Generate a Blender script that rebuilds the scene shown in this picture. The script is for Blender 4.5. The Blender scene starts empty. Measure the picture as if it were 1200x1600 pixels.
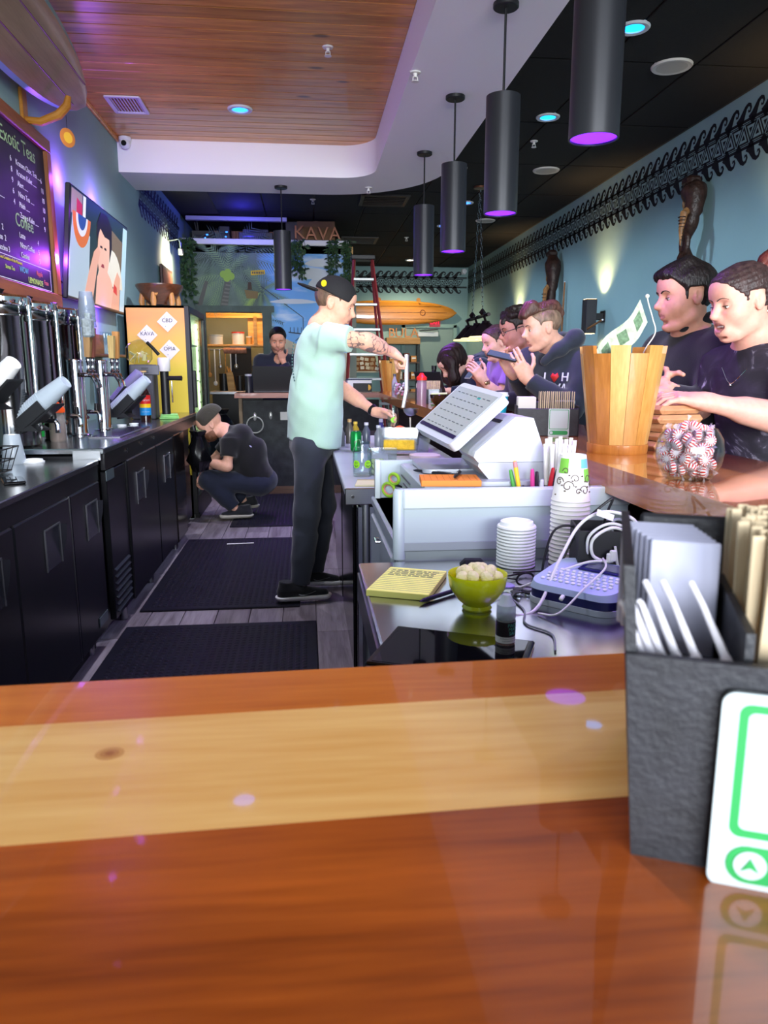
import bpy, bmesh, math, random
import numpy as np
from mathutils import Vector, Matrix, Euler
random.seed(7)
PI = math.pi
R = math.radians
SC = bpy.context.scene
COL = SC.collection

# ---------------------------------------------------------------- camera
cam_d = bpy.data.cameras.new('camera')
cam = bpy.data.objects.new('camera', cam_d); COL.objects.link(cam)
cam.location = (0, 0, 1.32)
cam.rotation_euler = (R(90 - 10.974), 0, R(-5.946))
cam_d.sensor_fit = 'VERTICAL'; cam_d.sensor_height = 24.0
cam_d.lens = 24.0 * 1150 / 1600
cam_d.clip_start = 0.02; cam_d.clip_end = 100
cam_d.dof.use_dof = True; cam_d.dof.focus_distance = 3.2; cam_d.dof.aperture_fstop = 8.0
SC.camera = cam

# ---------------------------------------------------------------- world, exposure
wd = bpy.data.worlds.new('sky'); SC.world = wd; wd.use_nodes = True
wd.node_tree.nodes['Background'].inputs[0].default_value = (0.62, 0.76, 1.0, 1)
wd.node_tree.nodes['Background'].inputs[1].default_value = 1.6
SC.view_settings.view_transform = 'Standard'; SC.view_settings.look = 'None'
SC.view_settings.exposure = 0.55; SC.view_settings.gamma = 1.0
SC.view_settings.use_curve_mapping = False
SC.cycles.use_denoising = True
SC.cycles.max_bounces = 8; SC.cycles.diffuse_bounces = 4; SC.cycles.transmission_bounces = 8
SC.cycles.sample_clamp_indirect = 6.0
SC.cycles.caustics_reflective = False; SC.cycles.caustics_refractive = False

# ---------------------------------------------------------------- daylight through the storefront, ambient lamps
def area_light(name, loc, rot, size, power, col):
    l = bpy.data.lights.new(name, 'AREA'); l.shape = 'RECTANGLE'; l.size, l.size_y = size
    l.energy = power; l.color = col
    o = bpy.data.objects.new(name, l); COL.objects.link(o); o.location = loc; o.rotation_euler = rot
    return o
def spot_light(name, loc, rot, power, col, angle=100, blend=.6, r=.04):
    l = bpy.data.lights.new(name, 'SPOT'); l.energy = power; l.color = col
    l.spot_size = R(angle); l.spot_blend = blend; l.shadow_soft_size = r
    o = bpy.data.objects.new(name, l); COL.objects.link(o); o.location = loc; o.rotation_euler = rot
    return o
def point_light(name, loc, power, col, r=.05):
    l = bpy.data.lights.new(name, 'POINT'); l.energy = power; l.color = col; l.shadow_soft_size = r
    o = bpy.data.objects.new(name, l); COL.objects.link(o); o.location = loc
    return o
area_light('storefront_daylight', (0.8, -22.0, 3.4), (R(90), 0, 0), (20.0, 8.5), 12500, (0.92, 0.96, 1.0))

# ---------------------------------------------------------------- helpers: materials
def lin(h):
    if isinstance(h, str):
        h = h.lstrip('#'); c = [int(h[i:i + 2], 16) / 255 for i in (0, 2, 4)]
    else: c = h
    return tuple((x / 12.92 if x <= .04045 else ((x + .055) / 1.055) ** 2.4) for x in c) + (1,)
MATS = {}
def mat(name, col='#808080', rough=.5, metal=0., var=None, bump=None, coat=0., trans=0., ior=1.45, emit=None, alpha=1., spec=.5, sheen=0., stretch=None, sss=0.):
    """var=(scale, amount) colour variation; bump=(scale, strength)"""
    if name in MATS: return MATS[name]
    m = bpy.data.materials.new(name); m.use_nodes = True; MATS[name] = m
    nt = m.node_tree; b = nt.nodes['Principled BSDF']
    c = lin(col); b.inputs['Base Color'].default_value = c
    b.inputs['Roughness'].default_value = rough; b.inputs['Metallic'].default_value = metal
    b.inputs['IOR'].default_value = ior; b.inputs['Specular IOR Level'].default_value = spec
    b.inputs['Coat Weight'].default_value = coat; b.inputs['Coat Roughness'].default_value = .05
    b.inputs['Transmission Weight'].default_value = trans; b.inputs['Alpha'].default_value = alpha
    if sheen: b.inputs['Sheen Weight'].default_value = sheen
    if sss:
        b.inputs['Subsurface Weight'].default_value = sss
        b.inputs['Subsurface Radius'].default_value = (.012, .004, .002); b.inputs['Subsurface Scale'].default_value = 1
    if emit:
        b.inputs['Emission Color'].default_value = lin(emit[0]); b.inputs['Emission Strength'].default_value = emit[1]
        m.cycles.emission_sampling = 'NONE' if len(emit) < 3 else 'AUTO'
    if var or bump:
        tc = nt.nodes.new('ShaderNodeTexCoord'); mp = nt.nodes.new('ShaderNodeMapping')
        nt.links.new(tc.outputs['Object'], mp.inputs['Vector'])
        if stretch: mp.inputs['Scale'].default_value = stretch
    if var:
        n = nt.nodes.new('ShaderNodeTexNoise'); n.inputs['Scale'].default_value = var[0]; n.inputs['Detail'].default_value = 5
        nt.links.new(mp.outputs[0], n.inputs['Vector'])
        r = nt.nodes.new('ShaderNodeValToRGB'); a = var[1]
        r.color_ramp.elements[0].position = .3; r.color_ramp.elements[1].position = .7
        r.color_ramp.elements[0].color = tuple(max(0, x * (1 - a)) for x in c[:3]) + (1,)
        r.color_ramp.elements[1].color = tuple(min(1, x * (1 + a)) for x in c[:3]) + (1,)
        nt.links.new(n.outputs['Fac'], r.inputs['Fac']); nt.links.new(r.outputs['Color'], b.inputs['Base Color'])
    if bump:
        n2 = nt.nodes.new('ShaderNodeTexNoise'); n2.inputs['Scale'].default_value = bump[0]; n2.inputs['Detail'].default_value = 4
        nt.links.new(mp.outputs[0], n2.inputs['Vector'])
        bp = nt.nodes.new('ShaderNodeBump'); bp.inputs['Strength'].default_value = bump[1]; bp.inputs['Distance'].default_value = .01
        nt.links.new(n2.outputs['Fac'], bp.inputs['Height']); nt.links.new(bp.outputs['Normal'], b.inputs['Normal'])
    return m
def wood(name, c1='#000000', c2='#000000', axis='x', rough=.4, coat=0., scale=1., knots=0., bump=.15, sat=None):
    """grain runs along the axis; knots = share of dark knots"""
    if name in MATS: return MATS[name]
    m = bpy.data.materials.new(name); m.use_nodes = True; MATS[name] = m
    nt = m.node_tree; b = nt.nodes['Principled BSDF']; L = nt.links.new
    tc = nt.nodes.new('ShaderNodeTexCoord'); oi = nt.nodes.new('ShaderNodeObjectInfo')
    ad = nt.nodes.new('ShaderNodeVectorMath'); ad.operation = 'MULTIPLY_ADD'
    ad.inputs[1].default_value = (1, 1, 1)
    cm = nt.nodes.new('ShaderNodeCombineXYZ')
    mu = nt.nodes.new('ShaderNodeMath'); mu.operation = 'MULTIPLY'; mu.inputs[1].default_value = 17.3
    L(oi.outputs['Random'], mu.inputs[0])
    for i in range(3): L(mu.outputs[0], cm.inputs[i])
    L(tc.outputs['Object'], ad.inputs[0]); L(cm.outputs[0], ad.inputs[2])
    mp = nt.nodes.new('ShaderNodeMapping'); s = [14 * scale] * 3; s['xyz'.index(axis)] = 1.1 * scale
    mp.inputs['Scale'].default_value = s; L(ad.outputs[0], mp.inputs['Vector'])
    n = nt.nodes.new('ShaderNodeTexNoise'); n.inputs['Scale'].default_value = 1.6; n.inputs['Detail'].default_value = 6
    n.inputs['Distortion'].default_value = .6; L(mp.outputs[0], n.inputs['Vector'])
    n3 = nt.nodes.new('ShaderNodeTexNoise'); n3.inputs['Scale'].default_value = 9; n3.inputs['Detail'].default_value = 3
    L(mp.outputs[0], n3.inputs['Vector'])
    mx0 = nt.nodes.new('ShaderNodeMix'); mx0.data_type = 'FLOAT'; mx0.inputs[0].default_value = .3
    L(n.outputs['Fac'], mx0.inputs[2]); L(n3.outputs['Fac'], mx0.inputs[3])
    r = nt.nodes.new('ShaderNodeValToRGB'); e = r.color_ramp.elements
    e[0].position = .32; e[0].color = lin(c2); e[1].position = .66; e[1].color = lin(c1)
    L(mx0.outputs[0], r.inputs['Fac'])
    # board to board tint
    hs = nt.nodes.new('ShaderNodeHueSaturation')
    mr = nt.nodes.new('ShaderNodeMapRange'); mr.inputs[3].default_value = .82; mr.inputs[4].default_value = 1.16
    L(oi.outputs['Random'], mr.inputs[0]); L(mr.outputs[0], hs.inputs['Value']); L(r.outputs['Color'], hs.inputs['Color'])
    out = hs.outputs['Color']
    if knots:
        mk = nt.nodes.new('ShaderNodeMapping'); s2 = [5 * scale] * 3; s2['xyz'.index(axis)] = 2.0 * scale
        mk.inputs['Scale'].default_value = s2; L(ad.outputs[0], mk.inputs['Vector'])
        v = nt.nodes.new('ShaderNodeTexVoronoi'); v.inputs['Scale'].default_value = 1.0; L(mk.outputs[0], v.inputs['Vector'])
        rk = nt.nodes.new('ShaderNodeValToRGB'); rk.color_ramp.elements[0].position = knots * .5; rk.color_ramp.elements[0].color = (1, 1, 1, 1)
        rk.color_ramp.elements[1].position = knots; rk.color_ramp.elements[1].color = (0, 0, 0, 1)
        L(v.outputs['Distance'], rk.inputs['Fac'])
        mk2 = nt.nodes.new('ShaderNodeMix'); mk2.data_type = 'RGBA'; L(rk.outputs['Color'], mk2.inputs[0])
        L(out, mk2.inputs[6]); mk2.inputs[7].default_value = tuple(x * .35 for x in lin(c2)[:3]) + (1,)
        out = mk2.outputs[2]
    L(out, b.inputs['Base Color']); b.inputs['Roughness'].default_value = rough
    b.inputs['Coat Weight'].default_value = coat; b.inputs['Coat Roughness'].default_value = .03
    if bump:
        bp = nt.nodes.new('ShaderNodeBump'); bp.inputs['Strength'].default_value = bump; bp.inputs['Distance'].default_value = .003
        L(mx0.outputs[0], bp.inputs['Height']); L(bp.outputs['Normal'], b.inputs['Normal'])
    return m

def thin_glass(name, tint='#f2f8f8', gloss=.14, rough=.03, haze=0.0, hazecol='#e8eef2'):
    if name in MATS: return MATS[name]
    m = bpy.data.materials.new(name); m.use_nodes = True; MATS[name] = m
    nt = m.node_tree; nt.nodes.clear(); L = nt.links.new
    out = nt.nodes.new('ShaderNodeOutputMaterial'); tr = nt.nodes.new('ShaderNodeBsdfTransparent'); gl = nt.nodes.new('ShaderNodeBsdfGlossy')
    tr.inputs[0].default_value = lin(tint); gl.inputs['Roughness'].default_value = rough
    lf = nt.nodes.new('ShaderNodeLayerWeight'); lf.inputs[0].default_value = .5
    pw_ = nt.nodes.new('ShaderNodeMath'); pw_.operation = 'POWER'; pw_.inputs[1].default_value = 3.5; L(lf.outputs['Facing'], pw_.inputs[0])
    lw = nt.nodes.new('ShaderNodeMath'); lw.operation = 'MULTIPLY_ADD'; lw.inputs[1].default_value = .55; lw.inputs[2].default_value = gloss * .3; L(pw_.outputs[0], lw.inputs[0])
    mx = nt.nodes.new('ShaderNodeMixShader'); L(lw.outputs[0], mx.inputs[0]); L(tr.outputs[0], mx.inputs[1]); L(gl.outputs[0], mx.inputs[2])
    last = mx
    if haze:
        df = nt.nodes.new('ShaderNodeBsdfPrincipled'); df.inputs['Base Color'].default_value = lin(hazecol); df.inputs['Roughness'].default_value = .35
        m2 = nt.nodes.new('ShaderNodeMixShader'); m2.inputs[0].default_value = haze; L(mx.outputs[0], m2.inputs[1]); L(df.outputs[0], m2.inputs[2]); last = m2
    L(last.outputs[0], out.inputs[0])
    return m
# ---------------------------------------------------------------- helpers: mesh building
class MB:
    def __init__(s): s.v = []; s.f = []; s.mi = []; s.M = Matrix.Identity(4); s.m = 0
    def at(s, loc=(0, 0, 0), rot=(0, 0, 0), scale=1):
        s.M = Matrix.Translation(loc) @ Euler(rot).to_matrix().to_4x4() @ Matrix.Diagonal((scale, scale, scale, 1) if not hasattr(scale, '__len__') else (*scale, 1)); return s
    def add(s, vs, fs):
        n = len(s.v); s.v += [tuple(s.M @ Vector(p)) for p in vs]; s.f += [tuple(i + n for i in f) for f in fs]; s.mi += [s.m] * len(fs); return s
    def box(s, c, d, b=0.0):
        hx, hy, hz = d[0] / 2, d[1] / 2, d[2] / 2; b = min(b, hx * .95, hy * .95, hz * .95)
        if b <= 0:
            vs = [(c[0] + x * hx, c[1] + y * hy, c[2] + z * hz) for x in (-1, 1) for y in (-1, 1) for z in (-1, 1)]
            return s.add(vs, [(0, 1, 3, 2), (4, 6, 7, 5), (0, 4, 5, 1), (2, 3, 7, 6), (0, 2, 6, 4), (1, 5, 7, 3)])
        vs = []; ix = {}
        for x in (-1, 1):
            for y in (-1, 1):
                for z in (-1, 1):
                    for a in range(3):
                        q = [x * (hx - b), y * (hy - b), z * (hz - b)]; q[a] += (x, y, z)[a] * b
                        ix[(x, y, z, a)] = len(vs); vs.append((c[0] + q[0], c[1] + q[1], c[2] + q[2]))
        fs = []
        def k(a, sa, u, su, w, sw, wh):
            t = [0, 0, 0]; t[a] = sa; t[u] = su; t[w] = sw; return ix[(*t, wh)]
        for a in range(3):
            u, w = (a + 1) % 3, (a + 2) % 3
            for sa in (-1, 1):
                q = [k(a, sa, u, su, w, sw, a) for su, sw in ((-1, -1), (1, -1), (1, 1), (-1, 1))]
                fs.append(tuple(q) if sa > 0 else tuple(reversed(q)))
            for su in (-1, 1):
                for sw in (-1, 1):
                    q = [k(a, -1, u, su, w, sw, u), k(a, 1, u, su, w, sw, u), k(a, 1, u, su, w, sw, w), k(a, -1, u, su, w, sw, w)]
                    fs.append(tuple(q) if su * sw < 0 else tuple(reversed(q)))
        for x in (-1, 1):
            for y in (-1, 1):
                for z in (-1, 1):
                    q = [ix[(x, y, z, a)] for a in range(3)]
                    fs.append(tuple(q) if x * y * z > 0 else tuple(reversed(q)))
        return s.add(vs, fs)
    def lathe(s, prof, n=24, cap=True):
        vs = []; fs = []
        for r, z in prof:
            for i in range(n):
                a = 2 * PI * i / n; vs.append((r * math.cos(a), r * math.sin(a), z))
        for j in range(len(prof) - 1):
            for i in range(n):
                i2 = (i + 1) % n; fs.append((j * n + i, j * n + i2, (j + 1) * n + i2, (j + 1) * n + i))
        if cap:
            if prof[0][0] > 1e-6: fs.append(tuple(reversed(range(n))))
            if prof[-1][0] > 1e-6: fs.append(tuple((len(prof) - 1) * n + i for i in range(n)))
        return s.add(vs, fs)
    def cyl(s, a, b, r, r2=None, n=12): return s.tube([a, b], [r, r if r2 is None else r2], n)
    def tube(s, pts, rad, n=8, cap=True, closed=False, flat=1.0, upv=None):
        pts = [Vector(p) for p in pts]; m = len(pts)
        if not hasattr(rad, '__len__'): rad = [rad] * m
        tg = []
        for i in range(m):
            if closed: t = pts[(i + 1) % m] - pts[i - 1]
            else: t = pts[min(i + 1, m - 1)] - pts[max(i - 1, 0)]
            tg.append(t.normalized() if t.length > 1e-9 else Vector((0, 0, 1)))
        u = Vector(upv) if upv else (Vector((0, 0, 1)) if abs(tg[0].z) < .9 else Vector((1, 0, 0)))
        vs = []
        for i in range(m):
            u = (u - tg[i] * u.dot(tg[i])); u = u.normalized() if u.length > 1e-6 else tg[i].orthogonal().normalized()
            w = tg[i].cross(u)
            for k in range(n):
                a = 2 * PI * k / n; vs.append(pts[i] + u * (math.cos(a) * rad[i] * flat) + w * (math.sin(a) * rad[i]))
        fs = []
        for i in range(m if closed else m - 1):
            i2 = (i + 1) % m
            for k in range(n):
                k2 = (k + 1) % n; fs.append((i * n + k, i * n + k2, i2 * n + k2, i2 * n + k))
        if cap and not closed:
            fs.append(tuple(reversed(range(n)))); fs.append(tuple((m - 1) * n + k for k in range(n)))
        return s.add(vs, fs)
    def prism(s, poly, z0, z1):
        n = len(poly); vs = [(x, y, z0) for x, y in poly] + [(x, y, z1) for x, y in poly]
        fs = [tuple(reversed(range(n))), tuple(range(n, 2 * n))] + [(i, (i + 1) % n, n + (i + 1) % n, n + i) for i in range(n)]
        return s.add(vs, fs)
    def hull(s, bot, top):
        n = len(bot); fs = [tuple(reversed(range(n))), tuple(range(n, 2 * n))] + [(i, (i + 1) % n, n + (i + 1) % n, n + i) for i in range(n)]
        return s.add(list(bot) + list(top), fs)
    def sphere(s, c, r, n=16, m=10):
        if not hasattr(r, '__len__'): r = (r, r, r)
        vs = [(c[0], c[1], c[2] - r[2])]; fs = []
        for j in range(1, m):
            ph = -PI / 2 + PI * j / m
            for i in range(n):
                a = 2 * PI * i / n; vs.append((c[0] + r[0] * math.cos(ph) * math.cos(a), c[1] + r[1] * math.cos(ph) * math.sin(a), c[2] + r[2] * math.sin(ph)))
        vs.append((c[0], c[1], c[2] + r[2])); t = len(vs) - 1
        for i in range(n):
            i2 = (i + 1) % n; fs.append((0, 1 + i2, 1 + i)); fs.append((t, 1 + (m - 2) * n + i, 1 + (m - 2) * n + i2))
            for j in range(m - 2): fs.append((1 + j * n + i, 1 + j * n + i2, 1 + (j + 1) * n + i2, 1 + (j + 1) * n + i))
        return s.add(vs, fs)
    def mesh(s, name, mats, angle=35):
        me = bpy.data.meshes.new(name); me.from_pydata(s.v, [], s.f)
        for m in (mats if isinstance(mats, (list, tuple)) else [mats]): me.materials.append(m)
        if any(s.mi): me.polygons.foreach_set('material_index', s.mi)
        me.polygons.foreach_set('use_smooth', [True] * len(s.f)); me.update()
        if angle is not None: me.set_sharp_from_angle(angle=R(angle))
        return me
    def build(s, name, mats, parent=None, loc=None, angle=35): return link(name, s.mesh(name, mats, angle), parent, loc)
def link(name, me, parent=None, loc=None, rot=None):
    o = bpy.data.objects.new(name, me); COL.objects.link(o)
    if parent is not None: o.parent = parent
    if loc is not None: o.location = loc
    if rot is not None: o.rotation_euler = rot
    return o
def tag(o, label=None, cat=None, group=None, kind=None):
    if label: o['label'] = label
    if cat: o['category'] = cat
    if group: o['group'] = group
    if kind: o['kind'] = kind
    return o
def thing(name, label, cat, loc=(0, 0, 0), rz=0, group=None, rot=None):
    o = bpy.data.objects.new(name, None); COL.objects.link(o); o.empty_display_size = .05
    o.location = loc; o.rotation_euler = rot if rot else (0, 0, rz); return tag(o, label, cat, group)
def struct(name, mb, m, parent=None, angle=35):
    o = mb.build(name, m, parent, angle=angle)
    if parent is None: o['kind'] = 'structure'
    return o
def dup(o, loc=None, rot=None, label=None, parent=None):
    c = o.copy(); COL.objects.link(c); c.parent = parent
    if loc is not None: c.location = loc
    if rot is not None: c.rotation_euler = rot
    if label: c['label'] = label
    for ch in [x for x in o.children]: dup(ch, parent=c)
    return c
def text_mb(txt, size, depth=.001, align='CENTER', sx=1.0):
    cu = bpy.data.curves.new('txt', 'FONT'); cu.body = txt; cu.size = size; cu.extrude = depth / 2
    cu.align_x = align; cu.align_y = 'CENTER'; cu.resolution_u = 3
    ob = bpy.data.objects.new('txt', cu); me = bpy.data.meshes.new_from_object(ob)
    vs = [(v.co.x * sx, v.co.y, v.co.z) for v in me.vertices]; fs = [tuple(p.vertices) for p in me.polygons]
    bpy.data.objects.remove(ob); bpy.data.curves.remove(cu); bpy.data.meshes.remove(me)
    return vs, fs
def arc(cx, cy, r, a0, a1, n=10): return [(cx + r * math.cos(R(a0 + (a1 - a0) * i / n)), cy + r * math.sin(R(a0 + (a1 - a0) * i / n))) for i in range(n + 1)]
def rrect(w, h, r, n=5):
    return arc(w / 2 - r, h / 2 - r, r, 0, 90, n) + arc(-w / 2 + r, h / 2 - r, r, 90, 180, n) + arc(-w / 2 + r, -h / 2 + r, r, 180, 270, n) + arc(w / 2 - r, -h / 2 + r, r, 270, 360, n)
def smooth_path(pts, n=6):
    """Catmull-Rom through pts"""
    P = [np.array(p, float) for p in pts]; P = [2 * P[0] - P[1]] + P + [2 * P[-1] - P[-2]]; out = []
    for i in range(1, len(P) - 2):
        for k in range(n):
            t = k / n; a, b, c, d = P[i - 1:i + 3]
            out.append(tuple(.5 * ((2 * b) + (c - a) * t + (2 * a - 5 * b + 4 * c - d) * t * t + (3 * b - a - 3 * c + d) * t ** 3)))
    out.append(tuple(P[-2])); return out
# ================================================================ materials of the setting
WALL = mat('wall_paint_teal', '#8aa9a8', .75, var=(1.5, .05), bump=(60, .06))
BLACKP = mat('border_black_paint', '#0c0e10', .6)
WHITE = mat('soffit_white', '#f2f0f3', .6, bump=(40, .03))
DARKT = mat('ceiling_tile_black', '#13100e', .9, var=(30, .25), bump=(180, .25))
GRID = mat('ceiling_grid_black', '#2a2420', .6)
OAKF = wood('floor_plank_grey', '#8b8288', '#5a5055', 'y', .45, scale=1.0, bump=.08)
PINE = wood('ceiling_pine', '#e2a255', '#a8682c', 'x', .32, coat=.25, knots=.13)
STEEL = mat('stainless', '#b9bbbf', .22, 1.0, var=(3, .06), stretch=(1, 30, 1))
STEELB = mat('stainless_brushed', '#a6a8ac', .34, 1.0)
CHROME = mat('chrome', '#e2e4e8', .07, 1.0)
BLK = mat('black_plastic', '#111113', .45)
BLKG = mat('black_gloss', '#0b0b0d', .12)
BLKM = mat('black_matte', '#15151a', .8, var=(40, .2))
WPL = mat('white_plastic', '#e9edf2', .35)
PAPER = mat('paper_white', '#eeece8', .8)
XL, XR, YB, ZC, ZS = -1.58, 3.22, 14.9, 3.28, 3.0
# ---------------------------------------------------------------- floor
m = MB().box(((XL + XR) / 2, 6.2, -.05), (5.2, 17.6, .08))
floor = struct('floor', m, mat('floor_base', '#5c5358', .5, var=(4, .2)))
pl = [MB().box((0, 0, 0), (.176, 1.196, .012), .0015).mesh('plank', OAKF)]
for i in range(13):
    for j in range(8):
        x = -1.32 + i * .18; y = 1.3 + j * 1.2 + (i % 3) * .4 - .3
        o = link('plank', pl[0], floor, (x, y, -.004))
# ---------------------------------------------------------------- walls
def wall(name, c, d, m=WALL): return struct(name, MB().box(c, d), m)
wall_left = wall('wall_left', (XL - .06, 6.3, 1.64), (.12, 17.4, 3.4))
wall_right = wall('wall_right', (XR + .06, 6.3, 1.64), (.12, 17.4, 3.4))
wall_back = wall('wall_back', (.82, YB + .06, 1.64), (5.0, .12, 3.4))
m = MB()  # storefront wall behind the camera with three openings
m.box((.82, -2.4, .2), (5.1, .12, .4)).box((.82, -2.4, 3.2), (5.1, .12, .36))
for x in (-1.62, -.05, 1.7, 3.26): m.box((x, -2.4, 1.7), (.14, .12, 2.7))
struct('wall_front', m, mat('storefront_frame', '#3a3b3e', .4))
# mural wall and the little prep room behind its doorway
YM = 10.2
MURAL = mat('mural_sky', '#5f9fdc', .7)
nt = MURAL.node_tree; b = nt.nodes['Principled BSDF']
tc = nt.nodes.new('ShaderNodeTexCoord'); sp = nt.nodes.new('ShaderNodeSeparateXYZ'); nt.links.new(tc.outputs['Object'], sp.inputs[0])
nz = nt.nodes.new('ShaderNodeTexNoise'); nz.inputs['Scale'].default_value = 1.7; nz.inputs['Detail'].default_value = 6
mpp = nt.nodes.new('ShaderNodeMapping'); mpp.inputs['Scale'].default_value = (1, 1, 3.2); nt.links.new(tc.outputs['Object'], mpp.inputs[0]); nt.links.new(mpp.outputs[0], nz.inputs['Vector'])
cr = nt.nodes.new('ShaderNodeValToRGB'); cr.color_ramp.elements[0].position = .52; cr.color_ramp.elements[0].color = lin('#74aee6'); cr.color_ramp.elements[1].position = .75; cr.color_ramp.elements[1].color = lin('#eef3f8')
nt.links.new(nz.outputs['Fac'], cr.inputs['Fac'])
n2 = nt.nodes.new('ShaderNodeTexNoise'); n2.inputs['Scale'].default_value = 3; n2.inputs['Detail'].default_value = 5; nt.links.new(tc.outputs['Object'], n2.inputs['Vector'])
c2 = nt.nodes.new('ShaderNodeValToRGB'); c2.color_ramp.elements[0].position = .35; c2.color_ramp.elements[0].color = lin('#4c5c55'); c2.color_ramp.elements[1].position = .7; c2.color_ramp.elements[1].color = lin('#73837a'); nt.links.new(n2.outputs['Fac'], c2.inputs['Fac'])
ma = nt.nodes.new('ShaderNodeMath'); ma.operation = 'MULTIPLY_ADD'; ma.inputs[1].default_value = .35; nt.links.new(n2.outputs['Fac'], ma.inputs[0]); nt.links.new(sp.outputs['X'], ma.inputs[2])
mr = nt.nodes.new('ShaderNodeMapRange'); mr.inputs[1].default_value = -.42; mr.inputs[2].default_value = -.22; nt.links.new(ma.outputs[0], mr.inputs[0])
mx = nt.nodes.new('ShaderNodeMix'); mx.data_type = 'RGBA'; nt.links.new(mr.outputs[0], mx.inputs[0]); nt.links.new(c2.outputs[0], mx.inputs[6]); nt.links.new(cr.outputs[0], mx.inputs[7]); nt.links.new(mx.outputs[2], b.inputs['Base Color'])
DX0, DX1, DZ = -1.33, -.54, 2.06
m = MB()
m.box(((XL + DX0) / 2, YM + .06, 1.47), (DX0 - XL, .12, 2.94)).box(((DX1 + .59) / 2, YM + .06, 1.47), (.59 - DX1, .12, 2.94)).box(((DX0 + DX1) / 2, YM + .06, (DZ + 2.94) / 2), (DX1 - DX0, .12, 2.94 - DZ))
wall_mural = struct('wall_mural', m, MURAL)
GREY_GREEN = mat('mural_grey_green', '#4d5a54', .7, var=(6, .25))
m = MB()  # door casing
m.box((DX0 + .0, YM - .02, DZ / 2), (.07, .05, DZ)).box((DX1 + .04, YM - .02, DZ / 2), (.12, .05, DZ)).box(((DX0 + DX1) / 2 + .02, YM - .02, DZ + .04), (DX1 - DX0 + .23, .06, .08))
struct('door_1', m, GREY_GREEN)
# prep room
m = MB().box((-1.62, 11.3, 1.4), (.1, 2.1, 2.8)).box((.64, 11.3, 1.4), (.1, 2.1, 2.8)).box((-.5, 12.4, 1.4), (2.4, .1, 2.8))
struct('wall_prep_room', m, mat('prep_room_wall', '#7d7f6e', .8, var=(2, .1)))
struct('ceiling_prep_room', MB().box((-.5, 11.3, 2.86), (2.3, 2.2, .1)), wood('prep_pine', '#d8a355', '#a8702c', 'x', .5))
# far side wall closing the room behind the prep room
struct('wall_left_far', MB().box((.06, 13.7, 1.64), (.12, 2.5, 3.4)), WALL)
# ---------------------------------------------------------------- dark tiled ceiling
m = MB().box((.82, 6.25, ZC + .06), (5.2, 17.6, .1))
ceiling = struct('ceiling', m, GRID)
tile = MB().box((0, 0, 0), (.594, 1.204, .014), .003).mesh('ceiling_tile', DARKT)
for i in range(8):
    for j in range(14):
        x = 2.89 + .3 - .305 - i * .61; y = 2.6 - .6 + j * 1.22
        if y + .6 > YB or x < -1.35: continue
        if x < 1.0 and y < 8.2: continue
        if x < 1.3 and y < 5.8: continue
        link('ceiling_tile', tile, ceiling, (x, y, ZC + .004))
# ---------------------------------------------------------------- wood plank ceiling
m = MB().box((-.48, 2.3, ZC + .02), (2.2, 9.5, .02))
ceil_wood = struct('ceiling_wood', m, mat('ceiling_gap_amber', '#d9983a', .6))
bd = MB().box((0, 0, 0), (2.22, .1325, .016), .004).mesh('ceiling_plank', PINE)
for k in range(66): link('ceiling_plank', bd, ceil_wood, (-.475, 7.03 - .0675 - k * .1375, ZC - .004))
struct('trim_1', MB().box((XL + .012, 2.3, ZC - .03), (.022, 9.4, .035), .004), PINE)
# ---------------------------------------------------------------- white soffit following the bar
outer = [(1.25, -2.3)] + arc(.2, 6.64, 1.05, 0, 90, 20) + [(XL, 7.69)]
inner = [(XL, 7.03)] + list(reversed(arc(.335, 6.73, .3, 0, 90, 12))) + [(.635, -2.3)]
bm = bmesh.new()
# build the L as two strips so that every face is convex enough
def strip_mesh(po, pi, z0, z1):
    m = MB(); n = len(po)
    vs = [(x, y, z0) for x, y in po] + [(x, y, z0) for x, y in pi] + [(x, y, z1) for x, y in po] + [(x, y, z1) for x, y in pi]
    fs = []
    for i in range(n - 1):
        fs.append((i, n + i, n + i + 1, i + 1))
        fs.append((i, i + 1, 2 * n + i + 1, 2 * n + i)); fs.append((n + i + 1, n + i, 3 * n + i, 3 * n + i + 1))
    fs += [(0, 2 * n, 3 * n, n), (n - 1, 2 * n - 1, 4 * n - 1, 3 * n - 1)]
    return m.add(vs, fs)
po = [(1.25, -2.3)] + arc(.2, 6.64, 1.05, 0, 90, 20) + [(XL, 7.69)]
pi = [(.635, -2.3)] + arc(.335, 6.73, .3, 0, 90, 20) + [(XL, 7.03)]
struct('soffit', strip_mesh(po, pi, ZS, ZC + .02), WHITE)
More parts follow.
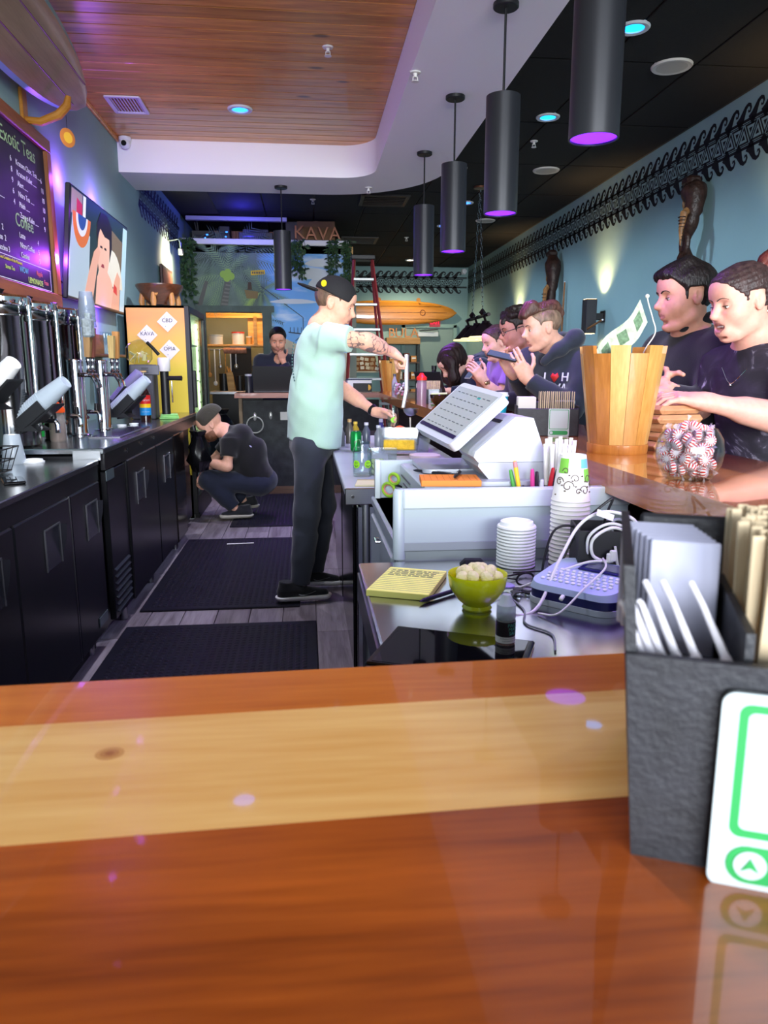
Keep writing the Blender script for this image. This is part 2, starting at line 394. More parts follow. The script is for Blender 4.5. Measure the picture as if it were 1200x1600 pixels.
# ---------------------------------------------------------------- painted tribal border (flat print on the walls)
def border(L, mirror=False):
    """in the x-z plane, x from 0 to L, z from 0 (bottom) to .5; returned facing -y"""
    m = MB(); P = .155
    def q(a, b, c, d): m.add([(x, 0, z) for x, z in (a, b, c, d)], [(0, 1, 2, 3)])
    def bar(x0, x1, z0, z1): q((x0, z0), (x1, z0), (x1, z1), (x0, z1))
    path = [(-.01, .0, .09), (.03, .03, .076), (.052, .068, .054), (.076, .103, .036), (.104, .117, .028), (.130, .109, .024), (.141, .087, .022), (.132, .067, .019), (.115, .066, .015), (.109, .08, .008)]
    n = int(L / P)
    for row, (zb, s) in enumerate(((.315, 1), (.15, -1))):
        bar(0, L, zb, zb + s * .022) if s > 0 else bar(0, L, zb - .022, zb)
        for k in range(n):
            pr = None
            for i, (x, z, w) in enumerate(path):
                a = path[max(i - 1, 0)]; c = path[min(i + 1, len(path) - 1)]
                tx, tz = c[0] - a[0], c[1] - a[1]; l = math.hypot(tx, tz); nx, nz = -tz / l, tx / l
                x0 = k * P + x
                l_, r_ = (x0 + nx * w / 2, zb + s * (z + nz * w / 2)), (x0 - nx * w / 2, zb + s * (z - nz * w / 2))
                if pr: q(pr[0], pr[1], r_, l_)
                pr = (l_, r_)
    T = .172; z0, z1 = .163, .302
    bar(0, L, .155, .163); bar(0, L, .302, .310)
    for k in range(int(L / T)):
        for up in (0, 1):
            cx = k * T + (T / 2 if up else T); 
            def tri(sc):
                h = (z1 - z0); cz = z0 + h * (.36 if up else .64)
                pts = [(-T / 2 + .012, z0 + .004), (T / 2 - .012, z0 + .004), (0, z1 - .006)] if up else [(-T / 2 + .012, z1 - .004), (T / 2 - .012, z1 - .004), (0, z0 + .006)]
                return [(cx + x * sc, cz + (z - cz) * sc) for x, z in pts]
            A, B, Cc = tri(1), tri(.68), tri(.3)
            for i in range(3): q(A[i], A[(i + 1) % 3], B[(i + 1) % 3], B[i])
            m.add([(x, 0, z) for x, z in Cc], [(0, 1, 2)])
    if mirror: m.v = [(L - x, y, z) for x, y, z in m.v]
    return m
def put_border(par, L, loc, rz, mirror=False):
    o = border(L, mirror).build('painted_border', BLACKP, par, angle=None); o.location = loc; o.rotation_euler = (0, 0, rz)
    o['label'] = 'black stencilled wave and triangle border'
put_border(wall_right, 15.5, (XR - .002, YB - .02, 2.765), -PI / 2)
put_border(wall_back, 2.9, (.3, YB - .002, 2.765), 0)
put_border(wall_left, 2.4, (XL + .002, 7.78, 2.765), PI / 2)
# ---------------------------------------------------------------- back wall door
t = struct('door_2', MB().box((2.45, YB - .02, 1.07), (.96, .03, 2.14)), mat('door_grey_green', '#7f9490', .6))
m = MB().box((1.93, YB - .03, 1.09), (.07, .06, 2.18)).box((2.97, YB - .03, 1.09), (.07, .06, 2.18)).box((2.45, YB - .03, 2.165), (1.1, .06, .07))
m.build('door_frame', mat('door_frame_green', '#83a19c', .6), t)
MB().box((2.42, YB - .07, 2.0), (.42, .07, .1), .01).build('door_closer', mat('closer_silver', '#b7bcbc', .4, .3), t)
MB().tube([(2.25, YB - .11, 2.07), (2.5, YB - .14, 2.08), (2.62, YB - .06, 2.1)], .012).build('closer_arm', STEELB, t)
MB().tube([(2.02, YB - .05, .98), (2.02, YB - .09, .98), (2.14, YB - .09, .98)], .012).build('door_handle', STEELB, t)
# ================================================================ lamps
# pendant lamps: black cylinders with violet light
PEND = mat('pendant_black', '#2b2c30', .38, .35)
def pendant(x, y, ztop, label):
    t = thing('pendant_lamp', label, 'lamp', (x, y, 2.07), group='black cylinder pendants')
    H = .53; r = .082
    m = MB().lathe([(r - .006, .03), (r - .006, 0), (r, 0), (r, H), (.02, H + .004), (.0, H + .004)], 32, cap=False)
    m.build('shade', PEND, t)
    MB().lathe([(0, .006), (r - .006, .006)], 32, False).build('diffuser', mat('violet_glow', '#6a2cff', .4, emit=('#6d22ff', 2.2)), t)
    MB().cyl((0, 0, H), (0, 0, ztop - 2.07 - .02), .006, n=8).build('rod', BLK, t)
    MB().lathe([(.055, ztop - 2.07 - .022), (.06, ztop - 2.07 - .018), (.06, ztop - 2.07), (0, ztop - 2.07)], 24).build('canopy', BLK, t)
    spot_light('pendant_glow', (x, y, 2.06), (0, 0, 0), 26, (.42, .12, 1.0), 120, .8, .06)
    return t
pendant(.965, 1.35, ZS, 'black cylinder pendant lamp hung over the bar beside the tall black caddy')
pendant(.965, 2.55, ZS, 'big black cylinder pendant with violet glow above the wooden bucket')
pendant(.965, 3.752, ZS, 'black cylinder pendant over the bar, second along from the wooden bucket')
pendant(.965, 4.95, ZS, 'black cylinder pendant over the bar, third along from the wooden bucket')
pendant(.965, 6.175, ZS, 'black cylinder pendant where the white soffit curves, fourth from the bucket')
pendant(-.2, 7.4, ZS, 'black cylinder pendant in front of the painted palm mural')
# recessed downlights
def boosted_downlight(x, y, col, em, label, z=ZC, pw=14, lc=(.1, .55, 1.0), cyan=True):
    t = thing('recessed_light', label, 'light', (x, y, z - .012), group='recessed ceiling lights')
    MB().lathe([(.062, .012), (.062, .0), (.088, -.003), (.094, .004), (.094, .012)], 28, False).build('trim_ring', mat('ring_white', '#cfd2d6', .5), t)
    MB().lathe([(0, .008), (.063, .008)], 28, False).build('lens', mat('lens_' + col, col, .4, emit=(col, em)), t)
    if pw: spot_light('boosted_downlight', (x, y, z - .03), (0, 0, 0), pw, lc, 150, .7, .06).visible_glossy = False   # spot adds room fill beyond what the lens gives; only the lens reflects
for k, y in enumerate((3.04, 4.573, 6.131, 7.66, 9.19, 10.64)):
    boosted_downlight(1.94, y, '#0c9cff' if k < 3 else '#2d78ff', 3.0, ['cyan recessed light in the black tiles nearest the street', 'cyan recessed light in black ceiling tiles beside the big pendant', 'cyan recessed light in black ceiling beside the second pendant', 'cyan recessed light in the black ceiling beyond the speakers', 'blue recessed light in the black ceiling above the hanging billiard lamp', 'small blue recessed light in the black ceiling near the back'][k], pw=(38, 66, 80, 80, 80, 80)[k], lc=(.56, .74, 1.0))
boosted_downlight(1.93, 13.93, '#fff0d0', 9.0, 'warm white recessed light in black ceiling by the back wall', pw=120, lc=(1, .86, .62))
boosted_downlight(-.46, 6.165, '#1f78ff', 3.2, 'blue recessed light in the pine plank ceiling', z=ZC - .012, pw=125, lc=(.8, .82, 1))
boosted_downlight(-.40, 3.88, '#1f78ff', 3.2, 'blue recessed light in pine planks close above the front bar', z=ZC - .012, pw=125, lc=(.8, .82, 1))
boosted_downlight(-.40, 1.6, '#1f78ff', 3.2, 'unseen blue recessed light added in pine planks straight above the front bar', z=ZC - .012, pw=62, lc=(.86, .86, 1))  # out of view, carries the row on; added to brighten the front bar
boosted_downlight(1.94, 1.5, '#18b4ff', 2.0, 'unseen cyan recessed light added in the black tiles beside the storefront end of the bar', pw=26, lc=(.7, .82, 1.0))  # also out of view in its row, added for light at the near end
# round ceiling speakers
for k, y in enumerate((5.08, 7.67, 10.22)):
    t = thing('ceiling_speaker', ['round white ceiling speaker beside the big pendant', 'round white ceiling speaker in line with the second pendant', 'round white ceiling speaker by the billiard lamp chain'][k], 'speaker', (2.43, y, ZC - .01), group='round ceiling speakers')
    MB().lathe([(.1, -.004), (.125, -.006), (.132, .002), (.132, .01)], 32, False).build('rim', mat('speaker_white', '#cfc9c0', .5), t)
    MB().lathe([(0, -.003), (.1, -.004)], 32, False).build('grille', mat('speaker_grille', '#b9b3aa', .7, bump=(400, .4)), t)
t = thing('ceiling_speaker', 'round white ceiling speaker half hidden by the soffit edge', 'speaker', (1.5, 7.69, ZC - .01), group='round ceiling speakers')
MB().lathe([(.1, -.004), (.125, -.006), (.132, .002), (.132, .01)], 32, False).build('rim', mat('speaker_white'), t)
MB().lathe([(0, -.003), (.1, -.004)], 32, False).build('grille', mat('speaker_grille'), t)
# sprinklers
def sprinkler(x, y, z, label):
    t = thing('sprinkler', label, 'sprinkler', (x, y, z), group='ceiling sprinklers')
    w = mat('sprinkler_white', '#d9d6d0', .4)
    MB().lathe([(.035, 0), (.03, -.008), (.012, -.01), (.01, -.03), (0, -.03)], 16, False).build('escutcheon', w, t)
    m = MB().lathe([(0, -.05), (.022, -.05), (.022, -.053), (0, -.053)], 12, False)
    m.tube([(-.012, 0, -.025), (-.014, 0, -.045), (0, 0, -.052), (.014, 0, -.045), (.012, 0, -.025)], .003, 6); m.build('deflector', w, t)
sprinkler(.173, 5.0, ZC - .012, 'white sprinkler head in the pine plank ceiling')
sprinkler(2.02, 6.75, ZC - .004, 'white sprinkler head in black ceiling between pendant and border')
sprinkler(1.55, 11.6, ZC - .004, 'small sprinkler head in the far black ceiling')
sprinkler(.12, 9.2, ZC - .004, 'sprinkler head in dark ceiling above the mural shelf')
sprinkler(.62, 7.36, ZS, 'small white sprinkler head under the soffit corner')
sprinkler(.66, 4.6, ZS + .002, 'small white sprinkler on the soffit edge beside the pine ceiling')
# air vents
t = thing('air_vent', 'white louvred air vent in the pine plank ceiling', 'vent', (-1.29, 6.15, ZC - .012))
m = MB()
for a in ((0, -.17, .25, .03), (0, .17, .25, .03)): m.box((a[0], a[1], -.008), (a[2], a[3], .012), .003)
for a in (-.115, .115): m.box((a, 0, -.008), (.03, .34, .012), .003)
m.build('frame', mat('vent_white', '#d8d5dd', .45), t)
for k in range(9): 
    o = MB().at((0, 0, 0), (R(0), R(35), 0)).box((0, 0, 0), (.018, .31, .002)).build('slat', mat('vent_white'), t); o.location = (-.09 + k * .0225, 0, -.006)
MB().box((0, 0, .002), (.2, .31, .003)).build('backing', mat('vent_dark', '#55505a', .8), t)
for k, (x, y) in enumerate(((.95, 9.15), (.85, 11.9))):
    t = thing('air_vent', ['black slotted air vent in dark ceiling past the soffit', 'black slotted air vent in dark ceiling near the ladder'][k], 'vent', (x, y, ZC - .004))
    m = MB().box((0, -.26, -.008), (.56, .04, .016)).box((0, .26, -.008), (.56, .04, .016)).box((-.26, 0, -.008), (.04, .5, .016)).box((.26, 0, -.008), (.04, .5, .016))
    m.build('frame', mat('vent_black', '#1d1a18', .5), t)
    for j in range(6): MB().box((0, -.2 + j * .08, -.006), (.5, .02, .012)).build('slat', mat('vent_black'), t)
# wall sconces on the right wall
def sconce(y, label, zc=1.88):
    t = thing('wall_sconce', label, 'sconce', (XR, y, zc), group='black up and down wall sconces')
    MB().box((-.16, 0, 0), (.12, .13, .36), .006).build('body', mat('sconce_black', '#26262a', .5), t)
    MB().box((-.05, 0, 0), (.1, .07, .07), .004).box((-.008, 0, 0), (.014, .12, .12), .003).build('bracket', BLK, t)
    MB().box((-.16, 0, -.181), (.1, .11, .004)).build('lower_lens', mat('lens_warm', '#ffe2b0', .4, emit=('#ffdca0', 5)), t)
    MB().box((-.16, 0, .181), (.1, .11, .004)).build('upper_lens', mat('lens_warm'), t)
    spot_light('sconce_up', (XR - .15, y, zc + .19), (PI, R(22), 0), 42, (1, .66, .3), 110, .9, .04)
    spot_light('sconce_down', (XR - .15, y, zc - .19), (0, R(-22), 0), 18, (1, .66, .3), 110, .9, .04)
sconce(7.95, 'black box wall sconce glowing upward between the carved totems')
sconce(11.2, 'black box wall sconce on the far right wall behind the customers')
sconce(4.7, 'black box wall sconce by the nearest carved totem')
# ================================================================ the bar
BZ = 1.08
CEDAR = wood('bar_cedar', '#bd5c1c', '#7e350e', 'x', .25, coat=1.0, scale=1.3, bump=0)
PALE = wood('bar_pale_pine', '#f0c078', '#d89c50', 'x', .25, coat=1.0, scale=1.1, bump=0)
ORANGE = wood('bar_edge_fir', '#cf7626', '#a85414', 'x', .25, coat=1.0, scale=1.0, bump=0)
REDW = wood('bar_red_cedar', '#7e3319', '#4a1a0c', 'y', .25, coat=1.0, scale=1.2, bump=0)
AMBW = wood('bar_amber', '#c07a32', '#94541c', 'y', .25, coat=1.0, scale=1.1, bump=0)
DIE = mat('bar_die_dark', '#241b18', .7, var=(6, .3))
bar = thing('bar_counter', 'glossy epoxied wooden bar counter wrapping round the serving area', 'bar')
SL = .029
def board(par, name, pts, z0, z1, m, bev=.006):
    b = MB(); n = len(pts); cx = sum(p[0] for p in pts) / n; cy = sum(p[1] for p in pts) / n
    def ins(k): return [(x + (cx - x) / max(math.hypot(cx - x, cy - y), 1e-6) * k, y + (cy - y) / max(math.hypot(cx - x, cy - y), 1e-6) * k) for x, y in pts]
    i = ins(bev * 1.3)
    b.hull([(x, y, z0) for x, y in pts], [(x, y, z1 - bev) for x, y in pts])
    b.f.pop(1); b.mi.pop()
    b.hull([(x, y, z1 - bev) for x, y in pts], [(x, y, z1) for x, y in i]); b.f.pop(-n - 2); b.mi.pop()
    return b.build(name, m, par)
x0, x1 = -1.45, 1.205
def fl(y0, y1, xr0, xr1): return [(x0, y0 + SL * x0), (xr0, y0 + SL * xr0), (xr1, y1 + SL * xr1), (x0, y1 + SL * x0)]
board(bar, 'top_board', fl(.06, .361, x1, x1), BZ - .055, BZ, CEDAR, .0012)
board(bar, 'top_board', fl(.361, .497, x1, x1), BZ - .055, BZ, PALE, .0012)
board(bar, 'edge_board', fl(.497, .567, .75, .75), BZ - .07, BZ, ORANGE, .004)
for k, (sx, sy, c_) in enumerate(((.009, .008, '#d09650'), (.006, .005, '#bd8040'), (.0028, .0024, '#a86a30'))): MB().at((-.129, .446, BZ + .0001 + k * .0001), (0, 0, .1), (sx, sy, 1)).lathe([(0, 0), (1, 0)], 24, False).build('knot', mat('knot_%d' % k, c_, .25, coat=1.0), bar)
# right run
board(bar, 'top_board', [(.83, .535), (1.02, .54), (1.02, 7.72), (.83, 7.72)], BZ - .055, BZ, AMBW, .0012)
board(bar, 'top_board', [(1.02, .54), (1.205, .545), (1.205, 7.72), (1.02, 7.72)], BZ - .055, BZ, REDW, .0012)
board(bar, 'edge_board', [(.755, .53), (.83, .535), (.83, 7.72), (.755, 7.72)], BZ - .07, BZ, AMBW, .004)
MB().box((1.0, 4.1, .505), (.14, 7.4, 1.01)).build('die_wall', DIE, bar)
MB().box((-.2, .31, .505), (2.5, .14, 1.01)).build('die_wall', DIE, bar)
MB().box((.93, 4.1, .9), (.012, 7.3, .2)).build('apron', wood('apron_dark', '#3b2217', '#1e110b', 'y', .6), bar)
# far cross bar with slate front
fb = thing('bar_counter', 'far end of the bar with red wood top and black slate front', 'bar')
board(fb, 'top_board', [(-.735, 7.74), (.83, 7.725), (.83, 7.9), (-.735, 7.9)], BZ - .05, BZ, wood('far_bar_red', '#8a3b1c', '#56200f', 'x', .3, coat=.8), .003)
board(fb, 'top_board', [(-.735, 7.9), (1.205, 7.9), (1.205, 8.2), (-.735, 8.2)], BZ - .05, BZ, wood('far_bar_red'), .003)
MB().box((.05, 7.96, .5), (1.44, .1, 1.0)).build('slate_panel', mat('slate_dark', '#2c2f31', .75, var=(14, .35), bump=(30, .3)), fb)
MB().box((-.685, 7.9, .52), (.035, .12, 1.02)).build('corner_post', wood('post_worn', '#8d7a62', '#4a3a2b', 'z', .7), fb)
MB().box((.05, 7.9, .04), (1.44, .02, .09)).build('kick_board', wood('kick_worn', '#6a5444', '#3c2c22', 'x', .7), fb)
SILV = mat('pewter', '#c9cac6', .35, .6)
t = thing('towel_ring', 'silver towel ring on the slate front of the bar', 'towel ring', (-.545, 7.905, .83))
MB().at(rot=(R(90), 0, 0)).sphere((0, 0, 0), (.02, .045, .014)).build('backplate', SILV, t)
MB().tube([(math.cos(a) * .085, -.016 - .006 * math.sin(a), -.085 + math.sin(a) * .085) for a in [2 * PI * i / 28 for i in range(28)]], .007, 8, closed=True).build('ring', SILV, t)
t = thing('coat_hook', 'small oval silver hook plate on slate beside the towel ring', 'hook', (-.38, 7.905, .84))
MB().at(rot=(R(90), 0, 0)).sphere((0, 0, 0), (.018, .042, .012)).build('backplate', SILV, t)
MB().tube([(0, -.01, -.01), (0, -.03, -.02), (0, -.035, -.005)], .006).build('peg', SILV, t)
t = thing('latch_plate', 'white rectangular latch plate on the slate bar front', 'latch', (-.2, 7.905, .835))
MB().box((0, 0, 0), (.16, .012, .085), .003).build('plate', mat('latch_white', '#c5c6c2', .5), t)
MB().cyl((.04, -.006, .02), (.04, -.03, .02), .018, n=14).build('lock_knob', BLK, t)
# ================================================================ under-bar steel table in front
st = thing('steel_table', 'low polished steel work table tucked behind the front bar', 'table', (0, 0, 0))
ST2 = mat('table_steel', '#d2d4d8', .2, 1.0, var=(2, .06), bump=(3, .02))
MB().box((.45, 1.19, .835), (.66, 1.14, .03), .004).build('table_top', ST2, st)
MB().box((.123, 1.19, .79), (.012, 1.14, .07)).build('apron', STEELB, st)
for x in (.15, .77):
    for y in (.66, 1.72): MB().cyl((x, y, 0), (x, y, .82), .02).build('leg', STEELB, st)
MB().box((.46, 1.19, .25), (.6, 1.08, .02)).build('lower_shelf', STEELB, st)
# ================================================================ white cart with drawers
cw = mat('cart_white', '#b4c0c9', .35); cg = mat('cart_grey', '#98a0a8', .4)
ct = thing('drawer_cart', 'white metal drawer cart with raised front and back rims', 'cart', (0, 0, 0))
MB().box((.5225, 2.145, .48), (.6, .67, .82), .004).build('cabinet', cg, ct)
MB().box((.5225, 2.145, .877), (.615, .69, .026), .003).build('cart_top', cg, ct)
MB().box((.53, 1.81, .93), (.59, .018, .11), .002).build('front_panel', cw, ct)
MB().box((.53, 1.805, 1.0), (.59, .03, .05), .004).build('front_rim', mat('cart_rim', '#ccd6dc', .3), ct)
MB().at((.227, 1.81, .935)).lathe([(.016, -.09), (.016, .083), (.012, .09), (0, .09)], 16).build('corner_post', cw, ct)
MB().box((.53, 2.47, .945), (.61, .018, .145), .002).build('back_panel', cw, ct)
MB().box((.235, 2.465, .945), (.02, .03, .15), .004).build('corner_post', mat('cart_rim'), ct)
for z in (.72, .44): 
    d = MB().box((.216, 2.145, z), (.012, .6, .24), .004).build('drawer', cg, ct)
    MB().tube([(.208, 2.1, z + .1), (.196, 2.1, z + .1), (.196, 2.15, z + .1), (.208, 2.15, z + .1)], .004).build('handle', CHROME, d)
MB().box((.5225, 2.145, .035), (.56, .6, .07)).build('base', BLK, ct)
# white drawer box on the cart
t = thing('cash_drawer', 'pale grey cash drawer box carrying the register screen', 'cash drawer', (.56, 2.165, .891))
MB().box((0, 0, .061), (.51, .5, .122), .005).build('case', mat('drawer_pale', '#b4bcc6', .35), t)
for k in range(3): MB().box((-.256, .05 + .12 * (k - 1) * .4, .05 + k * .02), (.004, .2, .004)).build('slot', mat('slot_dark', '#55585f', .6), t)
MB().box((-.256, -.2, .05), (.004, .05, .06)).build('lock_plate', cg, t)
# ================================================================ prep counter (barista side)
pc = thing('prep_counter', 'steel prep counter with pale top beside the barista', 'counter', (0, 0, 0))
MB().box((.445, 3.95, .855), (.61, 2.3, .03), .004).build('counter_top', mat('pale_top', '#b9bcc4', .25, .2, var=(3, .05)), pc)
MB().box((.445, 2.797, .838), (.61, .012, .064), .003).build('front_edge', STEEL, pc)
MB().at((.17, 2.79, .838), (R(90), 0, 0)).lathe([(.006, 0), (.006, .004), (0, .004)], 12).build('screw', BLK, pc)
MB().cyl((.225, 2.86, .0), (.225, 2.86, .81), .022, n=14).build('leg', STEELB, pc)
MB().box((.225, 2.87, .44), (.07, .05, .7), .004).build('leg_panel', STEEL, pc)
MB().box((.46, 4.0, .42), (.54, 2.1, .76), .004).build('cooler_body', BLKG, pc)
MB().box((.184, 3.4, .42), (.012, .9, .7), .004).build('cooler_door', BLKG, pc)
MB().box((.184, 4.4, .42), (.012, .9, .7), .004).build('cooler_door', BLKG, pc)
# black ice bin / speed rail behind
t = thing('ice_bin', 'dark under-bar bin with black woven liner beyond the register', 'bin', (.6, 5.6, 0))
MB().box((0, 0, .4), (.36, .9, .8), .01).build('body', mat('woven_black', '#2a2321', .7, var=(60, .5), bump=(90, .5)), t)
MB().box((0, 0, .81), (.38, .92, .03), .006).build('rim', BLK, t)
# ================================================================ back-bar coolers on the left
LAC = mat('cooler_black', '#16161a', .28, var=(5, .15))
def pocket_handle(par, x, y, z, s=.17):
    m = MB(); m.box((x + .003, y - s / 2, z - .045), (.006, .006, s * .9)).box((x + .003, y + s / 2, z - .045), (.006, .006, s * .9)).box((x + .003, y, z + .035), (.006, s, .006))
    o = m.build('pocket_frame', mat('handle_edge', '#6d6d74', .35, .6), par)
    n = MB().add([(x + .002, y - s / 2, z + .03), (x + .002, y + s / 2, z + .03), (x + .002, y + s / 2, z - .12), (x + .002, y - s / 2, z - .12), (x + .03, y + s / 2, z + .03), (x + .03, y + s * .42, z - .02)], [(0, 3, 2, 1), (1, 2, 5, 4)])
    n.build('pocket_scoop', mat('handle_scoop', '#2c2c34', .25), par)
c1 = thing('bar_cooler', 'black two-door bar cooler with lower steel top', 'cooler', (0, 0, 0))
xf = -.985
MB().box(((XL + xf) / 2 - .02, 2.54, .47), (xf - XL - .05, 2.0, .82), .004).build('body', LAC, c1)
MB().box(((XL + xf) / 2 + .01, 2.54, .8925), (xf - XL - .0, 2.02, .025), .004).build('steel_top', STEEL, c1)
MB().box((xf - .004, 2.54, .845), (.02, 2.0, .07)).build('fascia', LAC, c1)
for (ya, yb) in ((1.95, 2.48), (2.49, 3.065), (3.085, 3.515)):
    d = MB().box((xf - .01, (ya + yb) / 2, .455), (.05, yb - ya, .71), .006).build('cooler_door', LAC, c1)
    pocket_handle(d, xf + .016, (ya + yb) / 2 + .06, .7)
MB().box((xf + .012, 3.075, .455), (.006, .008, .71)).build('door_strip', STEELB, c1)
MB().box((xf + .018, 3.42, .17), (.004, .14, .045)).build('badge', mat('badge_steel', '#5f6b70', .4, .5), c1)
MB().box(((XL + xf) / 2, 2.54, .05), (.5, 1.9, .1)).build('plinth', BLK, c1)
for y in (1.7, 3.4): MB().cyl((xf - .05, y, 0), (xf - .05, y, .06), .02).build('foot', STEELB, c1)
c2 = thing('bar_cooler', 'black draft beer cooler under the tap towers', 'cooler', (0, 0, 0))
xf = -.96
MB().box(((XL + xf) / 2 - .02, 4.68, .49), (xf - XL - .05, 2.2, .86), .004).build('body', LAC, c2)
MB().box(((XL + xf) / 2 + .01, 5.05, .9415), (xf - XL, 2.98, .027), .004).build('steel_top', STEEL, c2)
MB().box((xf - .005, 5.05, .89), (.02, 2.94, .08)).build('fascia', LAC, c2)
MB().box((-1.03, 3.565, .922), (.13, .012, .05), .003).build('drip_lip', STEELB, c2)
g = MB().box((xf - .012, 3.78, .47), (.03, .36, .74), .004).build('compressor_panel', LAC, c2)
for k in range(7): MB().at((xf + .006, 3.77, .14 + k * .035), (0, R(35), 0)).box((0, 0, 0), (.02, .3, .004)).build('louvre', mat('louvre_black', '#22222a', .3), g)
for (ya, yb) in ((3.97, 4.72), (4.74, 5.32)):
    d = MB().box((xf - .01, (ya + yb) / 2, .47), (.05, yb - ya, .76), .006).build('cooler_door', LAC, c2)
    pocket_handle(d, xf + .016, (ya + yb) / 2 - .1 if ya < 4 else 5.05, .72, .2)
MB().box(((XL + xf) / 2 - .02, 6.1, .47), (xf - XL - .05, .6, .8), .004).build('end_cabinet', LAC, c2)
MB().box((xf - .01, 5.55, .47), (.06, .42, .78), .006).build('end_panel', mat('panel_gloss', '#1b1616', .12), c2)
MB().box((xf + .004, 3.66, .82), (.004, .14, .05)).build('badge', mat('badge_steel'), c2)
for y in (4.0, 4.35, 4.7): MB().at((xf + .005, y, .9), (0, R(90), 0)).lathe([(.012, 0), (.012, .008), (0, .01)], 10).build('bolt', CHROME, c2)
for y in (3.9, 4.6, 5.5): MB().cyl((xf - .04, y, 0), (xf - .04, y, .07), .022).build('caster', STEELB, c2)
# ---------------------------------------------------------------- floor mats
RUB = mat('rubber_mat', '#1a1a22', .55, var=(50, .3))
def fmat(x0, x1, y0, y1, label, rz=0):
    t = thing('floor_mat', label, 'mat', ((x0 + x1) / 2, (y0 + y1) / 2, .002), rz)
    MB().box((0, 0, .006), (x1 - x0, y1 - y0, .012), .005).build('mat_base', RUB, t)
    m = MB(); nx = int((x1 - x0 - .08) / .033); ny = int((y1 - y0 - .08) / .033)
    for i in range(nx):
        for j in range(ny):
            cx = -(nx - 1) * .0165 + i * .033; cy = -(ny - 1) * .0165 + j * .033; r = .011
            m.add([(cx - r, cy - r, .012), (cx + r, cy - r, .012), (cx + r, cy + r, .012), (cx - r, cy + r, .012), (cx - r * .5, cy - r * .5, .0155), (cx + r * .5, cy - r * .5, .0155), (cx + r * .5, cy + r * .5, .0155), (cx - r * .5, cy + r * .5, .0155)],
                  [(4, 5, 6, 7), (0, 1, 5, 4), (1, 2, 6, 5), (2, 3, 7, 6), (3, 0, 4, 7)])
    o = m.build('mat_studs', RUB, t); o['kind'] = 'stuff'
fmat(-.95, .03, 2.3, 3.74, 'black studded rubber mat between front bar and draft cooler')
fmat(-.94, -.06, 4.0, 5.74, 'black studded rubber mat under the standing barista')
fmat(-.67, -.12, 6.2, 7.85, 'black rubber mat by the slate bar front')
t = thing('drinking_straw', 'white paper straw dropped on the middle rubber mat', 'straw', (-.52, 5.52, .022), R(5))
MB().cyl((-.1, 0, 0), (.1, 0, 0), .004).build('tube', PAPER, t)
# ================================================================ things on the left counter and wall
Z1, Z2 = .905, .955
def glassmat(name, col='#ffffff', rough=.02, alpha=None):
    return thin_glass(name, col)
GLASS = glassmat('clear_glass', '#f4fbfb')
# --- stainless urns
URN = mat('urn_steel', '#8f8d8c', .14, 1.0)
def urn(x, y, label):
    t = thing('beverage_urn', label, 'urn', (x, y, Z2), group='stainless beverage urns')
    MB().lathe([(.115, .0), (.125, .01), (.125, .60), (.128, .605), (.128, .615), (.125, .62), (.125, .655)], 36).build('body', URN, t)
    MB().lathe([(.13, .652), (.133, .66), (.133, .69), (.125, .7), (.03, .705), (0, .705)], 36).build('lid', CHROME, t)
    MB().lathe([(.02, .7), (.012, .715), (.022, .73), (0, .738)], 14).build('lid_knob', BLK, t)
    g = MB().cyl((.145, -.06, .1), (.145, -.06, .66), .011, n=12).build('sight_gauge', CHROME, t)
    MB().cyl((.145, -.06, .655), (.145, -.06, .69), .015, .006, n=12).build('gauge_cap', CHROME, g)
    MB().tube([(.12, -.05, .09), (.15, -.06, .09), (.16, -.06, .1)], .012).build('gauge_elbow', CHROME, g)
    s = MB().tube([(.12, .03, .12), (.19, .03, .12), (.2, .03, .1), (.2, .03, .06)], .013).build('spigot', CHROME, t)
    MB().cyl((.185, .03, .13), (.185, .03, .17), .014, .01).build('spigot_lever', BLK, s)
    MB().box((.125, -.02, .6), (.012, .05, .04), .004).build('clamp', BLK, t)
    for a in (40, 160, 280): MB().cyl((.1 * math.cos(R(a)), .1 * math.sin(R(a)), 0), (.1 * math.cos(R(a)), .1 * math.sin(R(a)), .02), .012).build('foot', BLK, t)
urn(-1.41, 3.72, 'stainless urn with sight gauge nearest the chalkboard')
urn(-1.41, 4.09, 'stainless urn with sight gauge, the middle one of three')
urn(-1.41, 4.47, 'stainless urn with sight gauge just behind the tap towers')
# --- tap towers
def tower(x, y, label, handles):
    t = thing('tap_tower', label, 'tap tower', (x, y, Z2), group='chrome draft towers')
    MB().lathe([(.06, 0), (.06, .006), (.045, .01), (.0435, .02), (.0435, .40), (.045, .402), (.045, .415), (.04, .42), (0, .42)], 32).build('column', CHROME, t)
    for k, (dy, m, hh, w, dx) in enumerate(handles):
        f = MB().tube([(.035, dy, .335), (.085, dy, .335)], .013, 10).build('faucet', CHROME, t)
        MB().tube([(.08, dy, .335), (.1, dy, .33), (.118, dy, .29), (.122, dy, .262)], [.014, .014, .009, .008], 10).build('spout', CHROME, f)
        MB().lathe([(.012, 0), (.016, .01), (.01, .02), (.01, .05), (.015, .06), (.015, .075), (.011, .085)], 12).build('collar', CHROME, f, loc=(.085, dy, .345))
        h = MB().at((.085, dy, .43), (0, R(dx), 0)).hull([(-.014, -.018, 0), (.014, -.018, 0), (.014, .018, 0), (-.014, .018, 0)], [(-.018, -w, hh), (.018, -w, hh), (.018, w, hh), (-.018, w, hh)]).build('tap_handle', m, t)
    return t
TH1 = wood('tap_handle_oak', '#a8804c', '#7c5a30', 'z', .5); TH2 = wood('tap_handle_red', '#7a3f30', '#5a2a20', 'z', .5)
TH3 = wood('tap_handle_pale', '#c0a56a', '#977d45', 'z', .5); TH4 = wood('tap_handle_orange', '#c58a48', '#9a6428', 'z', .5)
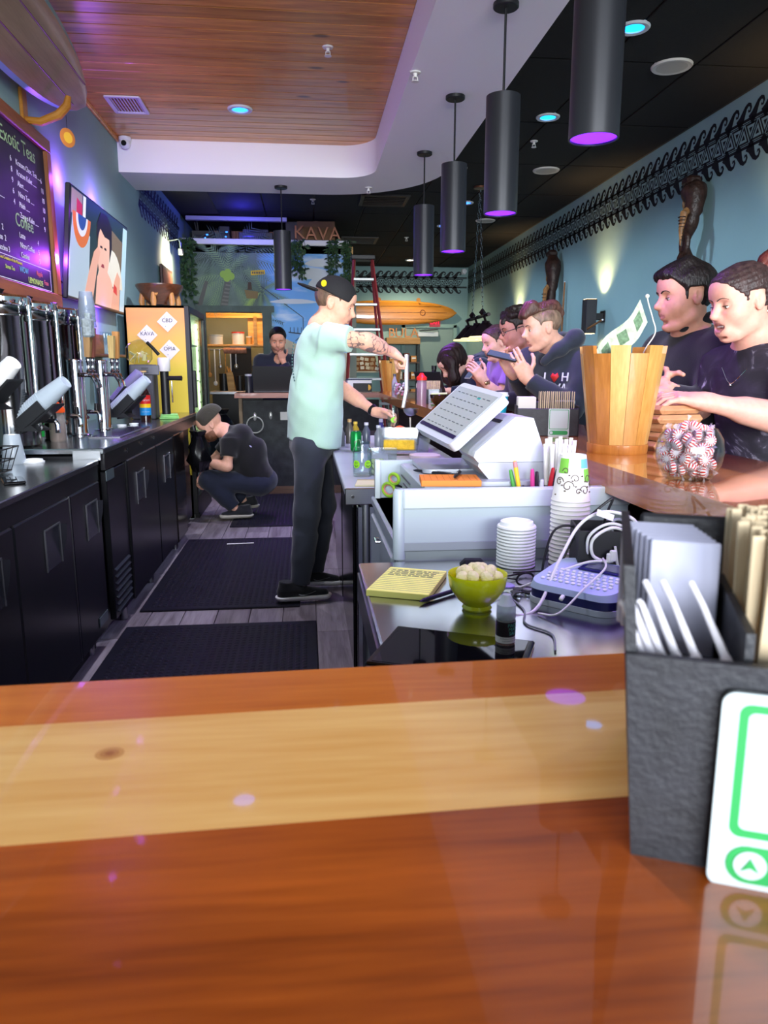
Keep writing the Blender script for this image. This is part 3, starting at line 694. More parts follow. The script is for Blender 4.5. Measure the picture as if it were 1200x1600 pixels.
t = tower(-1.27, 4.30, 'chrome draft tower with weathered oak and red wood handles', [(-.04, TH1, .115, .03, 4), (.04, TH2, .16, .034, 2)])
MB().box((.097, -.04, .585), (.05, .085, .1), .01).box((.1, -.04, .645), (.03, .04, .04), .005).build('handle_carving', mat('carved_grey', '#8c9699', .6, var=(40, .4), bump=(60, .6)), t)
tower(-1.235, 4.68, 'chrome draft tower with pale and orange wood handles', [(-.05, TH3, .13, .026, 2), (.06, TH4, .16, .022, 2)])
t = thing('drip_tray', 'shallow steel drip tray below the tap faucets', 'tray', (-1.09, 4.5, Z2))
MB().box((0, 0, .003), (.17, .78, .006), .002).build('pan', STEELB, t)
for k in range(12): MB().box((-.07 + k * .0128, 0, .008), (.005, .74, .004)).build('bar', CHROME, t)
# --- cups and cup dispensers
def cup_prof(h, r0, r1, rim=.0025): return [(0, 0), (r0, 0), (r1 - .001, h - .006), (r1 + rim, h - .005), (r1 + rim, h), (r1 - .0015, h), (r0 - .002, .004), (0, .004)]
CUPW = mat('cup_white', '#eceae8', .45); CUPT = thin_glass('cup_translucent', '#e2ecf2', .15, .2, .55, '#d5dfe8')
def cup_tube(x, y, z, ang, label, m, n=7, bodyl=.32, cup_r=.043, rz=0):
    """slanted dispenser: a black trough with a sleeve of nested cups, mouths out"""
    t = thing('cup_dispenser', label, 'cup dispenser', (x, y, z), rot=(0, 0, rz))
    def M(b): return b.at((0, 0, .06), (0, R(90 - ang), 0))
    b = M(MB()).box((.058, 0, .07), (.012, .1, bodyl - .1), .004).box((.025, -.053, .05), (.06, .006, bodyl - .16), .003).box((.025, .053, .05), (.06, .006, bodyl - .16), .003).box((0, 0, -.035), (.1, .1, .01), .003)
    b.build('trough', mat('dispenser_black', '#1d1e21', .5), t)
    MB().hull([(-.1, -.06, -.0), (.1, -.06, -.0), (.1, .06, -.0), (-.1, .06, -.0)], [(-.05, -.045, .07), (.04, -.045, .04), (.04, .045, .04), (-.05, .045, .07)]).build('stand', mat('dispenser_black'), t)
    for k in range(n):      # nested upside down: rims low in the trough, closed bases pointing out
        s = -.02 + k * .0125
        M(MB()).add(*(lambda q: (q.v, q.f))(MB().at((0, 0, s)).lathe([(cup_r - .002, 0), (cup_r + .0025, .001), (cup_r + .0025, .006), (cup_r, .007), (cup_r * .7, .145), (cup_r * .66, .146), (cup_r * .64, .141), (0, .141)], 24, False))).build('cup', m, t)
    return t
cup_tube(-1.42, 3.46, Z1 + .24, 40, 'sleeve of white paper cups with ribbed rims in a slanted holder', CUPW, 9, rz=R(-20), cup_r=.05)
cup_tube(-1.46, 3.27, Z1 + .30, 45, 'white paper cups in slanted holder next to the chalkboard edge', CUPW, 5, rz=R(-20), cup_r=.05)
cup_tube(-1.33, 3.66, Z1 + .13, 38, 'frosted plastic cups in a slanted black holder by orange bottle', CUPT, 13, rz=R(-10), cup_r=.048)
cup_tube(-1.22, 4.98, Z2 + .06, 42, 'frosted plastic cups in slanted black holder beside the syrup bottle', CUPT, 13, rz=R(-10), cup_r=.048)
cup_tube(-1.3, 5.3, Z2 + .1, 48, 'clear violet-lit plastic cups in slanted holder below the globe', thin_glass('cup_violet_lit', '#cfc8ee', .15, .1, .4, '#b9b2d6'), 11, rz=R(-10), cup_r=.045)  # clear plastic; the violet light on it is put into the tint
t = thing('plastic_cup', 'stack of clear plastic cups standing upside down on tap handles', 'cup', (-1.2, 4.36, 1.55))
for k in range(4): MB().at((0, 0, k * .03)).lathe([(.045, 0), (.047, .004), (.034, .1), (.033, .1), (.0445, 0)], 24, False).build('cup', thin_glass('cup_clear', '#e4eaf2', .15, .1, .25, '#c9d3e0'), t)
t = thing('drink_cup', 'upturned frosted plastic cup on the low steel counter', 'cup', (-1.31, 3.44, Z1))
MB().lathe([(.05, 0), (.051, .006), (.034, .125), (.032, .13), (0, .13)], 28, False).build('cup', CUPT, t)
# --- squeeze bottle, syrups
t = thing('squeeze_bottle', 'clear squeeze bottle of brown syrup with orange cap', 'bottle', (-1.275, 3.95, Z2))
MB().lathe([(0, 0), (.036, 0), (.04, .01), (.04, .08), (.036, .135), (.03, .15), (.03, .155)], 24, False).build('bottle', thin_glass('squeeze_plastic', '#e6e0da', .12, .2, .35, '#cfc6c0'), t)
MB().lathe([(0, .003), (.036, .003), (.038, .012), (.0385, .09), (0, .09)], 24, False).build('syrup', mat('syrup_brown', '#6e3a26', .3), t)
MB().lathe([(.041, .148), (.041, .165), (.03, .185), (.012, .2), (.006, .225), (0, .225)], 24).build('cap', mat('cap_orange', '#f0561c', .4), t)
def syrup(x, y, z, label):
    t = thing('syrup_bottle', label, 'bottle', (x, y, z), group='syrup bottles with red yellow blue labels')
    MB().lathe([(0, 0), (.037, 0), (.038, .008), (.038, .19), (.03, .21), (.015, .235), (.014, .29), (.016, .292), (.016, .3), (0, .3)], 28, False).build('bottle', mat('syrup_dark_glass', '#2a1210', .08, coat=.5), t)
    for nm, za, zb, c in (('red', .125, .185, '#d3201f'), ('yellow', .098, .125, '#f3c318'), ('blue', .045, .098, '#1d86c9')):
        MB().lathe([(.0387, za), (.0387, zb)], 28, False).build('label_band', mat('label_' + nm, c, .5), t)
    def wrap(txt, size, zc, m, sx=1):
        vs, fs = text_mb(txt, size, .0004, sx=sx); b = MB(); rr = .0393
        b.add([(rr * math.sin(x / rr + R(15)) , -rr * math.cos(x / rr + R(15)), zc + yv) for x, yv, zz in vs], fs); b.build('lettering', m, t, angle=None)
    wrap('Torani', .026, .152, mat('label_white', '#f4f4f4', .5)); wrap('Salted Caramel', .0095, .07, mat('label_white'))
    MB().cyl((0, 0, .3), (0, 0, .345), .004).build('pour_spout', mat('spout_white', '#e8e2d5', .4), t)
    MB().lathe([(.012, .342), (.022, .345), (.022, .355), (0, .355)], 14).build('pump_top', mat('pump_tan', '#c9a56c', .5), t)
syrup(-1.14, 5.42, Z2, 'syrup bottle with red yellow and blue label beside the grinder')
syrup(-1.38, 3.14, Z1, 'syrup bottle with red label behind the wire basket')
syrup(-1.5, 3.18, Z1, 'syrup bottle partly hidden behind the paper cup holder')
# --- lid, wire basket, phone, plates
t = thing('cup_cover', 'white plastic cup cover lying on the low steel counter', 'cup cover', (-1.235, 3.46, Z1))
MB().lathe([(.048, 0), (.049, .006), (.042, .008), (.04, .016), (.034, .017), (.033, .013), (0, .013)], 32, False).build('lid', mat('lid_white', '#eceef0', .4), t)
t = thing('wire_basket', 'black wire basket of tea sachets on the low counter', 'basket', (-1.28, 3.02, Z1 + .005))
for z, sx, sy in ((0.005, .07, .12), (.05, .08, .135), (.1, .095, .15)):
    MB().tube([(sx, sy, z), (-sx, sy, z), (-sx, -sy, z), (sx, -sy, z)], .003, 6, closed=True).build('hoop', BLK, t)
for k in range(6):
    y = -.12 + k * .048; MB().tube([(.095, y * 1.25, .1), (.07, y, .005), (-.07, y, .005), (-.095, y * 1.25, .1)], .002, 5).build('wire', BLK, t)
for k in range(6):
    o = MB().at((random.uniform(-.03, .03), -.1 + k * .04, .05), (R(80), R(random.uniform(-15, 15)), R(90))).box((0, 0, 0), (.07, .07, .005), .001).build('sachet', mat(['sachet_cream', 'sachet_plum', 'sachet_tan'][k % 3], ['#d8cfc0', '#5e2f35', '#a88a68'][k % 3], .6), t)
t = thing('phone', 'black smartphone lying on the low steel counter edge', 'phone', (-1.10, 2.86, Z1), R(25))
MB().box((0, 0, .005), (.075, .155, .009), .003).build('body', BLKG, t)
MB().box((0, 0, .0105), (.068, .145, .001)).build('screen', mat('phone_screen', '#22242a', .05), t)
for k in range(2):
    t = thing('shot_glass', ['small clear shot glass by the tap towers', 'small white ramekin lid at the foot of the taps'][k], 'cup', [(-1.17, 4.84, Z2), (-1.12, 4.95, Z2)][k])
    MB().lathe([(0, 0), (.025, 0), (.03, .02), (.028, .02), (.024, .003), (0, .003)], 20, False).build('cup', WPL, t)
# --- green label jug behind bottle
t = thing('plastic_jug', 'clear jug with green label behind the orange capped bottle', 'jug', (-1.38, 3.9, Z2))
MB().lathe([(0, 0), (.05, 0), (.052, .01), (.052, .16), (.04, .19), (.04, .2), (.038, .2), (.05, .16), (.05, .012), (0, .006)], 24, False).build('jug', thin_glass('jug_clear', '#e0e6e0', .12, .1, .2), t)
MB().lathe([(.053, .03), (.053, .12)], 24, False).build('label_band', mat('green_label', '#1fae48', .5), t)
# --- vacuum grinder / mixer machine and glass globe
t = thing('coffee_grinder', 'black drink machine with white collar and glass globe hopper', 'grinder', (-1.12, 5.72, Z2))
MB().box((-.08, 0, .2), (.17, .17, .4), .008).build('body', mat('machine_grey', '#46474c', .4), t)
MB().box((-.05, -.088, .36), (.2, .012, .07), .003).build('side_plate', mat('machine_plate', '#5a5b60', .4, .3), t)
for k in range(3): MB().box((-.05, -.095, .345 + k * .014), (.05, .004, .005)).build('vent_slot', BLK, t)
MB().at((.07, 0, .38)).lathe([(.042, -.03), (.045, -.025), (.045, .06), (.038, .07), (0, .07)], 24).build('collar', mat('collar_white', '#cfcdc8', .4), t)
MB().cyl((.07, 0, .35), (.07, 0, .0), .032).build('column', BLK, t)
MB().tube([(.07, 0, .3), (.14, -.02, .3), (.2, -.03, .3)], [.018, .016, .018], 10).build('handle', BLK, t)
MB().cyl((.12, 0, .28), (.12, 0, .12), .006).build('steam_wand', CHROME, t)
MB().at((-.1, -.02, .48), (0, R(35), 0)).lathe([(0, -.09), (.06, -.08), (.1, -.02), (.1, .02), (.06, .08), (.03, .1)], 28, False).build('globe', glassmat('globe_glass', '#e9ecd8'), t)
for k in range(14):
    a = k * 2.4; MB().at((-.1 + .05 * math.cos(a), -.02 + .05 * math.sin(a), .43 + .004 * k), (a, k, a)).box((0, 0, 0), (.05, .02, .003)).build('paper_scrap', mat('scrap_cream', '#e8dfb8', .7), t)
MB().at((0, 0, 0)).tube([(-.04, -.02, .56), (.0, -.02, .52), (.04, -.01, .47)], .012).build('hopper_arm', BLK, t)
t = thing('towel', 'folded light green bar towel at the end of the steel counter', 'towel', (-1.03, 5.72, Z2 + .001), R(10))
for k in range(3): MB().box((.0, 0, .006 + k * .011), (.14 - k * .008, .17, .01), .004).build('fold', mat('towel_green', '#8fcf7a', .9, var=(30, .15), bump=(200, .3)), t)
# --- small wall glass rack with wine glasses
t = thing('glass_rack', 'little wooden shelf rack of stemmed glasses on left wall', 'rack', (XL, 5.9, 1.42))
MB().box((.09, 0, 0), (.18, .34, .02), .003).box((.01, 0, .08), (.02, .34, .16), .003).build('shelf', wood('rack_wood', '#8a5a34', '#5c3820', 'y', .5), t)
for k in range(4): MB().at((.1, -.12 + k * .08, .012)).lathe([(.03, 0), (.03, .003), (.004, .006), (.004, .06), (.03, .09), (.034, .12), (.03, .16)], 18, False).build('glass', GLASS, t)
# ================================================================ display fridge with painted side
SIDE = mat('fridge_side', '#d99a5a', .5)
nt = SIDE.node_tree; bb = nt.nodes['Principled BSDF']; tc = nt.nodes.new('ShaderNodeTexCoord'); sp = nt.nodes.new('ShaderNodeSeparateXYZ'); nt.links.new(tc.outputs['Object'], sp.inputs[0])
nz = nt.nodes.new('ShaderNodeTexNoise'); nz.inputs['Scale'].default_value = 3; nt.links.new(tc.outputs['Object'], nz.inputs['Vector'])
ma = nt.nodes.new('ShaderNodeMath'); ma.operation = 'MULTIPLY_ADD'; ma.inputs[1].default_value = .25; nt.links.new(nz.outputs['Fac'], ma.inputs[0]); nt.links.new(sp.outputs['Z'], ma.inputs[2])
rp = nt.nodes.new('ShaderNodeValToRGB'); e = rp.color_ramp.elements; e[0].position = .0; e[0].color = lin('#d8c23a'); e[1].position = 1; e[1].color = lin('#e39a55')
mr = nt.nodes.new('ShaderNodeMapRange'); mr.inputs[1].default_value = 1.45; mr.inputs[2].default_value = 1.85; nt.links.new(ma.outputs[0], mr.inputs[0]); nt.links.new(mr.outputs[0], rp.inputs[0]); nt.links.new(rp.outputs[0], bb.inputs['Base Color'])
fr = thing('display_fridge', 'tall glass-door drinks fridge with orange to yellow side', 'fridge', (0, 0, 0))
MB().box((-1.2, 6.21, .93), (.5, .02, 1.84)).build('side_panel', SIDE, fr)
MB().box((-1.44, 6.7, .93), (.02, 1.0, 1.84)).box((-1.2, 7.19, .93), (.5, .02, 1.84)).box((-1.2, 6.7, 1.84), (.5, 1.0, .02)).box((-1.2, 6.7, .2), (.5, 1.0, .4)).build('cabinet', mat('fridge_white', '#d9ddd6', .5), fr)
d = MB().box((-.935, 6.24, .95), (.05, .07, 1.8), .004).box((-.935, 7.16, .95), (.05, .07, 1.8), .004).box((-.935, 6.7, 1.82), (.05, .86, .06), .004).box((-.935, 6.7, .1), (.05, .86, .2), .004).build('door_frame', BLK, fr)
MB().box((-.93, 6.7, 1.0), (.01, .86, 1.6)).build('glass_pane', thin_glass('fridge_glass', '#e8f2ea', .12), d)
MB().box((-.9, 6.27, 1.15), (.03, .03, .32), .006).build('door_handle', BLK, d)
for k in range(4): MB().box((-1.19, 6.7, .55 + k * .33), (.42, .92, .012)).build('shelf', mat('fridge_shelf', '#c9d2cc', .4), fr)
MB().box((-.985, 7.12, 1.0), (.02, .03, 1.5)).build('light_tube', mat('fridge_tube', '#f2ffd8', .4, emit=('#ecffc8', 4)), fr)
for k in range(14): MB().box((-.972, 7.12, .4 + k * .1), (.008, .034, .018)).build('tube_clip', mat('clip_grey', '#8d937f', .5), fr)
area_light('fridge_light', (-1.0, 6.7, 1.78), (0, R(20), 0), (.1, .8), 6, (.92, 1, .8))
for r_ in range(4):
    for k in range(7):
        t = thing('drink_bottle', '%s bottled drink on the %s shelf of the glass fridge' % (('amber', 'green', 'white')[(k + r_) % 3], ('lowest', 'second', 'third', 'top')[r_]), 'bottle', (-1.05, 6.32 + k * .12, .557 + r_ * .33), group='drinks in the glass fridge')
        MB().lathe([(0, 0), (.03, 0), (.031, .01), (.031, .12), (.014, .16), (.014, .185), (0, .185)], 14, False).build('bottle', mat(['drink_amber', 'drink_green', 'drink_white'][(k + r_) % 3], ['#a86a28', '#4f8a4a', '#d5d9cf'][(k + r_) % 3], .25), t)
        MB().lathe([(.015, .182), (.015, .2), (0, .2)], 12).build('cap', mat('cap_dark', '#26282c', .4), t)
STK = mat('sticker_white', '#dedbd6', .7); INK = mat('ink_dark', '#3a3a44', .7)
for k, (x, z, tx) in enumerate(((-1.093, 1.716, 'CBD'), (-1.264, 1.606, 'KAVA'), (-1.085, 1.482, 'OPIA'))):
    t = thing('sticker', ['white diamond sticker near the top of the orange fridge side', 'white diamond sticker close to the glass rack on orange fridge side', 'lowest white diamond sticker on the orange fridge side'][k], 'sticker', (x, 6.197, z))
    MB().at(rot=(R(90), R(45), 0)).box((0, 0, 0), (.12, .12, .003)).build('card', STK, t)
    vs, fs = text_mb(tx, .045, .001); MB().at((0, -.0025, .01), (R(90), 0, 0)).add(vs, fs).build('lettering', INK, t, angle=None)
    m = MB()
    for j in range(10): m.at((0, -.002, 0), (R(90), 0, 0)).box((.05 * math.cos(j * 2.1) * .7, .045 * math.sin(j * 2.1), 0), (.006, .004, .001))
    m.build('speckle', INK, t)
# kava bowl on the fridge
t = thing('kava_bowl', 'carved dark wooden kava bowl on legs on top of the fridge', 'bowl', (-1.22, 6.62, 1.852))
BOWLW = wood('kava_bowl_wood', '#6a3a1e', '#3c1d0e', 'x', .35, coat=.3); LEGW = wood('kava_leg_wood', '#c48b52', '#9a6432', 'z', .4)
MB().at((0, 0, .0)).lathe([(.0, .03), (.09, .035), (.15, .1), (.205, .19), (.205, .205), (.19, .205), (.14, .11), (.08, .06), (0, .055)], 36, False).build('bowl', BOWLW, t)
for k in range(6):
    a = R(20 + 60 * k); MB().tube([(.15 * math.cos(a), .15 * math.sin(a), .14), (.16 * math.cos(a), .16 * math.sin(a), .06), (.155 * math.cos(a), .155 * math.sin(a), 0)], [.02, .026, .018], 10).build('leg', LEGW, t)
MB().at((.0, -.145, .15), (R(60), 0, 0)).prism([(-.07, .04), (.07, .04), (.03, 0), (.008, -.05), (-.008, -.05), (-.03, 0)], -.006, .006).build('carved_badge', LEGW, t)
# ================================================================ wall decor on the left
FRW = wood('board_frame_wood', '#8a4f26', '#5f3014', 'y', .45); FRZ = wood('board_frame_wood_z', '#9a5c2c', '#6a3818', 'z', .45)
cb = thing('menu_board', 'big framed chalkboard menu with hand lettered teas and coffee', 'menu board', (XL + .02, 4.30, 2.195))
MB().box((0, 0, 0), (.02, 1.3, .86)).build('slate', mat('chalkboard', '#17161f', .55, var=(8, .2)), cb)
for z in (-.455, .455): MB().box((.012, 0, z), (.04, 1.46, .08), .006).build('frame_rail', FRW, cb)
for y in (-.69, .69): MB().box((.012, y, 0), (.04, .08, .84), .006).build('frame_stile', FRZ, cb)
CH = {c: mat('chalk_' + c, v, .9) for c, v in dict(white='#d8d8dc', green='#8fae7c', yellow='#d8c95a', red='#d86a6a', blue='#7ab6e0', lime='#c4e070').items()}
def chalk(txt, y, z, size, c, sx=1.0, rot=0, al='LEFT'):
    vs, fs = text_mb(txt, size, .0006, al, sx); MB().at((.0108, y, z), (R(90), R(0), R(90))).add(vs, fs).build('chalk_writing', CH[c], cb, angle=None)
chalk('Exotic Teas', -.02, .335, .11, 'green'); 
for k, (n, p) in enumerate((('Kratom Choc. Tea', '6'), ('Kratom Kulet', '11'), ('Alert', '10'), ('Nitro Tea', '10'), ('Phish', '9'), ('Zang o Kalm', '9'))):
    chalk(n + ' ' + '.' * 6, .18, .235 - k * .055, .042, 'white'); chalk(p, .56, .225 - k * .055, .042, 'white')
for k in range(6): chalk(['Red Kava', 'Blend', 'White', 'Gold', 'Mixed Tea', 'More'][k] + ' .......', -.28, .235 - k * .055, .042, 'white'); chalk('68964 9'[k], .1, .235 - k * .055, .042, 'white')
chalk('Coffee', .1, -.075, .1, 'green'); 
for k, (n, p) in enumerate((('Latte', '4'), ('Nitro Coffee', '5'), ('Cassius', '5'))): chalk(n, .14, -.15 - k * .052, .042, 'white'); chalk(p, .42, -.15 - k * .052, .042, 'white')
for k, n in enumerate(('Coffee   2', 'Espresso  2', 'Cappuccino 3')): chalk(n, -.25, -.15 - k * .052, .042, 'white')
m = MB()
for a in ((0, .265, -.29, .004, .66, .004),): pass
for (y, z, sy, sz) in ((.1, -.285, 1.0, .004), (.1, -.405, 1.0, .004), (.6, -.345, .004, .12), (-.4, -.345, .004, .12)): m.box((.0108, y, z), (.0006, sy, sz))
m.build('chalk_box', CH['white'], cb)
chalk('special Kava Creation of the Moment', -.25, -.302, .026, 'yellow'); chalk('WOW', .1, -.335, .045, 'blue'); chalk('LEMONADE', .22, -.378, .045, 'lime'); chalk('Ripple', .36, -.325, .04, 'red'); chalk('Fuse', .48, -.365, .04, 'red'); chalk('Stress Tea', -.1, -.345, .03, 'lime')
# round hanging ornament
t = thing('hanging_ornament', 'round green and orange ornament hung from the surfboard bracket', 'ornament', (-1.34, 4.74, 2.63))
m = MB().at(rot=(0, R(90), R(-35))); m.lathe([(.045, -.003), (.052, 0), (.045, .003)], 28)
m.build('disc', mat('ornament_rim', '#c97a3a', .6), t)
MB().at((0, 0, 0), (0, R(90), R(-35))).lathe([(0, -.0045), (.04, -.004)], 24, False).build('face', mat('ornament_face', '#7ec24a', .6, var=(30, .5)), t)
MB().at((0, 0, 0), (0, R(90), R(-35))).lathe([(.03, .0045), (0, .005)], 24, False).build('sun', mat('ornament_sun', '#e8b43a', .6), t)
MB().cyl((0, 0, .05), (0, 0, .12), .0015, n=5).build('string', BLK, t)
# surfboard on the wall
def surfboard(t, L, W, T, deck, rail, stringer, nose=1.0, n=28):
    """local: length along x, face toward -y, width along z"""
    def hw(u): return W / 2 * max(0.0, (1 - abs(2 * u - 1) ** 2.6)) ** (.62)
    for nm, a, b, mm in (('deck', .0, .82, deck), ('rail', .82, 1.0, rail)):
        m = MB(); vs = []; cols = []
        ks = [-1 + 2 * i / 16 for i in range(17)]
        sel = [k for k in ks]
        for i in range(n + 1):
            u = i / n; h = hw(u); 
            for k in ks: vs.append((L * (u - .5), -T / 2 * math.sqrt(max(0, 1 - abs(k) ** 3)) * (.3 + .7 * min(1, h / (W / 2) * 1.3)), h * k))
            for k in ks: vs.append((L * (u - .5), T / 2 * math.sqrt(max(0, 1 - abs(k) ** 3)) * (.3 + .7 * min(1, h / (W / 2) * 1.3)), h * k))
        st = 34; fs = []
        for i in range(n):
            for j in range(16):
                inner = abs((ks[j] + ks[j + 1]) / 2) < .82
                if inner != (nm == 'deck'): continue
                fs.append((i * st + j, (i + 1) * st + j, (i + 1) * st + j + 1, i * st + j + 1))
                fs.append((i * st + 17 + j, i * st + 17 + j + 1, (i + 1) * st + 17 + j + 1, (i + 1) * st + 17 + j))
        m.add(vs, fs).build(nm, mm, t, angle=50)
    for z in (0,) if stringer is None else stringer:
        MB().tube([(L * (u - .5), -T / 2 * (.3 + .7 * min(1, hw(u) / (W / 2) * 1.3)) - .0005, z) for u in [.08 + .84 * i / 20 for i in range(21)] if hw(u) > abs(z) + .03], .0035, 4).build('stringer', mat('stringer_dark', '#5c3a20', .5), t)
TANB = wood('board_tan', '#a58668', '#86684c', 'x', .35, coat=.3)
t = thing('surfboard', 'tan surfboard with teal rails hung high on the left wall', 'surfboard', (-1.375, 3.93, 2.975), rot=(R(34), 0, R(90)))
surfboard(t, 2.72, .43, .07, TANB, mat('rail_teal', '#5fa9b5', .3, coat=.3), (-.06, .08))
t = thing('board_bracket', 'yellow wooden wall hook holding the tan surfboard', 'bracket', (XL, 4.74, 2.80))
MB().tube([(0, 0, -.08), (.1, 0, -.09), (.2, 0, -.05), (.25, 0, .0), (.262, 0, .05)], [.018, .024, .026, .024, .016], 10).build('hook', wood('bracket_wood', '#c98a2e', '#a86a1c', 'x', .4), t)
MB().box((.01, 0, -.03), (.02, .08, .22), .004).build('backplate', MATS['bracket_wood'], t)
# security camera in the soffit corner
t = thing('security_camera', 'white dome security camera in the corner under the pine ceiling', 'camera', (-1.5, 6.97, 3.265))
MB().lathe([(.05, 0), (.05, -.02), (.042, -.03)], 24).build('base', WPL, t)
MB().sphere((0, -.004, -.05), .045).build('ball', WPL, t)
MB().at((0, -.047, -.058), (R(100), 0, 0)).lathe([(.022, 0), (.022, .006), (0, .006)], 18).build('lens', BLKG, t)
# TV
tv = thing('television', 'wall mounted flat television showing a dark haired person eating', 'television', (-1.47, 5.82, 2.115), rot=(R(90), 0, R(90)))
TW, THH = 1.5, .70
tilt = R(6)
def tvm(b): return b.at((0, 0, 0), (tilt, 0, 0))
tvm(MB()).box((0, 0, -.02), (TW, THH, .035), .006).build('case', BLK, tv)
def scr(name, pts, col, z, em=.4): 
    m = tvm(MB()); m.prism(pts, z, z + .0006); m.build(name, mat('screen_' + col[1:], col, .3, emit=(col, em)), tv)
W2, H2 = TW / 2 - .012, THH / 2 - .012
scr('screen', [(-W2, -H2), (W2, -H2), (W2, H2), (-W2, H2)], '#1f3230', -.0025)
scr('picture', [(-.74, -.05), (-.74, -.33), (-.3, -.33), (-.3, .1), (-.55, .18), (-.7, .18)], '#9fb0b4', -.0015)
scr('picture', arc(-.5, .2, .2, 180, 360, 14), '#c4662c', -.0008); scr('picture', arc(-.5, .2, .13, 180, 360, 14), '#c9ccd0', -.0001); scr('picture', arc(-.5, .2, .09, 180, 360, 14), '#2d4a86', .0006)
scr('picture', [(-.73, .18), (-.5, .18), (-.5, .33), (-.73, .33)], '#8f7f70', -.0015); scr('picture', [(-.62, .2), (-.5, .18), (-.5, .27), (-.62, .29)], '#b02a34', -.0008); scr('picture', [(-.48, .1), (-.42, .1), (-.42, .33), (-.48, .33)], '#d6d8d2', -.0015)
scr('picture', [(.1, -.05), (.58, -.12), (.6, .2), (.1, .26)], '#6a5a44', -.0015); scr('picture', [(.58, -.33), (.73, -.33), (.73, .32), (.6, .32)], '#a7c3cc', -.0015)
scr('picture', arc(.28, -.3, .4, 20, 160, 12), '#cdc8b4', -.0012)
SKC = '#d6a58c'
scr('picture', [(-.12, -.33), (.4, -.33), (.4, -.22), (.28, -.12), (.13, -.06), (0, -.06), (-.1, -.14)], SKC, -.0008)
scr('picture', [(.05 + .16 * math.cos(a), .06 + .21 * math.sin(a)) for a in [2 * PI * i / 22 for i in range(22)]], SKC, -.0004)
scr('picture', [(-.14, .1), (-.06, .2), (.06, .16), (.2, .16), (.22, .0), (.27, .1), (.25, .25), (.1, .32), (-.06, .31), (-.15, .22)], '#1b1214', .0002)
scr('picture', [(-.42, -.33), (-.2, -.33), (-.1, -.06), (-.04, .04), (-.1, .07), (-.2, .02), (-.3, -.12)], '#cf9a80', .0003)
scr('picture', [(.3, -.33), (.56, -.33), (.56, -.08), (.46, -.04), (.38, -.12)], '#cf9a80', .0003); scr('picture', [(.36, -.2), (.48, -.22), (.46, -.16), (.37, -.14)], '#c03a3a', .0009)
for k in (-.02, .09): scr('picture', [(k - .03, .07), (k + .03, .07), (k + .025, .085), (k - .025, .085)], '#2a1a1a', .0006)
scr('picture', [(-.01, -.06), (.08, -.06), (.06, -.035), (.01, -.035)], '#8a2f34', .0006)
MB().box((0, 0, -.06), (.4, .3, .05)).build('mount', BLK, tv)
t = thing('cable', 'thin black cable looping beside the television', 'cable', (-1.55, 5.02, 1.85))
MB().tube(smooth_path([(0, .1, .02), (0, 0, .03), (0, -.05, -.02), (0, 0, -.07), (0, .1, -.06)]), .005, 6).build('cord', BLK, t)
# violet LED strip behind the TV
t = thing('led_strip', 'violet LED strip behind the edge of the television', 'led strip', (-1.555, 5.06, 2.1))
MB().box((0, 0, 0), (.006, .012, .66)).build('strip', mat('strip_glow', '#8a2cff', .5, emit=('#7a1cff', 5)), t)
point_light('led_violet', (-1.5, 5.03, 2.0), 11, (.36, .06, 1), .03); point_light('led_violet_out', (-1.3, 5.05, 2.3), 1.5, (.36, .06, 1), .03)
for y_ in (5.3, 6.1): point_light('led_violet_top', (-1.5, y_, 2.53), 4.5, (.34, .08, 1), .03)
point_light('led_violet_low', (-1.5, 5.9, 1.7), 4, (.3, .06, 1), .03)
# sconce, framed picture, little dark sign
t = thing('picture_light', 'small metal wall lamp shining beside the mural corner', 'lamp', (XL, 9.3, 2.72))
MB().tube([(0, 0, .08), (.12, 0, .1), (.14, 0, .06), (.14, 0, -.02)], .01).build('arm', STEELB, t)
MB().at((.14, 0, -.08)).lathe([(.03, 0), (.03, .07), (.012, .08)], 14).build('head', STEELB, t)
spot_light('picture_light_lamp', (XL + .22, 9.2, 2.62), (R(0), R(80), R(0)), 60, (1, .78, .5), 150, .9, .03)
t = thing('framed_picture', 'dark framed reddish picture leaning on the left wall above fridge', 'picture', (XL + .03, 8.9, 2.2), rot=(0, 0, 0))
MB().box((0, 0, 0), (.03, .62, .5), .006).build('frame', wood('pic_frame', '#4a2c20', '#2a1610', 'y', .5), t)
MB().box((.016, 0, 0), (.004, .54, .42)).build('canvas', mat('pic_canvas', '#8a4f3c', .7, var=(6, .5)), t)
t = thing('wall_plaque', 'dark rectangular plaque on the wall behind the urns', 'plaque', (XL + .012, 4.85, 1.62))
MB().box((0, 0, 0), (.02, .46, .16), .006).build('board', mat('plaque_dark', '#2a1a22', .5), t)
# the fridge stands a little further along the wall; carry what is on and in it
for o_ in list(COL.objects):
    if o_.parent is None and o_.name.split('.')[0] in ('display_fridge', 'sticker', 'kava_bowl', 'drink_bottle'): o_.location = (o_.location.x - .07, o_.location.y + .4, o_.location.z)
    if o_.name == 'fridge_light': o_.location = (o_.location.x - .07, o_.location.y + .4, o_.location.z)
m = MB(); t = thing('plastic_bag', 'glossy black plastic bag hung at the end of the draft cooler', 'bag', (-.845, 5.88, .52))
m.lathe([(0, 0), (.07, .02), (.1, .1), (.09, .2), (.05, .29), (.07, .33), (0, .335)], 22, False); m.v = [(x * (.8 + .25 * math.sin(5 * math.atan2(y, x) + z * 30)), y * (1.3 + .2 * math.sin(7 * math.atan2(y, x) - z * 22)), z) for x, y, z in m.v]; m.build('bag', mat('bag_black', '#0d0d10', .22), t, angle=60)
MB().tube([(-.03, 0, .33), (-.04, 0, .37), (-.03, .03, .33)], .006, 6).build('handle', BLK, t)
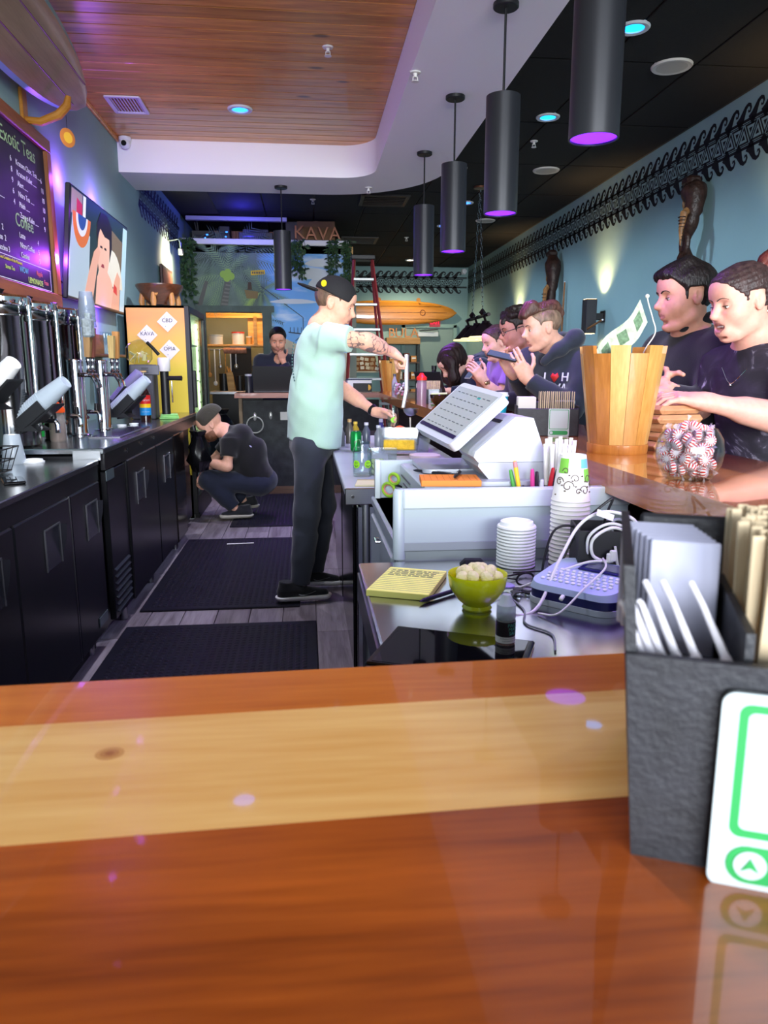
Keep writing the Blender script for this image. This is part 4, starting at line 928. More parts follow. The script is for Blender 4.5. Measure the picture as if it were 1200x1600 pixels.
# ================================================================ register on the cart
POSW = mat('register_white', '#c8cdd6', .3); POSG = mat('register_grey', '#aeb2bc', .35, .3)
t = thing('register_screen', 'white tilted register touchscreen on a metal stand', 'register', (.46, 2.2, 1.0135))
MB().at((.0, .07, .004)).prism(rrect(.24, .28, .03), 0, .012).build('base_plate', POSG, t)
MB().at((.055, .06, .012)).hull([(-.03, -.035, 0), (.03, -.035, 0), (.03, .035, 0), (-.03, .035, 0)], [(-.02, -.03, .12), (.035, -.03, .12), (.035, .03, .12), (-.02, .03, .12)]).build('stand', POSG, t)
O_ = Vector((.46, 2.2, 1.0135))
LL, LR, UL, UR = Vector((.338, 2.33, 1.135)), Vector((.392, 2.02, 1.108)), Vector((.497, 2.33, 1.272)), Vector((.55, 2.02, 1.258))
ex = (LR - LL).normalized(); ey = (UL - LL); ey = (ey - ex * ey.dot(ex)).normalized(); en = ex.cross(ey)
Wd, Hd = (LR - LL).length, (UL - LL).length
Mx = Matrix((ex, ey, en)).transposed().to_4x4(); Mx.translation = (LL + UR) / 2 - O_
def pm(): b = MB(); b.M = Mx.copy(); return b
if en.z < 0: raise RuntimeError('flip')
pm().prism(rrect(Wd, Hd, .018), -.03, 0).build('bezel', POSW, t)
sc_ = pm().box((0, .008, .0006), (Wd - .02, Hd - .05, .001)).build('screen', mat('pos_screen', '#99a19f', .15, emit=('#b4bab8', .12)), t)
m = pm()
for i in range(8):
    for j in range(6): m.box((-.11 + i * .032, -.062 + j * .026, .0016), (.016 if (i + j) % 3 else .022, .0022, .0006))
m.build('menu_text', mat('pos_text', '#4a5054', .5), sc_)
pm().box((0, -Hd / 2 + .026, .0016), (Wd - .022, .013, .0006)).build('task_bar', mat('pos_navy', '#12163a', .3, emit=('#12163a', .2)), sc_)
pm().box((.05, .065, .0016), (.02, .006, .0006)).build('highlight', mat('pos_teal', '#2a9a94', .3), sc_)
pm().box((Wd / 2 - .004, .02, -.015), (.01, .12, .012), .003).build('card_slot', POSG, t)
MB().at((.08, .05, .13), (0, R(-40), 0)).lathe([(.03, 0), (.04, .02), (.04, .06), (0, .07)], 20).build('hinge', POSW, t)
t = thing('receipt_printer', 'white wedge shaped receipt printer beside the register screen', 'printer', (.56, 2.07, 1.0135))
MB().at((.0, -.02, .0)).prism(rrect(.24, .3, .04), 0, .012).build('base_plate', POSG, t)
MB().at((0, 0, .012), (R(90), 0, 0)).prism([(-.07, 0), (.11, 0), (.095, .045), (-.098, .045), (-.1, .035)], -.1, .12).build('lower_body', mat('printer_grey', '#b8bcc2', .4), t)
MB().at((0, 0, .012), (R(90), 0, 0)).prism([(-.1, .046), (.095, .046), (.05, .165), (.0, .168), (-.108, .075), (-.112, .06)], -.1, .12).build('upper_body', POSW, t)
MB().at((-.02, .0, .162), (0, R(-40), 0)).box((0, 0, 0), (.012, .1, .004)).build('paper_slot', BLK, t)
# pads and pens near the register
t = thing('sticky_pad', 'orange lined sticky note pad on the cash drawer', 'notepad', (.385, 1.965, 1.0135), R(-6))
MB().box((0, 0, .008), (.16, .12, .016), .001).build('pages', mat('pad_orange', '#ea8a3c', .8), t)
m = MB()
for k in range(9): m.box((-.07 + k * .0175, -.0, .0163), (.0006, .118, .0004))
m.build('ruling', mat('pad_line', '#b8601c', .8), t)
def pen(name, label, loc, rz, col, tilt=0, L=.14):
    t = thing(name, label, 'pen', loc, rot=(0, tilt, rz))
    MB().at(rot=(0, R(90), 0)).lathe([(.001, -L / 2 - .012), (.004, -L / 2), (.0048, -L / 2 + .02), (.0048, L / 2 - .02), (.004, L / 2), (0, L / 2)], 12).build('barrel', mat('pen_' + col[1:], col, .35), t)
    MB().box((L / 2 - .03, 0, .0062), (.05, .003, .0016)).build('clip', STEELB, t)
    return t
pen('ballpoint_pen', 'black clear-barrel pen on the pale drawer box', (.37, 2.13, 1.02), R(-50), '#1d1d24')
pen('ballpoint_pen', 'black pen lying across the orange sticky pad', (.41, 1.98, 1.036), R(70), '#121216', L=.1)
pen('marker_pen', 'red marker pen beside the orange sticky pad', (.475, 2.02, 1.02), R(-30), '#c01f28')
t = thing('paper_sheet', 'white paper sheet under the orange pad', 'paper', (.5, 1.955, 1.0135), R(-4))
MB().box((0, 0, .0006), (.22, .07, .0008)).build('sheet', PAPER, t)
t = thing('scissors', 'scissors with lime green looped handles by the cart back panel', 'scissors', (.28, 2.4, .94), rot=(R(90), 0, R(-60))); t.scale = (.8, .8, .8)
for k, (cx, cy, r0) in enumerate(((-.028, -.02, .034), (.008, .03, .026))):
    o = MB().tube([(cx + r0 * math.cos(a) * 1.25, cy + r0 * .8 * math.sin(a), 0) for a in [2 * PI * i / 20 for i in range(20)]], .007, 8, closed=True).build('handle', mat('scissor_green', '#9bc93a', .4), t)
    MB().tube([(cx + r0 * .78 * math.cos(a) * 1.25, cy + r0 * .6 * math.sin(a), .0) for a in [2 * PI * i / 20 for i in range(20)]], .0035, 6, closed=True).build('grip', mat('scissor_pink', '#d98a7a', .5), o)
MB().prism([(0, .0), (.1, .0), (.02, .014)], -.002, .001).prism([(0, -.004), (.1, -.002), (.02, -.014)], -.001, .002).build('blades', CHROME, t)
# pen cup
t = thing('pen_cup', 'black pen cup full of pens hung on the cart rim', 'pen cup', (.6, 1.87, .895))
MB().lathe([(0, 0), (.04, 0), (.042, .12), (.039, .12), (.037, .004), (0, .004)], 20, False).build('cup', BLK, t)
for k, (dx, dy, c, lab, h) in enumerate(((-.026, 0, '#f2c832', 'yellow pencil', .175), (-.03, .01, '#57b04c', 'green marker', .15), (-.006, 0, '#e8489a', 'pink highlighter', .15), (.004, .012, '#2a1a2e', 'dark purple pen', .14), (.018, -.004, '#d02230', 'red marker', .155), (.027, .004, '#16161c', 'black pen', .15), (.03, -.01, '#1f4fc4', 'blue ballpoint pen', .15), (.0, -.02, '#e9e9ee', 'white pen', .13))):
    p = thing('pen', lab + ' sticking out of the black cup on the cart', 'pen', (.6 + dx, 1.87 + dy, .9), rot=(R(-dy * 500), R(dx * 420), 0))
    h += .012; MB().lathe([(0, 0), (.006, .01), (.006, h - .02), (.0045, h), (0, h + .002)], 10, False).build('barrel', mat('penc_' + c[1:], c, .4), p)
    if k == 0: MB().lathe([(.0057, h - .02), (.0057, h - .008), (.005, h)], 10, False).build('eraser', mat('eraser', '#d98a8a', .6), p)
# wrapped straws
t = thing('straw_cup', 'clear cup of paper wrapped straws next to the cart', 'cup', (.668, 1.9, .8912))
MB().lathe([(0, 0), (.032, 0), (.036, .11), (.034, .11), (.03, .004), (0, .004)], 20, False).build('cup', CUPT, t)
for k in range(27):
    a = k * 2.39; r0 = .0045 * math.sqrt(k) * 1.2
    p = thing('wrapped_straw', 'white paper wrapped straw bundled upright in the clear cup', 'straw', (.668 + r0 * math.cos(a), 1.9 + r0 * math.sin(a), .8955), rot=(R(-r0 * 120 * math.sin(a)), R(r0 * 120 * math.cos(a)), 0), group='paper wrapped straws')
    MB().cyl((0, 0, 0), (0, 0, .235 + .012 * math.sin(k * 3)), .0052, n=8).build('wrapper', PAPER, p)
# stacks on the steel table
TT = .8505
CUPP = mat('cup_pattern_white', '#ece8e4', .5)
t = None
INKB = mat('cup_print_brown', '#57483c', .6)
for k in range(16):
    z = TT + k * .0105
    c = thing('paper_cup', 'patterned white paper cup within the upside-down stack' if k < 15 else 'topmost upside-down paper cup with brown swirl print', 'cup', (.632, 1.7, z), group='stacked paper cups')
    last = k == 15
    MB().lathe([(.0455, 0), (.0475, .003), (.0455, .007), (.0315, .112), (.029, .112), (.029, .108), (0, .108)], 32, False).build('cup', CUPP, c)
def curl(cx, cz, r0, turns, s, zb):
    pts = []
    for i in range(18):
        u = i / 17; a = u * turns * 2 * PI; r_ = r0 * (1 - .75 * u); x = cx + s * r_ * math.cos(a); z = cz + r_ * math.sin(a)
        rr = .0455 - (z - .007) / .105 * .014 + .0008; th = x / .04
        pts.append((rr * math.sin(th), -rr * math.cos(th), z))
    return pts
m = MB()
for (cx, cz, r0, tn, s) in ((-.022, .04, .014, 1.1, 1), (-.005, .058, .011, 1.0, -1), (.018, .03, .013, 1.1, -1), (.03, .055, .012, 1.1, 1), (-.03, .075, .009, 1.0, -1), (.002, .028, .008, 1.0, 1), (-.045, .05, .012, 1.1, 1), (.05, .04, .012, 1.1, -1)): m.tube(curl(cx, cz, r0, tn, s, 0), .0011, 5)
for k in range(14):
    th = -1.3 + k * .2; z = .018 + (k * .037) % .05; rr = .0455 - (z - .007) / .105 * .014 + .0008
    m.sphere((rr * math.sin(th), -rr * math.cos(th), z), (.0028, .0014, .0018), 8, 5)
m.build('swirl_print', INKB, c)
def patch(nm, th0, th1, z0, z1, mm, par):
    b = MB(); vs = []
    for i in range(7):
        th = th0 + (th1 - th0) * i / 6
        for z in (z0, z1): rr = .0455 - (z - .007) / .105 * .014 + .0007; vs.append((rr * math.sin(th), -rr * math.cos(th), z))
    b.add(vs, [(2 * i, 2 * i + 2, 2 * i + 3, 2 * i + 1) for i in range(6)]).build(nm, mm, par)
patch('print_patch', .25, .95, .082, .104, mat('print_blue', '#6cb4dc', .6), c); patch('print_patch', .45, 1.1, .05, .08, mat('print_green', '#7cc04a', .6), c); patch('print_patch', -1.3, -.6, .07, .105, mat('print_green'), c)
for k in range(13):
    l = thing('cup_cover', 'white dome coffee cup cover within the stack' if k < 12 else 'uppermost white dome coffee cup cover of the stack', 'cup cover', (.5, 1.7, TT + k * .0078), group='stacked coffee cup covers')
    MB().lathe([(.046, 0), (.0475, .002), (.046, .006), (.041, .007), (.039, .016), (.034, .018), (.032, .015), (0, .015)], 32, False).build('lid', mat('lid_white', '#eceef0', .4), l)
# legal pad + pen
t = thing('legal_pad', 'yellow lined note pad on the steel table', 'notepad', (.215, 1.55, TT), R(-22))
MB().box((0, 0, .007), (.135, .19, .014), .001).build('pages', mat('pad_yellow', '#f2ec84', .8), t)
m = MB()
for k in range(13): m.box((0, -.08 + k * .0133, .0143), (.133, .0009, .0004))
m.build('ruling', mat('pad_rule', '#8a9a8a', .8), t)
m = MB(); random.seed(3)
for r_ in range(4):
    x = -.055
    while x < .05:
        w = random.uniform(.006, .016); m.box((x + w / 2, .068 - r_ * .0133 + .004, .0144), (w, .0035, .0004)); x += w + .004
m.build('handwriting', mat('hand_ink', '#6a6f5e', .8), t)
pen('ballpoint_pen', 'dark pen lying beside the yellow note pad', (.285, 1.47, TT + .006), R(38), '#16182a')
# green bowl with snacks
t = thing('snack_bowl', 'glossy lime yellow bowl on the steel table', 'bowl', (.33, 1.38, TT))
MB().lathe([(.028, 0), (.03, .004), (.026, .01), (.04, .022), (.055, .045), (.059, .07), (.0585, .074), (.056, .07), (.05, .045), (.03, .022), (0, .018)], 40, False).build('bowl', mat('bowl_lime', '#ccd010', .2, coat=.6), t)
random.seed(5)
for k in range(15):
    a = k * 2.39; r_ = .0105 * math.sqrt(k)
    p = thing('snack_puff', 'round cream coloured snack ball heaped in the lime bowl', 'snack', (.33 + r_ * math.cos(a), 1.38 + r_ * math.sin(a), TT + .066 + .016 * (1 - r_ / .045) + random.uniform(-.002, .004)), group='snack balls in the lime bowl', rot=(a, k, 0))
    MB().sphere((0, 0, 0), (.0135, .012, .0125), 12, 8).build('puff', mat('puff_cream', '#e6dcab', .8, bump=(200, .4)), p)
t = thing('earbud_case', 'small black earbud case behind the lime bowl', 'case', (.385, 1.66, TT), R(-8))
MB().box((0, 0, .014), (.062, .045, .028), .012).build('case', BLKM, t)
MB().tube([(.03, 0, .012), (.042, .004, .01), (.045, 0, .004), (.036, -.004, .006)], .0016, 6).build('ring', CHROME, t)
# e-liquid bottle
t = thing('dropper_bottle', 'small clear dropper bottle with black and pink label', 'bottle', (.331, 1.17, TT))
MB().lathe([(0, 0), (.0155, 0), (.0165, .003), (.0165, .05), (.0155, .054)], 24, False).build('bottle', thin_glass('eliquid', '#e6dcd4', .12, .1, .2), t)
MB().lathe([(0, .002), (.0158, .002), (.0158, .013), (0, .013)], 20, False).build('liquid', mat('eliquid_amber', '#8a3a1a', .2), t)
MB().lathe([(.0155, .053), (.0165, .055), (.016, .078), (.012, .083), (.007, .095), (0, .097)], 24, False).build('cap', thin_glass('cap_frost', '#e2e8ee', .1, .2, .6, '#cfd6dd'), t)
MB().lathe([(.0168, .024), (.0168, .05)], 24, False).build('label', mat('elabel_black', '#1d1418', .5), t)
MB().lathe([(.0168, .013), (.0168, .0238)], 24, False).build('warning_label', mat('elabel_white', '#e6e2da', .5), t)
def wraptxt(par, txt, size, zc, m, rr, th0, sx=1):
    vs, fs = text_mb(txt, size, .0002, sx=sx); MB().add([(rr * math.sin(x / rr + th0), -rr * math.cos(x / rr + th0), zc + yv) for x, yv, zz in vs], fs).build('lettering', m, par, angle=None)
for k, w in enumerate(('PACHA', 'MAMA', 'SALTS')): wraptxt(t, w, .0085, .0445 - k * .007, mat('mint_ink', '#6fdcc0', .5), .017, .75)
wraptxt(t, 'WARNING: THIS PRODUCT', .003, .021, INK, .017, .3); wraptxt(t, 'CONTAINS NICOTINE', .003, .017, INK, .017, .3)
# tablet
t = thing('tablet', 'black tablet lying face up on the steel table', 'tablet', (.235, 1.145, TT), R(-24))
MB().box((0, 0, .004), (.25, .18, .008), .003).build('body', BLKG, t)
MB().box((0, 0, .0083), (.23, .165, .0006)).build('screen', mat('tablet_glass', '#060609', .03), t)
# label maker
t = thing('label_maker', 'pale blue label maker with keyboard and small screen', 'label maker', (.565, 1.41, TT), R(-47))
MB().prism(rrect(.19, .17, .035), 0, .012).build('base', mat('lm_pale', '#c9d0e2', .4), t)
MB().at((0, 0, .012)).prism(rrect(.186, .166, .034), 0, .018).build('navy_band', mat('lm_navy', '#1d1c5c', .35), t)
b = MB(); R0 = rrect(.19, .17, .035); b.hull([(x, y, .03) for x, y in R0], [(x * .95, y * .95, .042 + (y + .085) / .17 * .022) for x, y in R0]); b.build('top_shell', mat('lm_blue', '#a8b6da', .4), t)
sl = math.atan(.022 / .17)
MB().at((.02, .045, .0615), (sl, 0, 0)).box((0, 0, 0), (.1, .05, .004), .002).build('screen_bezel', mat('lm_navy'), t)
MB().at((.02, .045, .0642), (sl, 0, 0)).box((0, 0, 0), (.075, .034, .001)).build('screen', mat('lm_screen', '#5a6270', .1), t)
kb = MB().box((0, 0, 0), (.0085, .0075, .004), .0015).mesh('key', mat('key_white', '#e6e6ee', .4))
for r_ in range(5):
    for c_ in range(11):
        y = .005 - r_ * .0145; o = link('key', kb, t, (-.07 + c_ * .0135 + (r_ % 2) * .005, y, .0545 + (y) * .129)); o.rotation_euler = (sl, 0, 0)
# black box with cables
t = thing('cable_box', 'black open box holding a bundle of tangled cables', 'box', (.66, 1.53, TT), R(-12))
bx = mat('box_black', '#17181d', .6)
MB().box((0, -.06, .065), (.15, .004, .13)).box((0, .06, .065), (.15, .004, .13)).box((-.073, 0, .065), (.004, .12, .13)).box((.073, 0, .065), (.004, .12, .13)).box((0, 0, .003), (.15, .12, .006)).build('tray', bx, t)
WC = mat('cable_white', '#e6e6e4', .45); BC = mat('cable_black', '#121216', .45); GC = mat('cable_grey', '#7d8288', .5)
def cable(label, pts, r, m, plugs=()):
    t = thing('cable', label, 'cable', pts[0])
    o = Vector(pts[0]); pp = smooth_path(pts, 8)
    MB().tube([Vector(p) - o for p in pp], r, 8).build('cord', m, t)
    for (p, d, s) in plugs: MB().at(Vector(p) - o, d).box((0, 0, 0), s, .002).build('plug', m, t)
    return t
cable('thick white cable looped over the black box', [(.36, 1.33, TT + .004), (.44, 1.35, TT + .003), (.52, 1.45, TT + .075), (.58, 1.5, TT + .14), (.63, 1.49, TT + .17), (.69, 1.48, TT + .155), (.7, 1.48, TT + .12), (.645, 1.475, TT + .138), (.6, 1.47, TT + .115), (.6, 1.465, TT + .08), (.63, 1.46, TT + .068), (.635, 1.45, TT + .075)], .0034, WC, [((.637, 1.45, TT + .083), (0, 0, 0), (.014, .008, .024))])
cable('white charging cable curling across the label maker', [(.39, 1.6, TT + .003), (.44, 1.5, TT + .004), (.5, 1.46, TT + .04), (.58, 1.45, TT + .07), (.63, 1.45, TT + .07)], .0025, WC, [((.632, 1.452, TT + .078), (0, 0, R(20)), (.016, .009, .02))])
cable('thin white cable lying over the label maker keys', [(.44, 1.33, TT + .003), (.47, 1.3, TT + .012), (.53, 1.33, TT + .05), (.6, 1.4, TT + .07), (.62, 1.46, TT + .075)], .0022, WC, [((.49, 1.34, TT + .03), (R(20), 0, R(60)), (.024, .008, .007))])
cable('grey cable trailing over the steel table front', [(.41, 1.47, TT + .002), (.42, 1.36, TT + .002), (.4, 1.28, TT + .002), (.43, 1.22, TT + .002), (.41, 1.14, TT + .002)], .002, GC)
cable('black cable arching up behind the label maker', [(.5, 1.5, TT + .003), (.515, 1.53, TT + .06), (.545, 1.56, TT + .115), (.585, 1.56, TT + .125), (.6, 1.55, TT + .1)], .0028, BC)
cable('black cable rising tall in front of the paper cups', [(.545, 1.52, TT + .003), (.56, 1.54, TT + .05), (.6, 1.54, TT + .13), (.66, 1.53, TT + .19), (.655, 1.53, TT + .165), (.64, 1.54, TT + .1)], .003, BC)
cable('bundled grey cables poking out of the black box', [(.64, 1.5, TT + .11), (.66, 1.5, TT + .15), (.7, 1.5, TT + .13), (.68, 1.5, TT + .08), (.65, 1.51, TT + .14)], .0032, GC)
t = thing('cable_tag', 'white paper tag on the looped white cable', 'tag', (.627, 1.478, TT + .165), rot=(R(70), R(20), 0)); MB().box((0, 0, 0), (.04, .014, .001)).build('paper', PAPER, t)
t = thing('sunglasses', 'folded black glasses lying beside the keys', 'glasses', (.5, 1.53, TT + .004), R(15))
for s in (-1, 1): MB().tube([(s * .03 + .022 * math.cos(a), 0, .012 + .014 * math.sin(a)) for a in [2 * PI * i / 16 for i in range(16)]], .0025, 6, closed=True).build('rim', BLK, t)
MB().tube([(-.055, 0, .014), (-.06, .05, .006), (.02, .075, .002)], .002, 6).tube([(.055, 0, .014), (.058, .06, .006), (-.01, .085, .002)], .002, 6).build('temples', BLK, t)
t = thing('key_ring', 'bunch of keys on a ring beside the lime bowl', 'keys', (.44, 1.47, TT + .003))
MB().tube([(.016 * math.cos(a), .016 * math.sin(a), .001) for a in [2 * PI * i / 16 for i in range(16)]], .0014, 6, closed=True).build('ring', CHROME, t)
for k, a in enumerate((-40, -15, 15, 200, 240)):
    m = MB().at((0, 0, k * .0018), (0, 0, R(a))); m.box((.045, 0, 0), (.04, .006, .0018)).lathe([(0, -.001), (.011, -.001), (.011, .001), (0, .001)], 14); m.M = Matrix.Rotation(R(a), 4, 'Z') @ Matrix.Translation((.022, 0, k * .0018)); m.lathe([(.011, -.001), (.011, .001)], 14)
    m.build('key', [CHROME, BLK, STEELB][k % 3], t)
MB().at((-.015, .035, .002)).lathe([(0, 0), (.018, 0), (.018, .004), (.014, .006), (0, .006)], 20).build('fob', mat('fob_violet', '#8a86b8', .3), t)
# ================================================================ near black caddy on the front bar
cd = thing('napkin_caddy', 'tall black bar caddy with napkins and green framed sign', 'caddy', (.158, .317, BZ), rot=(0, 0, R(-23)))
CAD = mat('caddy_black', '#232429', .5, var=(60, .3), bump=(260, .12))
CL, CDp, CH_ = .24, .14, .108
MB().hull([(0, 0, 0), (CL, 0, 0), (CL, .005, 0), (0, .005, 0)], [(-.0085, -.006, CH_), (CL + .01, -.006, CH_), (CL + .01, -.001, CH_), (-.0085, -.001, CH_)]).build('front_wall', CAD, cd)
MB().hull([(0, 0, 0), (.005, 0, 0), (.005, CDp, 0), (0, CDp, 0)], [(-.012, -.002, .15), (-.007, -.002, .15), (-.007, CDp, .15), (-.012, CDp, .15)]).build('side_wall', CAD, cd)
MB().box((CL - .0025, CDp / 2, .075), (.005, CDp, .15), .002).build('side_wall', CAD, cd)
MB().box((CL / 2, CDp - .0025, .075), (CL, .005, .15), .002).build('back_wall', CAD, cd)
MB().box((CL / 2, CDp / 2, .0025), (CL, CDp, .005)).build('floor_plate', CAD, cd)
MB().box((.046, CDp / 2, .06), (.004, CDp - .01, .12)).build('divider', CAD, cd)
MB().box((CL / 2, .06, .045), (CL - .02, .1, .004)).build('inner_ledge', CAD, cd)
def in_caddy(x, y, z, rx=0, ry=0, rz=0):
    c_, s_ = math.cos(R(-23)), math.sin(R(-23)); return (.158 + x * c_ - y * s_, .317 + x * s_ + y * c_, BZ + z)
for k in range(7):
    t = thing('napkin', 'folded white paper napkin packed in the near black caddy', 'napkin', in_caddy(.0225, .078 + k * .0082, .076), rot=(R(-4), 0, R(-23)), group='napkins in the near caddy')
    MB().box((-.002 * k, 0, .036), (.043 - .001 * (6 - k), .003, .066), .001).build('sheet', mat('napkin_violet_lit', '#b4b6cc', .9), t)  # lilac base colour carries the violet light falling on white paper
for k in range(6):
    t = thing('coffee_stirrer', 'white plastic stirrer leaning in the near black caddy' , 'stirrer', in_caddy([.0, .0045, .009, .016, .025, .039][k], .012 + .002 * k, .1), rot=(R(-40), R(-26), R(-23)), group='white stirrers in the near caddy')
    MB().tube([(0, 0, 0), (0, 0, .03), (-.001, 0, .044 if k > 2 else .032)], [.0022, .0016, .0016], 8).sphere((0, 0, -.002), (.003, .003, .006), 10, 6).build('stick', mat('stirrer_white', '#e6e4ec', .4), t)
random.seed(9)
for r_ in range(12):
    for c_ in range(14):
        t = thing('wood_stirrer', 'flat birch stirrer standing in the near black caddy bundle', 'stirrer', in_caddy(.053 + c_ * .0098 + random.uniform(-.001, .001), .022 + r_ * .0095 + random.uniform(-.001, .001), .008), rot=(R(random.uniform(-2, 2)), R(random.uniform(-2, 2)), R(-23 + random.uniform(-25, 25))), group='birch stirrers in the near caddy')
        if r_ == 0 and c_ == 0: st_me = MB().box((0, 0, .078), (.0062, .0016, .148), .0006).mesh('stick', mat('birch', '#d8c3a0', .7, var=(8, .15)))
        link('stick', st_me, t)
sg = thing('menu_sign', 'white rounded sign with green frame and footer on near caddy', 'sign', in_caddy(.119, -.008, .0), rot=(R(90), 0, R(-23)))
MB().at((.0, .048, 0)).prism(rrect(.17, .098, .006), 0, .0025).build('plate', mat('sign_white', '#b2bec0', .4), sg)
GRN = mat('sign_green', '#1c8c44', .5)
o2, i2 = rrect(.155, .066, .005), rrect(.147, .058, .003)
m = MB().at((.0, .059, .0026)); n = len(o2); m.add([(x, y, 0) for x, y in o2] + [(x, y, 0) for x, y in i2], [(i, (i + 1) % n, n + (i + 1) % n, n + i) for i in range(n)]); m.build('green_frame', GRN, sg)
MB().at((.0, .0125, .0026)).prism(rrect(.155, .019, .0092), 0, .0004).build('green_footer', GRN, sg)
MB().at((-.067, .0125, .0032)).lathe([(0, .0003), (.0072, .0003), (.0072, 0)], 20, False).build('white_disc', mat('sign_white'), sg)
MB().at((-.067, .0125, .0037)).prism([(-.004, -.003), (.0, -.001), (.004, -.003), (.0, .004)], 0, .0003).build('tree_emblem', GRN, sg)
# ================================================================ middle caddy on the right bar
def mid_caddy(x, y, rz, s, label, nap, lab2, lab3, green=True, W=.22):
    t = thing('napkin_caddy', label, 'caddy', (x, y, BZ), rz)
    m = MB().box((0, -.06, .05), (W, .005, .1), .002).build('front_wall', CAD, t)
    for sx in (-1, 1): MB().box((sx * W / 2, 0, .055), (.005, .125, .11), .002).build('side_wall', CAD, t)
    MB().box((0, .06, .06), (W, .005, .12), .002).build('back_wall', CAD, t)
    MB().box((0, 0, .003), (W, .12, .005)).build('floor_plate', CAD, t)
    c_, s_ = math.cos(rz), math.sin(rz)
    def wp(a, b, c): return (x + a * c_ - b * s_, y + a * s_ + b * c_, BZ + c)
    for k in range(nap):
        q = thing('napkin', lab2, 'napkin', wp(-W * .2 + .0 * k, -.04 + k * .08 / nap, .01), rz, group=lab2)
        MB().box((-W * .14, 0, .065), (W * .3, .006, .13), .002).build('sheet', mat('napkin_warm', '#d8d2c8', .9), q)
    for k in range(34):
        q = thing('wood_stirrer', lab3, 'stirrer', wp(-W * .12 + (k % 17) * W * .034, -.04 + (k // 17) * .05, .008), rot=(0, R(random.uniform(-1.5, 1.5)), rz + R(random.uniform(60, 120))), group=lab3)
        link('stick', st_me, q)
    if green:
        q = thing('menu_sign', 'small white sign with green edge on the caddy beside the bucket' if W > .2 else 'small white sign with green edge on the far caddy', 'sign', wp(W * .18, -.066, .0), rot=(R(90), 0, rz))
        MB().at((0, .05, 0)).prism(rrect(.075, .1, .004), 0, .002).build('plate', mat('sign_white'), q)
        o2, i2 = rrect(.069, .07, .004), rrect(.065, .066, .003); n = len(o2)
        MB().at((0, .061, .0022)).add([(x_, y_, 0) for x_, y_ in o2] + [(x_, y_, 0) for x_, y_ in i2], [(i, (i + 1) % n, n + (i + 1) % n, n + i) for i in range(n)]).build('green_frame', GRN, q)
        MB().at((.0, .013, .0022)).prism(rrect(.066, .015, .007), 0, .0004).build('green_footer', GRN, q)
        MB().at((-.026, .013, .0028)).lathe([(0, .0003), (.0055, .0003), (.0055, 0)], 16, False).build('white_disc', mat('sign_white'), q)
    return t
mid_caddy(.885, 2.68, R(-12), 1, 'black napkin caddy on the bar beyond the wooden bucket', 8, 'white napkins in the caddy beyond the bucket', 'birch stirrers in the caddy beyond the bucket')
mid_caddy(.875, 5.3, R(-5), 1, 'small steel toned napkin caddy at the far part of the bar', 4, 'white napkins in the small far caddy', 'birch stirrers in the small far caddy', W=.18)
# ================================================================ wooden bucket, bill, pouches, candy bowl
bk = thing('wooden_bucket', 'wooden stave bucket with uneven castle-like rim on the bar', 'bucket', (.91, 2.09, BZ))
ST = [wood('stave_%d' % k, a, b_, 'z', .35, coat=.3, scale=1.6, bump=.05) for k, (a, b_) in enumerate((('#dcb068', '#c08a40'), ('#bd7c38', '#985c22'), ('#cc944c', '#a8702c')))]
NS = 14
for k in range(NS):
    a0, a1 = 2 * PI * k / NS + .005, 2 * PI * (k + 1) / NS - .005; h = .305 if k % 2 else .283
    def ring(r, z): return [(r * math.cos(a), r * math.sin(a), z) for a in (a0, (a0 + a1) / 2, a1)]
    rb, rt_ = .083, .121
    bot = ring(rb, .02) + list(reversed(ring(rb - .014, .02))); top = ring(rt_ * (h / .305) ** .3, h) + list(reversed(ring(rt_ * (h / .305) ** .3 - .014, h)))
    MB().hull(bot, top).build('stave', ST[k % 3 if k % 2 else (k // 2) % 3], bk)
MB().lathe([(.0, 0), (.084, 0), (.086, .004), (.087, .026), (.082, .028), (0, .028)], 40).build('base_ring', ST[1], bk)
bl = thing('banknote', 'green dollar bill propped up out of the wooden bucket', 'banknote', (.935, 2.06, BZ + .27))
vs = []; fs = []
for i in range(13):
    u = i / 12
    for j in range(5):
        v = j / 4 - .5
        p = Vector((-.107 + .123 * u, -.01 + .012 * math.sin(u * 7), -.009 + .137 * u)) + Vector((-.026, .0, .062)) * (-v) + Vector((0, 0, .006 * math.sin(u * 7)))
        vs.append(tuple(p))
for i in range(12):
    for j in range(4): fs.append((i * 5 + j, (i + 1) * 5 + j, (i + 1) * 5 + j + 1, i * 5 + j + 1))
MB().add(vs, fs).build('note', mat('bill_green', '#a9b59a', .8, var=(60, .3)), bl, angle=None)
inn = [(i, j) for i in range(2, 11) for j in range(1, 4)]
m = MB(); m.add([(x, y - .0012, z) for x, y, z in vs], [f for n_, f in enumerate(fs) if (n_ // 4 in (1, 2, 9, 10)) and n_ % 4 in (1, 2) or (n_ // 4 in (5, 6) and n_ % 4 in (1, 2))]); m.build('print', mat('bill_ink', '#5e7a5a', .8, var=(120, .4)), bl, angle=None)
MB().tube(smooth_path([(.0, -.01, -.05), (.02, -.012, .02), (.045, -.02, .07), (.035, -.02, .11), (.02, -.02, .15), (.016, -.02, .165)]), .0018, 6).sphere((.015, -.02, .17), .006, 8, 6).build('wire_clip', mat('wire_pale', '#d9d2c6', .4), bl)
